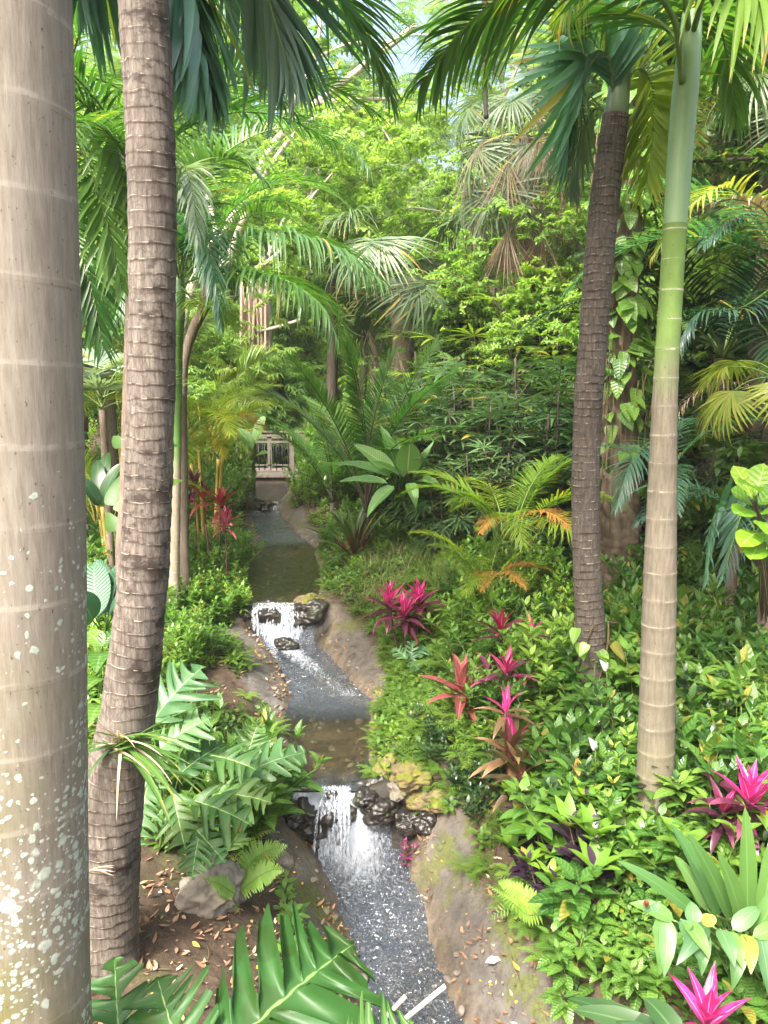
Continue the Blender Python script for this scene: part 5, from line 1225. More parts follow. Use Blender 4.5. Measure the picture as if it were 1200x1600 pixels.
# vine covered trunk behind the two right palms
dV = 8.3
b_ = at(972, 765, dV); o = np.array([b_[0], dV, float(ground(b_[0], dV)) - .15])
P = np.vstack([o, pxpath([(970, 700), (968, 560), (975, 420), (982, 300), (985, 150), (988, -60)], dV)])
t = thing('tree', 'stout rough trunk wrapped in climbing leaves between the two right palms', 'tree', o)
part('trunk', trunk_mb(P, [.24, .19, .16, .15, .14, .13, .12], ring=.11, amp=.04, irr=1.2, k=40, step=.02, rough=.12, seed=33).mesh('trunk', M['bark'], origin=o), t)
part('crown', tree_kit(16, 6, .1, 2.4, .2, 8, 'leafy', ('treedark', 'barkdark'), .8, .8, clump=8)[1][1], t, Matrix.Translation(Vector(P[-1] - o) + Vector((.4, 0, 2.2))))
def vine(label, P, rad, n, L, Wd, mat, s0, s1, seed, roots=0, name='climbing_vine'):
    r = np.random.default_rng(seed); Q = spline(P, 60); o = Q[int(s0 * 59)].copy(); st, lf = MB(), MB()
    for k in range(4):
        s = np.linspace(s0, s1, 24); a = k * 1.6 + s * 5 + 3; c = np.stack([np.interp(s, np.linspace(0, 1, 60), Q[:, i]) for i in range(3)], 1)
        tube(st, c + np.stack([np.cos(a), np.sin(a), 0 * a], 1) * (rad + .008), .008, 5)
    s = s0 + (s1 - s0) * r.random(n); a = r.normal(-PI / 2, 1.15, n); c = np.stack([np.interp(s, np.linspace(0, 1, 60), Q[:, i]) for i in range(3)], 1)
    out = np.stack([np.cos(a), np.sin(a), 0 * a], 1); o_ = c + out * (rad * (1 + .35 * r.random(n)))[:, None]
    d = nrm(out * .55 + np.stack([r.normal(0, .4, n), r.normal(0, .2, n), -.75 + r.normal(0, .3, n)], 1)); sz = .55 + .7 * r.random(n)
    leaves(lf, o_ + out * .05, d, out + np.array([0, 0, .6]), L * sz, Wd * sz, .35, .18, 7, 'heart', r.random(n))
    for k in range(n):
        if k % 2 == 0: tube(st, np.stack([o_[k] - out[k] * .02, o_[k] + out[k] * .05]), .003, 4)
    for k in range(roots):
        q = s0 + (s1 - s0) * r.random(); p = np.array([np.interp(q, np.linspace(0, 1, 60), Q[:, i]) for i in range(3)]) + np.array([r.normal(0, rad), -rad * 1.2 - .05 * r.random(), 0]); l = .6 + r.random()
        tube(st, spline([p, p + np.array([r.normal(0, .04), 0, -l * .5]), p + np.array([r.normal(0, .05), 0, -l])], 8), .006, 4)
    t = thing(name, label, 'vine', o); part('stem', st.mesh('stem', M['stem'], origin=o), t); part('foliage', lf.mesh('foliage', M[mat], origin=o), t)
vine('large leaved vine climbing the stout rough trunk behind the right palms', P, .16, 170, .22, .15, 'mid', .3, .98, 3, roots=16)
vine('dark leaved vine low on the stout rough trunk', P, .17, 24, .2, .13, 'mid', .22, .5, 4, roots=6)
PD = extend_down(pxpath([(930, 1085), (924, 1000), (916, 850)], 5.5), [.1] * 3)[0]
vine('yellow green heart leaved vine at the foot of the dark leaning palm', PD, .12, 26, .15, .105, 'bright', .1, .62, 6)

# ------------------------------------------------------------------ lady palms
def rhapis_kit(seed, n=9, H=1.9, R=.5, mat='rhapis', fr=.38):
    r = np.random.default_rng(seed); st, lf = MB(), MB()
    for k in range(n):
        a = r.random() * 6.28; rd = R * math.sqrt(r.random()); h = H * r.uniform(.55, 1.0); x, y = rd * math.cos(a), rd * math.sin(a)
        P = spline([(x * .6, y * .6, -.1), (x * .9, y * .9, h * .5), (x * 1.15, y * 1.15, h)], 10); tube(st, P, .012, 5)
        for q in range(11):
            s = .2 + .8 * (q + 1) / 11; o = P[min(int(s * 9), 9)]; az = q * 2.4 + r.random(); el = r.uniform(-.1, .6) + .5 * (q > 6); pl = r.uniform(.18, .32)
            e = o + pl * np.array([math.cos(az) * math.cos(el), math.sin(az) * math.cos(el), math.sin(el)]); tube(st, np.stack([o, e]), .005, 4)
            dv = np.array([math.cos(az) * math.cos(el - .5), math.sin(az) * math.cos(el - .5), math.sin(el - .5)])
            sg = r.integers(6, 10)
            fanleaf(lf, e, dv, (0, 0, 1), fr * r.uniform(.8, 1.15), int(sg), 210, .55, .1, 0, seed * 100 + k * 10 + q, join=.20, wfac=1.15, rows=6, cup=.1)
    return [('cane', st.mesh('cane', M['barkdark']), None), ('foliage', lf.mesh('foliage', M[mat]), None)]
RK = [rhapis_kit(1), rhapis_kit(2), rhapis_kit(3, H=1.6)]; RL = [rhapis_kit(4, mat='rhapis_painted_sun', H=2.1), rhapis_kit(5, mat='rhapis_painted_sun', H=1.9)]
r_ = random.Random(3)
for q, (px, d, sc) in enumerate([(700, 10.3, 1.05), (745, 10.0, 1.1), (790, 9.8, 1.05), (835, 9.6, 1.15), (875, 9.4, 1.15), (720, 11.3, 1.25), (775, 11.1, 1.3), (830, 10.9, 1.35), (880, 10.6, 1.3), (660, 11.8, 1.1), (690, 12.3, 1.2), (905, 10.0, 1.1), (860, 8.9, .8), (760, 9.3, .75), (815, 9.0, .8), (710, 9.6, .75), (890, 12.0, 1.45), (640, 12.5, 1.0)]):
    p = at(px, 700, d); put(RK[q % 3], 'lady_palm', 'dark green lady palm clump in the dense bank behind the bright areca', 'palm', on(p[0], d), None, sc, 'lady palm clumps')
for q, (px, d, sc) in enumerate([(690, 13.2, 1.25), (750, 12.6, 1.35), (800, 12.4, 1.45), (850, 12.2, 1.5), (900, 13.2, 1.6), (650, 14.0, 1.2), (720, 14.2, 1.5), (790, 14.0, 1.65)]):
    p = at(px, 700, d); put(RL[q % 2], 'lady_palm', 'yellow green lady palm with painted sunlight behind the dark lady palm bank', 'palm', on(p[0], d), None, sc, 'lady palms with painted sunlight')
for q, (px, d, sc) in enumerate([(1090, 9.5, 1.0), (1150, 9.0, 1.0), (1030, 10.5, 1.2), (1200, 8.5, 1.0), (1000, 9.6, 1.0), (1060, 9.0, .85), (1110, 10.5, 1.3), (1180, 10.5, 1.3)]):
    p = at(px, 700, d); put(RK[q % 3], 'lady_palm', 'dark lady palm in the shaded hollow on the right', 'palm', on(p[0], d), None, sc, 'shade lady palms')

# ------------------------------------------------------------------ shrub masses
for q, (px, d, sc) in enumerate([(350, 15.2, 1.0), (364, 15.9, .7), (328, 15.6, 1.1), (490, 15.2, .9), (510, 15.6, 1.1), (534, 15.4, 1.2), (556, 15.0, 1.1)]):
    p = at(px, 700, d); BRIDGE_BUSH = shrub(400 + q, 1.5, .6, 12, 24, .20, .09, 'ovate', ('bright', 'stem'), top=.1)
    put(BRIDGE_BUSH, 'bush', 'leafy bright bush crowding the ' + ('left' if px < 420 else 'right') + ' end of the footbridge', 'bush', on(p[0], d), None, sc, 'bushes at the ' + ('left' if px < 420 else 'right') + ' bridge end')
KIT = {
    'mid': [shrub(s, .55, .32, 8, 18, .13, .06, 'ovate', ('mid', 'stem')) for s in (1, 2, 3)],
    'small': [shrub(s, .5, .28, 9, 20, .11, .048, 'lance', ('bright', 'stemgreen'), el=(0, 45)) for s in (4, 5, 6)],
    'bright': [shrub(s, .6, .35, 8, 18, .13, .062, 'ovate', ('bright', 'stemgreen'), el=(5, 50)) for s in (7, 8)],
    'whorl': [shrub(s, .5, .34, 8, 15, .185, .09, 'ovate', ('mid', 'stemgreen'), whorl=4, el=(-15, 22), droop=.6) for s in (9, 10, 11)],
    'pairs': [shrub(s, .55, .34, 8, 14, .19, .10, 'ovate', ('bright', 'stemgreen'), whorl=2, el=(-12, 25), droop=.6, top=.3) for s in (31, 32, 33)],
    'lily': [shrub(s, .4, .3, 9, 10, .20, .075, 'lance', ('mid', 'stemgreen'), el=(20, 70), droop=.9, top=.1) for s in (12, 13)],
    'dark': [shrub(s, .45, .32, 8, 16, .13, .055, 'ovate', ('dark', 'stem')) for s in (14, 15)],
    'tall': [shrub(s, 1.0, .35, 7, 22, .13, .06, 'ovate', ('bright', 'stem'), top=.35) for s in (16, 17)],
    'varieg': [shrub(s, .5, .3, 8, 24, .10, .032, 'obov', ('varieg', 'stem'), whorl=7, el=(5, 35)) for s in (18, 19)],
    'croton': [shrub(s, .36, .22, 5, 16, .15, .065, 'ovate', ('purple', 'stem'), el=(5, 45), tipm='lime') for s in (20, 21)],
    'big': [shrub(s, .8, .5, 8, 14, .24, .11, 'ovate', ('mid', 'stem')) for s in (22, 23)],
}
FERN = [fern(s) for s in (1, 2, 3)]; FERNL = [fern(s, 8, .36, .016, .075, 22, mat='fernlight') for s in (4, 5)]
FK = [[('fern', f, None)] for f in FERN]; FKL = [[('fern', f, None)] for f in FERNL]

def inside(p, poly):
    x, y = p; c = False; n = len(poly)
    for i in range(n):
        x1, y1 = poly[i]; x2, y2 = poly[i - 1]
        if (y1 > y) != (y2 > y) and x < (x2 - x1) * (y - y1) / (y2 - y1) + x1: c = not c
    return c
PLACED = []
def scatter(kits, n, poly, name, label, cat, group, scale=(.8, 1.2), gap=.22, seed=0, tries=40):
    r = random.Random(seed); xs = [p[0] for p in poly]; ys = [p[1] for p in poly]; k = 0
    for q in range(n * tries):
        if k >= n: break
        p = (r.uniform(min(xs), max(xs)), r.uniform(min(ys), max(ys)))
        if not inside(p, poly): continue
        g = gp(*p); _, rk, wetshade, s = ground(g[0], g[1], True)
        if rk > .25 or s < .10: continue
        sc = r.uniform(*scale)
        if any((g[0] - a) ** 2 + (g[1] - b_) ** 2 < (gap * (sc + c) / 2) ** 2 for a, b_, c in PLACED[-400:]): continue
        PLACED.append((g[0], g[1], sc))
        put(kits[k % len(kits)], name, label, cat, g, r.random() * 6.28, sc, group, tilt=(r.gauss(0, .06), r.gauss(0, .06))); k += 1
    return k

scatter(KIT['whorl'], 26, [(840, 1130), (1000, 1080), (1000, 1250), (1060, 1260), (1060, 1100), (1200, 1080), (1200, 1300), (1060, 1420), (900, 1400), (850, 1250)], 'whorled_shrub', 'fresh green whorled leaf shrub among those round the foot of the straight palm', 'herb', 'whorled shrubs round the straight palm', (.85, 1.2), .27, 1)  # generic whorled leaf shrubs from the shrub builder
scatter(KIT['pairs'], 24, [(850, 1150), (1000, 1090), (1000, 1250), (1060, 1260), (1060, 1120), (1200, 1090), (1200, 1420), (1060, 1450), (900, 1420), (850, 1300)], 'shrub', 'bright paired leaf shrub among the whorled shrubs near the straight palm', 'shrub', 'paired leaf shrubs near the straight palm', (.8, 1.2), .24, 51)
scatter(KIT['bright'], 16, [(1000, 1250), (1200, 1150), (1200, 1420), (950, 1420)], 'shrub', 'taller bright shrub between the straight palm and the bottom right strap leaves', 'shrub', 'bright shrubs at the lower right', (.6, .95), .17, 52)
scatter(KIT['lily'], 22, [(950, 960), (1200, 930), (1200, 1120), (1060, 1130), (950, 1090)], 'peace_lily', 'peace lily foliage between the straight palm and the shaded hollow', 'plant', 'peace lilies on the right', (.85, 1.3), .25, 2)
scatter(KIT['mid'], 20, [(950, 900), (1200, 880), (1200, 1060), (950, 1060)], 'shrub', 'mid green broadleaf shrub on the right bank behind the straight palm', 'shrub', 'right bank shrubs', (.8, 1.2), .25, 3)
scatter(KIT['bright'], 26, [(700, 870), (900, 830), (905, 1040), (850, 1120), (720, 1050)], 'shrub', 'bright green shrub left of the dark leaning palm', 'shrub', 'bright shrubs left of the dark palm', (.7, 1.15), .25, 4)
scatter(KIT['mid'], 22, [(690, 900), (890, 900), (880, 1100), (820, 1200), (700, 1130)], 'shrub', 'mid green shrub among the pink cordylines', 'shrub', 'shrubs among the cordylines', (.55, .9), .2, 5)
scatter(FK, 42, [(640, 870), (880, 820), (860, 1000), (700, 1060), (600, 1020)], 'fern', 'soft green fern on the slope above the pink cordylines', 'fern', 'ferns on the right slope', (.8, 1.4), .2, 6)
scatter(FK, 22, [(580, 1020), (700, 1060), (790, 1180), (700, 1240), (600, 1130)], 'fern', 'small fern on the bank right of the middle pool', 'fern', 'ferns beside the middle pool', (.4, .8), .12, 7)
scatter(KIT['dark'], 12, [(640, 1120), (760, 1170), (800, 1260), (760, 1290), (690, 1230)], 'shrub', 'low dark shrub above the lower right rock bank', 'shrub', 'low dark shrubs', (.35, .55), .12, 8)
scatter(KIT['small'], 46, [(255, 860), (385, 850), (385, 960), (350, 1010), (300, 1080), (250, 1060)], 'small_leaf_shrub', 'small leaved fresh green shrub on the left bank of the middle waterfall', 'herb', 'small leaved shrubs on the left bank', (.7, 1.1), .2, 9)  # generic small leaved shrubs, no particular species
scatter(KIT['mid'], 30, [(130, 760), (270, 740), (370, 790), (380, 850), (260, 900), (135, 950)], 'shrub', 'mid green shrub in the left planting around the slim palm', 'shrub', 'left planting shrubs', (.8, 1.25), .3, 10)
scatter(KIT['tall'], 26, [(130, 700), (380, 700), (395, 770), (290, 860), (130, 850)], 'bush', 'upright bright shrub at the back of the left bank', 'bush', 'tall left bank shrubs', (.7, 1.05), .4, 11)
scatter(KIT['small'], 16, [(130, 920), (180, 950), (180, 1150), (135, 1200)], 'small_leaf_shrub', 'small leaved shrub between the smooth and ringed trunks', 'herb', 'shrubs between the left trunks', (.7, 1.1), .16, 12)
scatter(KIT['tall'], 16, [(300, 800), (385, 790), (392, 830), (300, 850)], 'bush', 'leafy bush in front of the left end of the footbridge', 'bush', 'bushes at the left end of the footbridge', (.8, 1.15), .3, 61)
scatter(KIT['tall'], 12, [(462, 800), (540, 800), (540, 760), (470, 765)], 'bush', 'leafy bush in front of the right end of the footbridge', 'bush', 'bushes at the right end of the footbridge', (.7, 1.1), .3, 62)
scatter(KIT['bright'], 22, [(465, 725), (560, 690), (620, 745), (560, 790), (490, 790)], 'shrub', 'bright shrub at the right end of the footbridge', 'shrub', 'shrubs right of the footbridge', (.7, 1.3), .35, 13)
scatter(KIT['small'], 26, [(470, 790), (640, 770), (700, 860), (560, 900), (510, 850)], 'small_leaf_shrub', 'low fresh green plant on the right bank of the upper pool', 'herb', 'low plants by the upper pool', (.4, .75), .22, 14)
scatter(KIT['dark'], 22, [(600, 745), (900, 730), (900, 800), (640, 800)], 'shrub', 'dark undergrowth shrub below the lady palms', 'shrub', 'undergrowth below the lady palms', (.9, 1.4), .35, 15)
scatter(KIT['varieg'], 7, [(930, 830), (1000, 830), (1000, 890), (940, 900)], 'shrub', 'cream variegated shrub between the two right palms', 'shrub', 'variegated shrubs between the palms', (.6, .9), .2, 16)
scatter(KIT['varieg'], 6, [(1085, 930), (1150, 940), (1140, 1000), (1090, 1000)], 'shrub', 'cream variegated shrub right of the straight palm', 'shrub', 'variegated shrubs on the right', (.6, .85), .2, 17)
scatter(KIT['croton'], 14, [(820, 1290), (960, 1300), (950, 1440), (850, 1430)], 'croton', 'dark purple croton with lime green tips above the lower right rock bank', 'shrub', 'purple crotons', (.9, 1.35), .16, 18)
scatter(KIT['whorl'], 9, [(860, 1420), (1000, 1400), (1200, 1440), (1200, 1620), (900, 1620)], 'whorled_shrub', 'whorled leaf shrub in the bottom right corner', 'herb', 'bottom right shrubs', (.5, .85), .2, 19)
scatter(KIT['dark'], 12, [(1060, 830), (1200, 820), (1200, 900), (1060, 900)], 'shrub', 'dark low shrub at the edge of the shaded hollow', 'shrub', 'shrubs at the shaded hollow', (.7, 1.1), .25, 20)
scatter(KIT['big'], 16, [(130, 640), (400, 650), (390, 700), (130, 690)], 'bush', 'large leaved bush at the back left behind the slim palm', 'bush', 'back left bushes', (1.2, 2.0), .8, 21)
scatter(KIT['big'], 14, [(455, 640), (640, 630), (640, 690), (470, 690)], 'bush', 'large leaved bush behind the right end of the footbridge', 'bush', 'bushes behind the footbridge', (1.2, 2.0), .8, 22)
scatter(FKL, 12, [(790, 1380), (850, 1370), (880, 1460), (900, 1600), (830, 1590), (820, 1480)], 'fern', 'lime green fern along the lower right rock bank', 'fern', 'lime ferns by the lower right bank', (.45, .65), .15, 23)
scatter(KIT['mid'], 14, [(200, 1160), (420, 1150), (430, 1270), (260, 1330), (200, 1290)], 'shrub', 'glossy low plant under the split leaf philodendrons', 'shrub', 'plants under the philodendrons', (.45, .75), .14, 24)

for q, (px, py, kn, sc) in enumerate([(612, 850, 'bright', .7), (520, 845, 'bright', .6), (640, 850, 'lily', 1.0), (585, 822, 'mid', .9), (600, 815, 'dark', 1.2)]):
    put(KIT[kn][q % 2], 'shrub', 'leafy shrub at the foot of the bird of paradise and the crinum', 'shrub', gp(px, py), None, sc, 'shrubs below the bird of paradise')
r_ = random.Random(8); k = 0
while k < 70:
    y = r_.uniform(3.2, 13.5); sd = r_.choice('LR'); off = bankw(y, sd) * r_.uniform(.65, 1.25) + .05
    x = float(wl(y) - off) if sd == 'L' else float(wr(y) + off)
    if sd == 'L' and y < 5: continue
    k += 1
    put(FK[k % 3], 'fern', 'small fern on the %s rim of the %s' % ('left' if sd == 'L' else 'right', 'lower stream' if y < 5.3 else 'middle pool' if y < 8.5 else 'upper pool'), 'fern', on(x, y), None, r_.uniform(.3, .6), 'rim ferns %s %s' % ('left' if sd == 'L' else 'right', 'lower' if y < 5.3 else 'middle' if y < 8.5 else 'upper'))
scatter(KIT['lily'], 12, [(215, 1180), (420, 1180), (430, 1290), (260, 1330)], 'strap_plant', 'long leaved green plant among the philodendrons left of the lower waterfall', 'plant', 'long leaved plants among the philodendrons', (1.0, 1.5), .2, 71)
scatter(KIT['dark'], 14, [(860, 1150), (1200, 1120), (1200, 1420), (900, 1420)], 'shrub', 'dark green shrub among the bright shrubs of the lower right bank', 'shrub', 'dark shrubs of the lower right', (.8, 1.2), .12, 72)
scatter(KIT['varieg'], 5, [(1060, 1150), (1200, 1150), (1200, 1300), (1060, 1300)], 'shrub', 'cream flecked shrub above the pink cordyline at the right edge', 'shrub', 'cream flecked shrubs', (.6, .8), .1, 73)
scatter(KIT['lily'], 14, [(860, 1180), (1180, 1150), (1180, 1400), (900, 1400)], 'strap_plant', 'long narrow leaved plant in the lower right planting', 'plant', 'narrow leaved plants lower right', (1.0, 1.5), .12, 74)
scatter(KIT['tall'], 9, [(800, 880), (890, 860), (895, 960), (820, 980)], 'bush', 'tall stemmed bright shrub just left of the dark leaning palm', 'bush', 'tall shrubs left of the dark palm', (.55, .8), .2, 81)
# ------------------------------------------------------------------ cordylines
def cordy(label, px, py, d, L, kits_, nheads=1, top=None, mat='pink'):
    """px, py: the middle of the leaf head in the photo"""
    p = at(px, py, d); g = float(ground(p[0], p[1])); h = max(p[2] - g, .05)
    return p, g, h
def cordyline(label, heads, seed=0):
    """heads: (px, py, d, leaf length, outer material, inner material, outer count, inner count)"""
    c = np.mean([at(h[0], h[1], h[2]) for h in heads], 0); g = float(ground(c[0], c[1])); o = np.array([c[0], c[1], g])
    t = thing('cordyline', label, 'plant', o)
    for q, (px, py, d, L, mo, mi, no, ni) in enumerate(heads):
        p = at(px, py, d); st = MB(); b_ = np.array([o[0] * .6 + p[0] * .4, o[1] * .6 + p[1] * .4, g - .05]); top = p - o
        tube(st, spline([b_ - o, (b_ - o) * .4 + top * .6 - np.array([0, 0, .04]), top], 10), np.linspace(.011, .008, 10), 6); part('cane', st.mesh('cane', M['stempurple']), t)
        L = L * 1.22; kt = rosette(seed * 7 + q, no + ni, L, L * .23, (-8, 82), .8, 'lance', mo, 0, inner=mi, ninner=ni, gapz=.006, fold=.35)
        for (pn, me, mt) in kt: part(pn, me, t, Matrix.Translation(Vector(top)))
    return t
cordyline('clump of three hot pink cordylines on dark canes in the middle of the right bank', [(608, 938, 7.3, .27, 'wine', 'pink', 14, 12), (655, 935, 7.4, .28, 'wine', 'pink', 14, 11), (632, 955, 7.1, .25, 'wine', 'pink', 12, 11), (655, 965, 7.3, .22, 'wine', 'pink', 10, 3)], 1)
cordyline('upright hot pink cordyline left of the dark leaning palm', [(783, 985, 6.0, .26, 'wine', 'pink', 8, 6), (830, 990, 6.1, .2, 'wine', 'pink', 6, 3)], 2)
cordyline('red cordyline half hidden in the shrubs below the upright pink one', [(792, 1050, 5.5, .26, 'wine', 'pink', 7, 5), (815, 1075, 5.4, .18, 'wine', 'pink', 6, 3)], 3)
cordyline('rosy brown cordyline with long drooping leaves', [(722, 1075, 5.6, .32, 'rosebronze', 'rosebronze', 11, 4), (770, 1055, 5.7, .22, 'wine', 'wine', 7, 3)], 4)
cordyline('bronze green cordyline with a pink upright tip above the golden stones', [(800, 1165, 4.85, .30, 'bronze', 'pink', 20, 3), (815, 1205, 4.7, .28, 'bronze', 'bronze', 18, 4), (790, 1110, 4.9, .22, 'bronze', 'pink', 4, 4)], 5)
cordyline('hot pink cordyline with dark lower leaves at the right edge', [(1172, 1245, 3.6, .27, 'wine', 'pink', 14, 10), (1130, 1265, 3.6, .2, 'wine', 'pink', 8, 4)], 6)
cordyline('magenta cordyline in the bottom right corner', [(1105, 1590, 2.75, .22, 'wine', 'pink', 6, 10)], 7)
cordyline('red leaved cordyline left of the uppermost cascade', [(345, 785, 9.4, .30, 'redleaf', 'redleaf', 12, 6), (318, 775, 9.6, .28, 'redleaf', 'wine', 12, 4)], 8)
cordyline('pink and cream cordyline below the red one on the left bank', [(352, 815, 8.9, .26, 'rosebronze', 'pink', 12, 4)], 9)
cordyline('small dark red cordyline right of the slim trunks', [(303, 758, 9.8, .3, 'wine', 'wine', 12, 4)], 10)

# ------------------------------------------------------------------ big leaved plants, leaf by leaf
def leafplant(name, label, base, specs, cat='plant', split=None, mat='philo', stem='stemgreen', rad=.008, prof='paddle', **kw):
    """specs: (px, py, d) where the blade meets its stalk, (px, py, d) of the blade tip, blade width, extra"""
    o = np.asarray(base, float); t = thing(name, label, cat, o)
    for q, (a, b_, wd, ex) in enumerate(specs):
        A_, B_ = at(*a), at(*b_); d = B_ - A_; L = float(np.linalg.norm(d)) * 1.06
        k = {**kw, **ex}; up = k.pop('up', (0, -.45, .85)); mt = k.pop('mat', mat)
        if split is not None: k.setdefault('seed', q * 3 + 1)
        dr = k.get('droop', .5); d = d + np.asarray(nrm(up)) * L * dr * .33
        pf = k.pop('prof', prof); me = petioled_leaf(o + rng.normal(0, .03, 3) * np.array([1, 1, 0]), A_, d, up, mt, L, wd, stem, rad, split=split, prof=pf, origin=o, **k)
        part('leaf', me, t)
    return t
SPL = dict(nl=7, depth=.8, lobew=.5, shear=.5)
leafplant('philodendron', 'huge glossy split leaf philodendron filling the bottom edge left of the stream', at(330, 1800, 2.0), [
    ((345, 1650, 2.12), (545, 1475, 2.5), .60, dict(seed=4, droop=.3, wave=.07, up=(-.2, -.55, .8))),
    ((190, 1665, 2.25), (178, 1500, 2.6), .26, dict(seed=8, droop=.3)),
    ((300, 1700, 2.05), (245, 1530, 2.3), .32, dict(seed=13, droop=.4, up=(-.1, -.5, .85))),
    ((540, 1700, 2.0), (640, 1600, 2.1), .3, dict(seed=21, droop=.4))], split=SPL, mat='philo', rad=.013)
leafplant('philodendron', 'pale split leaf philodendron leaning over the foot of the ringed trunk', gp(262, 1330), [
    ((238, 1128, 4.3), (312, 1040, 4.5), .42, dict(seed=3, mat='philodull')), ((250, 1170, 4.2), (325, 1120, 4.3), .3, dict(seed=5, mat='philodull')),
    ((370, 1215, 4.3), (475, 1172, 4.5), .30, dict(seed=7, mat='philodull')), ((385, 1190, 4.5), (400, 1135, 4.6), .24, dict(seed=9)), ((330, 1180, 4.3), (400, 1200, 4.2), .28, dict(seed=11)),
    ((300, 1250, 4.0), (390, 1285, 3.9), .30, dict(seed=12)), ((270, 1240, 4.0), (290, 1330, 3.8), .24, dict(seed=15)), ((300, 1290, 3.9), (350, 1345, 3.75), .22, dict(seed=17)),
    ((340, 1240, 4.1), (420, 1250, 4.0), .26, dict(seed=19)), ((280, 1210, 4.2), (350, 1160, 4.4), .28, dict(seed=23)), ((230, 1230, 4.0), (215, 1320, 3.8), .22, dict(seed=27)), ((310, 1310, 3.8), (300, 1370, 3.65), .18, dict(seed=29)),
    ((210, 1250, 4.0), (250, 1200, 4.1), .22, dict(seed=33)), ((355, 1330, 3.8), (375, 1300, 3.9), .14, dict(seed=37))], split=dict(nl=6, depth=.78, lobew=.52, shear=.55), mat='philo', rad=.007, droop=.5)
leafplant('philodendron', 'little split leaf seedling in the leaf litter below the ringed trunk', gp(195, 1430), [((185, 1425, 3.5), (205, 1385, 3.55), .13, dict(seed=3)), ((195, 1425, 3.45), (215, 1405, 3.5), .10, dict(seed=6))], split=dict(nl=5, depth=.8, lobew=.45, shear=.5), rad=.003)
leafplant('philodendron', 'split leaf seedling beside the pink cordyline clump', gp(640, 1045), [((640, 1030, 6.9), (672, 1008, 7.0), .16, dict(seed=3)), ((636, 1030, 6.8), (615, 1012, 6.9), .16, dict(seed=6)), ((640, 1035, 6.7), (655, 1045, 6.6), .15, dict(seed=9)), ((642, 1030, 6.9), (645, 1000, 7.0), .15, dict(seed=12))], split=dict(nl=5, depth=.85, lobew=.4, shear=.5), mat='philodull', rad=.004)
# dark paddle leaves between the left trunks
leafplant('paddle_plant', 'dark blue green paddle leaf plant between the smooth and ringed trunks', gp(165, 1010), [
    ((150, 965, 5.0), (146, 882, 5.3), .24, dict(droop=.2, up=(.1, -.9, .3))), ((165, 960, 5.1), (188, 880, 5.3), .2, dict(droop=.2, up=(-.6, -.7, .2))), ((170, 955, 5.3), (150, 878, 5.6), .22, dict(droop=.15, up=(0, -.95, .2))), ((170, 965, 4.9), (195, 925, 4.8), .16, dict(droop=.3)), ((145, 970, 4.9), (128, 930, 4.8), .2, dict(droop=.4)), ((175, 965, 5.2), (215, 900, 5.3), .2, dict(droop=.4))], mat='bluepad', rad=.009, fold=.3)
leafplant('broadleaf_plant', 'bright broad leaved plant below the dark paddle leaves', gp(165, 1120), [
    ((160, 1010, 4.6), (135, 985, 4.7), .12, {}), ((160, 1010, 4.6), (180, 985, 4.7), .12, {}), ((160, 1020, 4.5), (150, 1045, 4.3), .13, {}), ((162, 1025, 4.5), (185, 1050, 4.3), .12, {}), ((158, 1060, 4.4), (130, 1075, 4.2), .13, {}), ((160, 1090, 4.3), (180, 1085, 4.2), .12, {}), ((158, 1100, 4.3), (140, 1125, 4.1), .13, {})], mat='mid', rad=.005, prof='ovate', droop=.8, fold=.35)
leafplant('broadleaf_plant', 'bright heart leaves poking out beside the ringed trunk on the left', gp(185, 900), [
    ((175, 790, 6.6), (190, 740, 6.8), .15, {}), ((185, 800, 6.5), (205, 775, 6.6), .13, {}), ((180, 830, 6.4), (168, 800, 6.5), .14, {}), ((190, 700, 6.9), (178, 680, 7.0), .13, {}), ((260, 760, 6.6), (285, 750, 6.7), .12, {}), ((255, 700, 6.8), (282, 697, 6.9), .12, {})], mat='cover', rad=.006, prof='heart', droop=.5)
leafplant('strap_plant', 'dark shiny strap leaf plant at the far left bank', gp(170, 800), [((160, 790, 8.0), (150, 715, 8.2), .16, {}), ((160, 790, 8.0), (178, 722, 8.0), .16, {}), ((155, 790, 7.9), (132, 745, 7.8), .15, {}), ((165, 790, 7.9), (188, 750, 7.7), .15, {}), ((160, 790, 8.1), (165, 700, 8.4), .15, {})], mat='dark', rad=.008, droop=.8)
# bird of paradise
leafplant('paddle_plant', 'bird of paradise plant with broad paddle leaves right of the upper pool', gp(622, 815), [
    ((620, 735, 9.6), (595, 664, 9.9), .20, dict(droop=.3, up=(.5, -.8, .2))), ((637, 738, 9.4), (640, 694, 9.3), .32, dict(droop=.15, up=(0, -.95, .25), prof='paddle')), ((648, 745, 9.4), (676, 692, 9.5), .17, dict(droop=.1, up=(-.75, -.6, .2))), ((615, 740, 9.3), (555, 690, 9.4), .22, dict(droop=.5, up=(-.4, -.4, .8))), ((610, 745, 9.2), (522, 720, 9.3), .17, dict(droop=.7)), ((605, 755, 9.0), (530, 750, 9.0), .15, dict(droop=.5)), ((625, 745, 9.3), (585, 718, 9.1), .16, dict(droop=.4)), ((615, 760, 9.0), (572, 805, 8.8), .17, dict(droop=.9)), ((650, 740, 9.8), (705, 735, 9.8), .15, dict(droop=.7)), ((630, 745, 9.6), (622, 685, 9.9), .15, dict(droop=.2, up=(.1, -.9, .3))), ((655, 750, 9.3), (690, 760, 9.1), .15, dict(droop=.8)), ((640, 755, 9.2), (650, 790, 8.9), .15, dict(droop=.9))], mat='banana', rad=.014, fold=.35, wave=.02, prof='lance')
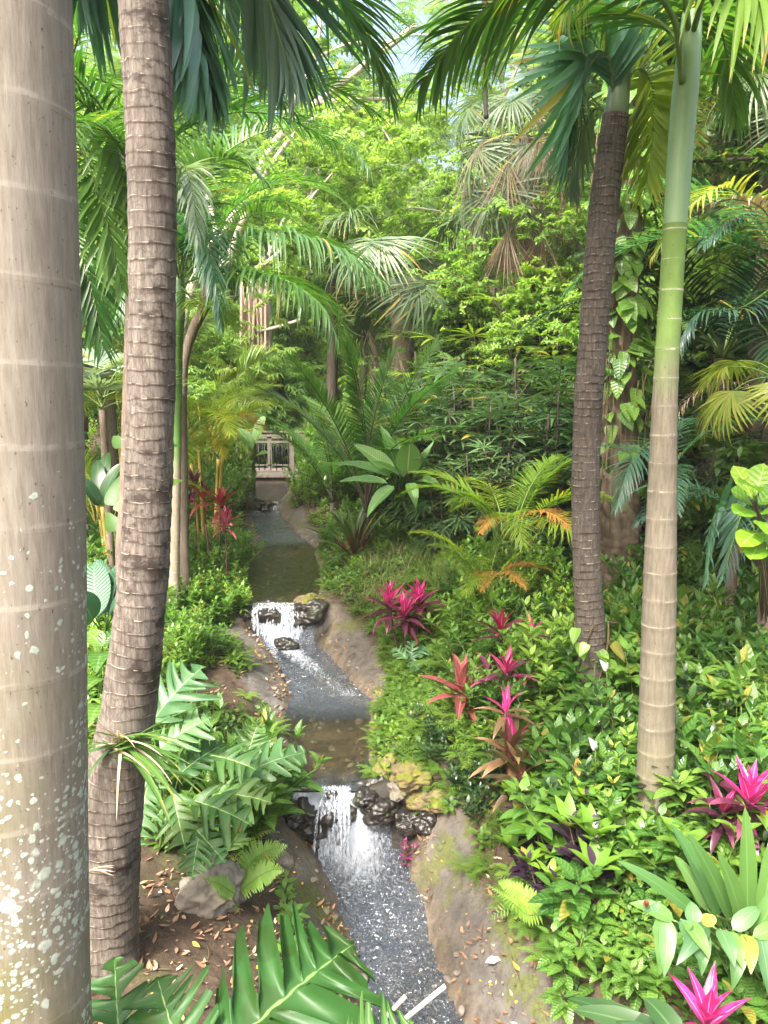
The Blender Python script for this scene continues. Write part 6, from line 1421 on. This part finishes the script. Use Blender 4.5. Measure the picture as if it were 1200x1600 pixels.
# banana leaf at the left of the bridge
leafplant('paddle_plant', 'paddle leaf plant standing at the left end of the footbridge', gp(395, 770), [((398, 690, 14.5), (413, 650, 14.6), .24, dict(droop=.2, up=(-.5, -.8, .2))), ((395, 700, 14.5), (372, 668, 14.6), .25, {}), ((398, 715, 14.4), (415, 705, 14.2), .2, {})], mat='banana', rad=.02)
# fiddle leaf shrub
fs = [((1175, 780, 4.6), (1150, 728, 4.7)), ((1180, 775, 4.6), (1195, 725, 4.7)), ((1175, 790, 4.5), (1145, 765, 4.5)), ((1185, 790, 4.5), (1215, 760, 4.5)), ((1178, 800, 4.4), (1150, 800, 4.3)), ((1188, 800, 4.4), (1215, 800, 4.3)), ((1180, 785, 4.7), (1172, 735, 4.9)), ((1185, 830, 4.4), (1160, 850, 4.2)), ((1190, 830, 4.4), (1215, 850, 4.3)), ((1185, 850, 4.4), (1175, 870, 4.2)), ((1185, 770, 4.5), (1165, 750, 4.2)), ((1190, 815, 4.4), (1205, 830, 4.1))]
leafplant('fiddle_leaf_fig', 'bright glossy fiddle leaf shrub at the right edge', gp(1200, 1000), [(a, b_, .15, {}) for a, b_ in fs], mat='fiddle', stem='stem', rad=.006, prof='obov', droop=.4, fold=.15, wave=.03)
leafplant('banana_plant', 'single yellowing broad leaf below the fiddle leaf shrub', gp(1200, 960), [((1195, 850, 4.4), (1160, 858, 4.3), .10, {}), ((1200, 850, 4.4), (1225, 865, 4.2), .10, {})], mat='yellowing', rad=.006)

# crinum with a wine red base
p = gp(555, 872)
put(rosette(31, 18, 1.0, .085, (48, 86), .55, 'strap', 'crinum', 0, gapz=.003, fold=.5) + rosette(32, 5, .7, .06, (25, 45), .9, 'strap', 'strap', 0, gapz=.002)[:1], 'crinum', 'spiky crinum with wine red leaf bases right of the upper pool', 'plant', p, 1.0, 1.0)
for (lab, px, py, sc, mt) in [('silvery strap leaf tuft in front of the bird of paradise', 640, 835, .75, 'rhapis'), ('pale spiky tuft right of the crinum', 605, 845, .6, 'philodull'), ('grey green spiky tuft below the bird of paradise', 665, 850, .65, 'silver')]:
    put(rosette(int(px), 26, .55, .035, (20, 80), .7, 'linear', mt, .08, fold=.3), 'strap_plant', lab, 'plant', gp(px, py), None, sc)
put(rosette(44, 22, .36, .05, (5, 75), .8, 'strap', 'fern', .12), 'strap_plant', 'green strap leaf rosette by the young palm on the right', 'plant', gp(1105, 920), None, .9)
put(rosette(45, 20, .4, .06, (15, 80), .8, 'strap', 'strap', .1), 'strap_plant', 'upright strap leaf plant at the foot of the dark leaning palm', 'plant', gp(885, 1085), None, 1.0)
put(rosette(46, 18, .4, .06, (15, 80), .8, 'strap', 'strap', .1), 'strap_plant', 'strap leaf plant beside the stream left of the pink clump', 'plant', gp(545, 905), None, .5)

# big strap leaves in the bottom right
leafplant('ginger_plant', 'tall strap leaved plant with broad upright leaves in the bottom right', gp(1150, 1500), [
    ((1168, 1440, 3.15), (1165, 1270, 3.25), .085, dict(up=(.1, -.95, .2), droop=.1)), ((1120, 1430, 3.2), (1055, 1290, 3.4), .085, dict(up=(.3, -.6, .7), droop=.5)), ((1140, 1435, 3.1), (1085, 1310, 3.1), .08, dict(up=(.2, -.7, .6), droop=.4)), ((1100, 1440, 3.1), (975, 1345, 3.2), .07, dict(droop=.5)), ((1190, 1435, 3.1), (1215, 1290, 3.15), .08, dict(up=(-.3, -.8, .3), droop=.2)), ((1160, 1445, 3.0), (1130, 1340, 2.95), .08, dict(up=(.1, -.7, .6), droop=.3)), ((1105, 1420, 3.3), (1060, 1340, 3.4), .08, dict(droop=.5)), ((1180, 1460, 2.9), (1225, 1380, 2.9), .08, {})], mat='strap', rad=.009, prof='strap', fold=.25)
leafplant('ginger_plant', 'leaning ginger stalk with drooping broad leaves and a small red bud at the bottom right', gp(1190, 1540), [
    ((1022, 1428, 2.90), (1008, 1403, 2.96), .07, {}), ((1032, 1431, 2.90), (1033, 1523, 2.76), .07, dict(mat='strap')), ((1042, 1435, 2.89), (1039, 1526, 2.75), .07, {}), ((1052, 1438, 2.89), (985, 1408, 2.95), .07, dict(mat='strap')), ((1063, 1436, 2.89), (1103, 1515, 2.75), .07, {}), ((1073, 1440, 2.88), (1109, 1493, 2.74), .07, dict(mat='strap')), ((1083, 1443, 2.88), (1081, 1407, 2.94), .07, {}), ((1094, 1447, 2.88), (1098, 1522, 2.74), .07, dict(mat='strap')), ((1104, 1445, 2.88), (1060, 1503, 2.73), .07, {}), ((1114, 1448, 2.87), (1094, 1428, 2.93), .07, dict(mat='yellowing')), ((1125, 1452, 2.87), (1149, 1507, 2.73), .07, {}), ((1135, 1455, 2.87), (1162, 1510, 2.73), .07, dict(mat='strap')), ((1145, 1453, 2.86), (1191, 1414, 2.92), .07, {}), ((1156, 1457, 2.86), (1146, 1546, 2.72), .07, dict(mat='strap')), ((1166, 1460, 2.86), (1175, 1518, 2.72), .07, dict(mat='yellowing')), ((1176, 1464, 2.85), (1255, 1443, 2.91), .07, dict(mat='strap')), ((1187, 1462, 2.85), (1203, 1555, 2.71), .07, {})], mat='philodull', rad=.006, prof='lance', fold=.25, droop=.9, wave=.02)
m = MB(); c = at(1010, 1415, 2.9); 
for k in range(6): leaves(m, (c - np.array([0, 0, .01]))[None], np.array([[.2 * math.cos(k), .2 * math.sin(k), 1]]), (math.cos(k), math.sin(k), .1), .035, .014, -.3, .3, 5, 'ovate', np.array([.5]))
solo('flower_bud', m.mesh('flower_bud', M['redleaf'], origin=c), 'small orange red bud at the tip of the leaning ginger stalk', 'flower', c)
leafplant('strap_plant', 'broad dark arching leaves along the bottom right edge', gp(1020, 1640), [((1050, 1620, 2.7), (900, 1575, 2.9), .09, {}), ((1060, 1630, 2.65), (890, 1555, 3.0), .08, {}), ((1040, 1640, 2.6), (960, 1610, 2.6), .11, {}), ((1060, 1620, 2.6), (1010, 1560, 2.75), .1, {})], mat='dark', rad=.008, prof='strap', droop=.5)

# white spathes of the peace lilies
for (px, py, d, tl, lab) in [(948, 1048, 5.0, .5, 'white peace lily spathe right of the dark palm foot'), (930, 1172, 4.3, .4, 'white spathe among the whorled shrubs left of the straight palm')]:
    c = at(px, py, d); m = MB(); g = float(ground(c[0], c[1]))
    leaves(m, c[None], np.array([[-1.1 * tl, -.2, .9]]), (.2, -1, .3), .10, .045, .25, .6, 9, 'ovate', np.array([.5])); tube(m, spline([(c[0] + .03, c[1] + .03, g - .02), (c[0] + .02, c[1], (g + c[2]) / 2), c], 10), .0035, 5, m=1); tube(m, np.array([c, c + np.array([0, -.012, .06])]), .006, 6, m=2)
    b_ = np.array([c[0], c[1], g]); solo('peace_lily', m.mesh('peace_lily', [M['white'], M['stemgreen'], M['white']], origin=b_), lab, 'flower', b_)

# bright ferns
def fern_at(label, px, py, sc, k=0, rz=0., mat='l', tilt=None):
    put([('fern', (FERNL if mat == 'l' else FERN)[k], None)], 'fern', label, 'fern', gp(px, py), rz, sc, tilt=tilt)
def fern_leaf(label, pts, L, mat='fernlight', seed=0):
    m = MB(); P = pxpath(pts, 3); o = P[0].copy()
    pinnate(m, P, L, L * .26, 26, 78, 60, .15, start=.08, rach=.004, rows=4, prof='fern', taper=(.8, .1), lift=.05, seed=seed, jit=.03, up=(0, -.5, .85)); return m, o
m, o = fern_leaf('', [(372, 1395, 4.0), (400, 1372, 4.0), (425, 1360, 3.95), (443, 1360, 3.9)], .09, seed=2)
pinnate(m, pxpath([(372, 1395, 4.0), (390, 1350, 4.1), (415, 1330, 4.15), (448, 1322, 4.15)], 4), .10, .026, 26, 78, 60, .15, start=.08, rach=.004, rows=4, prof='fern', taper=(.8, .1), lift=.05, seed=3, up=(0, -.5, .85)); pinnate(m, pxpath([(368, 1398, 3.9), (350, 1385, 3.85), (335, 1378, 3.8), (318, 1372, 3.8)], 4), .06, .018, 22, 78, 60, .15, start=.08, rach=.004, rows=4, prof='fern', taper=(.8, .1), lift=.05, seed=4, up=(0, -.5, .85))
solo('fern', m.mesh('fern', [M['fernlight'], M['stemgreen']], origin=o), 'lime fern with broad toothed fronds in front of the grey boulder', 'fern', o)
m, o = fern_leaf('', [(850, 1425, 3.75), (820, 1400, 3.8), (795, 1385, 3.85), (780, 1380, 3.85)], .075, seed=5); pinnate(m, pxpath([(850, 1425, 3.75), (825, 1430, 3.7), (800, 1410, 3.65), (765, 1385, 3.7)], 4), .07, .018, 24, 78, 60, .15, start=.08, rach=.004, rows=4, prof='fern', taper=(.8, .1), lift=.05, seed=6, up=(0, -.5, .85))
solo('fern', m.mesh('fern', [M['fernlight'], M['stemgreen']], origin=o), 'lime fern frond pair hanging over the lower right rock bank', 'fern', o)

# thin leaved tuft clinging to the ringed trunk
m = MB(); c = at(186, 1165, 3.25); r2 = np.random.default_rng(4); n = 30
az = r2.uniform(-.9, .75, n); d = np.stack([np.cos(az), -.55 + r2.normal(0, .25, n), np.sin(az) * .8 + .1], 1); d[:5, 0] *= -.6
leaves(m, np.repeat(c[None], n, 0) + r2.normal(0, .02, (n, 3)), d, (0, 0, 1), r2.uniform(.28, .52, n), .028, r2.uniform(.1, .8, n), .35, 9, 'linear', r2.random(n)); k = 12
leaves(m, np.repeat(c[None], k, 0) + r2.normal(0, .02, (k, 3)), np.stack([r2.uniform(-.9, 1, k), -.5 + 0 * np.arange(k), r2.uniform(-.2, .9, k)], 1), (0, 0, 1), r2.uniform(.25, .45, k), .014, r2.uniform(.2, 1.2, k), .35, 9, 'linear', r2.random(k), m=1)
solo('bromeliad', m.mesh('bromeliad', [M['strap'], M['deadpale']], origin=c), 'tuft of long thin leaves clinging low on the ringed trunk', 'plant', c)
m = MB(); c = at(140, 1360, 3.2); n = 12
leaves(m, np.repeat(c[None], n, 0), np.stack([np.ones(n), -.3 + r2.normal(0, .2, n), r2.uniform(-.1, .5, n)], 1), (0, 0, 1), r2.uniform(.08, .15, n), .012, .3, .3, 6, 'linear', r2.random(n))
solo('bromeliad', m.mesh('bromeliad', M['deadpale'], origin=c), 'small pale dry tuft between the two left trunks near the ground', 'plant', c)
# hanging dark stem at the top, right of the sky gap
m = MB(); tube(m, spline(pxpath([(757, -60, 7.0), (758, 40, 7.0), (757, 120, 7.0), (760, 185, 7.0)], 7), 30), .028 * (1 + .35 * np.random.default_rng(1).random(30)) * np.linspace(1, .55, 30), 8); c = at(757, -60, 7)
solo('hanging_stem', m.mesh('hanging_stem', M['barkdark'], origin=c), 'dark shaggy flower stem hanging from above right of the sky gap', 'stem', c)
# cut bamboo sticks
for q, (a, b_) in enumerate([((602, 1590, 3.6), (634, 1556, 3.62)), ((628, 1596, 3.5), (696, 1540, 3.55))]):
    A_, B_ = at(*a), at(*b_); m = MB(); tube(m, spline([A_, B_], 8), .0125, 10)
    solo('bamboo_stick', m.mesh('bamboo_stick', M['bamboo'], origin=A_), ['shorter cut bamboo stick beside the stream at the bottom edge', 'longer cut bamboo stick with a yellow end at the bottom edge'][q], 'stick', A_)
c = gp(775, 1507); m = MB(); leaves(m, c[None] + np.array([[-.06, 0, .012]]), np.array([[1, .1, .05]]), (0, 0, 1), .11, .055, -.3, .3, 6, 'lance', np.array([.9]), wave=.06)
solo('fallen_leaf', m.mesh('fallen_leaf', M['litterpale'], origin=c), 'single large pale dry leaf lying on the lower right rock bank', 'leaf')
bpy.context.scene.collection.objects[-1].location = Vector(c)
# tiny purple flowers by the lower waterfall
for (px, py, lab) in [(636, 1348, 'little magenta leaved plant at the water right of the lower waterfall'), (360, 940, 'little magenta flowered plant left of the middle waterfall')]:
    put(shrub(int(px), .16, .07, 5, 9, .04, .018, 'ovate', ('magenta', 'stem')), 'herb', lab, 'plant', gp(px, py), 0, 1.2)
for (px, py, d, lab) in [(533, 1278, lip3 + .05, 'tiny green seedling growing in the lower waterfall'), (608, 1312, lip3 + .02, 'small green seedling in the black hollow by the lower waterfall'), (650, 1225, lip3 + .2, 'two heart shaped leaves on the golden stones')]:
    c = at(px, py, d); put(shrub(int(py), .08, .05, 3, 5, .06, .045, 'heart', ('bright', 'stemgreen'), el=(-20, 30), stemr=.003), 'herb', lab, 'plant', c - np.array([0, 0, .05]), 0, 1.0)

for (px, py, d, sc, lab) in [(600, 1235, lip3 + .14, 1.0, 'dark creeping plant draped over the rock right of the lower waterfall'), (575, 1200, lip3 + .3, .8, 'grey green creeper at the lip right of the lower waterfall'), (470, 1290, lip3 + .0, .7, 'dark mossy creeper left under the lower waterfall'), (690, 1300, lip3 - .05, .6, 'dark little plant right of the black hollow')]:
    put(shrub(int(px), .10, .16, 14, 14, .045, .022, 'ovate', ('deep', 'stem'), el=(-50, 30), top=.1, stemr=.003), 'creeper', lab, 'plant', at(px, py, d) - np.array([0, 0, .03]), None, sc)
# ------------------------------------------------------------------ stuff nobody could count: low cover, grass, litter
def pts_on_ground(n, x0, x1, y0, y1, ok, seed):
    r = np.random.default_rng(seed); x = r.uniform(x0, x1, n); y = y0 + (y1 - y0) * r.random(n) ** 1.3
    g, rk, wetshade, s = ground(x, y, True); k = ok(x, y, g, rk, s, r); return np.stack([x, y, g], 1)[k], r
def px_of(P):
    d = P - np.array([0, 0, EYE]); f = d[:, 1] * CP - d[:, 2] * SP; u = d[:, 1] * SP + d[:, 2] * CP
    return 600 + F * d[:, 0] / f, 800 - F * u / f
sprig = MB(); r3 = np.random.default_rng(2); n = 9; a = np.arange(n) * 2.4
leaves(sprig, np.stack([np.cos(a) * .012, np.sin(a) * .012, .01 + .012 * np.arange(n)], 1), np.stack([np.cos(a), np.sin(a), .35 + .05 * np.arange(n)], 1), (0, 0, 1), .065, .032, .5, .15, 4, 'ovate', r3.random(n))
fsp = MB()
for k in range(5):
    az = k * 1.26; P = arch(.20, 55, -25, 8); pinnate(fsp, np.column_stack([P[:, 0] * math.cos(az), P[:, 0] * math.sin(az), P[:, 2]]), .045, .012, 11, 78, 60, .2, start=.1, rach=.002, rows=3, prof='fern', taper=(.7, .1), lift=0., seed=k)
blade = MB(); n = 12; a = np.arange(n) * 2.4; e = r3.uniform(.9, 1.5, n)
leaves(blade, np.zeros((n, 3)), np.stack([np.cos(a) * np.cos(e), np.sin(a) * np.cos(e), np.sin(e)], 1), (0, 0, 1), r3.uniform(.16, .34, n), .007, .7, .2, 5, 'linear', r3.random(n))
def bare(x, y, g):
    """where the photo shows leaf litter instead of plants"""
    px, py = px_of(np.stack([x, y, g], 1)); litter = (px > 120) & (px < 440) & (py > 1330) & (py < 1700)
    return litter | ((px > 740) & (px < 860) & (py > 1330)) | ((px > 1040) & (py > 745) & (py < 830) & (px < 1200))
def cover(name, tpl, mats, n, box_, ok, seed, sc=(.7, 1.3), tilt=.3, lift=0.):
    P, r = pts_on_ground(n, *box_, ok, seed); m = MB(); P = P + np.array([0, 0, lift])
    m.stamp(tpl, rand_rot(len(P), tilt, r) * r.uniform(*sc, len(P))[:, None, None], P, r.random(len(P))); o = solo(name, m.mesh(name, mats), None, None, kind='stuff'); return o
def tag_stuff(o, label, cat): o['label'] = label; o['category'] = cat
edgeok = lambda rk, s: (rk < .35) & (s > .04)
tag_stuff(cover('ground_cover', sprig, M['cover'], 38000, (-8, 8, 2.6, 20), lambda x, y, g, rk, s, r: edgeok(rk, s) & ~bare(x, y, g) & (fbm(x * 1.1, y * 1.1, 41) > -.28) & ~((x > .8) & (y < 6.5) & (r.random(len(x)) < .85)), 5), 'low green ground cover over both banks', 'ground cover')
tag_stuff(cover('ground_cover', sprig, M['coverlime'], 12000, (-4, 2.5, 5, 17), lambda x, y, g, rk, s, r: edgeok(rk, s) & ~bare(x, y, g) & (fbm(x * .8, y * .8, 43) > .0) & (s < 2.2), 6, (.5, 1.0)), 'lime green creeping cover along the upper stream', 'ground cover')
tag_stuff(cover('fern_cover', fsp, [M['fern'], M['stemgreen']], 2600, (-1, 5, 4, 12), lambda x, y, g, rk, s, r: edgeok(rk, s) & (s > .25) & (fbm(x * .7, y * .7, 44) > -.1), 7), 'small ferns carpeting the right slope', 'fern')
tag_stuff(cover('seed_grass', blade, M['grass'], 450, (-.9, 1.4, 7.6, 11), lambda x, y, g, rk, s, r: edgeok(rk, s) & (s > .5) & (s < 2.0), 8, (.7, 1.3), .2), 'fine pale seed grass above the pink cordyline clump', 'grass')
fl = MB(); leaves(fl, np.zeros((1, 3)), np.array([[1., 0, .05]]), (0, 0, 1), .065, .026, -.6, .3, 5, 'lance', np.array([.5]))
tag_stuff(cover('leaf_litter', fl, M['litter'], 16000, (-3, 4.5, 2.6, 12), lambda x, y, g, rk, s, r: (s > .03) & ((bare(x, y, g) & (r.random(len(x)) < .9)) | ((rk < .3) & (r.random(len(x)) < .16)) | (r.random(len(x)) < .04)), 9, (.3, 1.1), .45, .008), 'brown fallen leaves scattered over the banks', 'leaf litter')
tag_stuff(cover('leaf_litter', fl, M['litterpale'], 2200, (-2, 2.5, 2.6, 9), lambda x, y, g, rk, s, r: (s > .02) & ((bare(x, y, g) & (r.random(len(x)) < .5)) | ((rk > .5) & (r.random(len(x)) < .05))), 10, (.3, .9), .35, .008), 'pale dry leaves scattered over the litter and rock banks', 'leaf litter')
tw = MB(); tube(tw, spline([(-.1, 0, 0), (0, .012, .006), (.1, -.006, 0)], 6), .0035, 5)
tag_stuff(cover('twigs', tw, M['stem'], 1500, (-2.5, 2.5, 2.6, 9), lambda x, y, g, rk, s, r: (s > .0) & (r.random(len(x)) < .4), 21, (.3, 1.3), .25, .008), 'thin dead twigs lying on the banks', 'twigs')
pb = MB(); import bmesh as _b
_bm = _b.new(); _b.ops.create_icosphere(_bm, subdivisions=2, radius=.03); pv_ = np.array([tuple(v.co) for v in _bm.verts]); pv_ = pv_ * (1 + .5 * fbm(pv_[:, 0] * 40, pv_[:, 1] * 40 + pv_[:, 2] * 30, 3))[:, None] * np.array([1.3, 1, .6]); pb.add(pv_, t=[[v.index for v in f.verts] for f in _bm.faces]); _bm.free()
tag_stuff(cover('pebbles', pb, M['rock'], 2600, (-2.5, 1.4, 3, 14.5), lambda x, y, g, rk, s, r: (s > .0) & (s < .16) & (r.random(len(x)) < .7), 22, (.2, 1.0), .5, .0), 'small stones along the water line', 'pebbles')
tag_stuff(cover('pebbles', pb, M['rock'], 3500, (-2.5, 1.4, 3, 14.5), lambda x, y, g, rk, s, r: (s == 0) & (r.random(len(x)) < .8), 23, (.3, 1.3), .5, .0), 'stones on the bed of the stream', 'pebbles')
tag_stuff(cover('leaf_litter', fl, M['litter'], 9000, (-2.2, 1.4, 3, 9), lambda x, y, g, rk, s, r: (s > .01) & (s < .22) & (fbm(x * 2, y * 2, 71) > .0), 24, (.3, 1.0), .35, .008), 'fallen leaves trapped along the water line', 'leaf litter')
pt = MB(); leaves(pt, np.zeros((1, 3)), np.array([[1., 0, .1]]), (0, 0, 1), .022, .018, -.6, .3, 4, 'paddle', np.array([.5]))
tag_stuff(cover('fallen_petals', pt, M['mustard'], 500, (-1.6, 1.6, 3, 6.5), lambda x, y, g, rk, s, r: (s > .02) & (s < 1.1) & (r.random(len(x)) < .35), 11, (.6, 1.2), .4, .008), 'tiny orange petals fallen on the lower banks', 'petals')
# ------------------------------------------------------------------ bright humid air
m = MB(); box(m, -170, 170, -32, 200, -1.5, 26)
me = m.mesh('haze', [], smooth=False)
hm, hn, hl = newmat('haze_air'); ho = hn.new('ShaderNodeOutputMaterial'); pv = hn.new('ShaderNodeVolumePrincipled')
pv.inputs['Color'].default_value = (.95, 1.0, .96, 1); pv.inputs['Density'].default_value = .0011; pv.inputs['Anisotropy'].default_value = .2
hl.new(pv.outputs[0], ho.inputs['Volume']); me.materials.append(hm)
hz = solo('haze', me, None, None, kind='stuff'); hz['label'] = 'bright humid air paling the far trees'; hz['category'] = 'haze'
cy.volume_bounces = 0
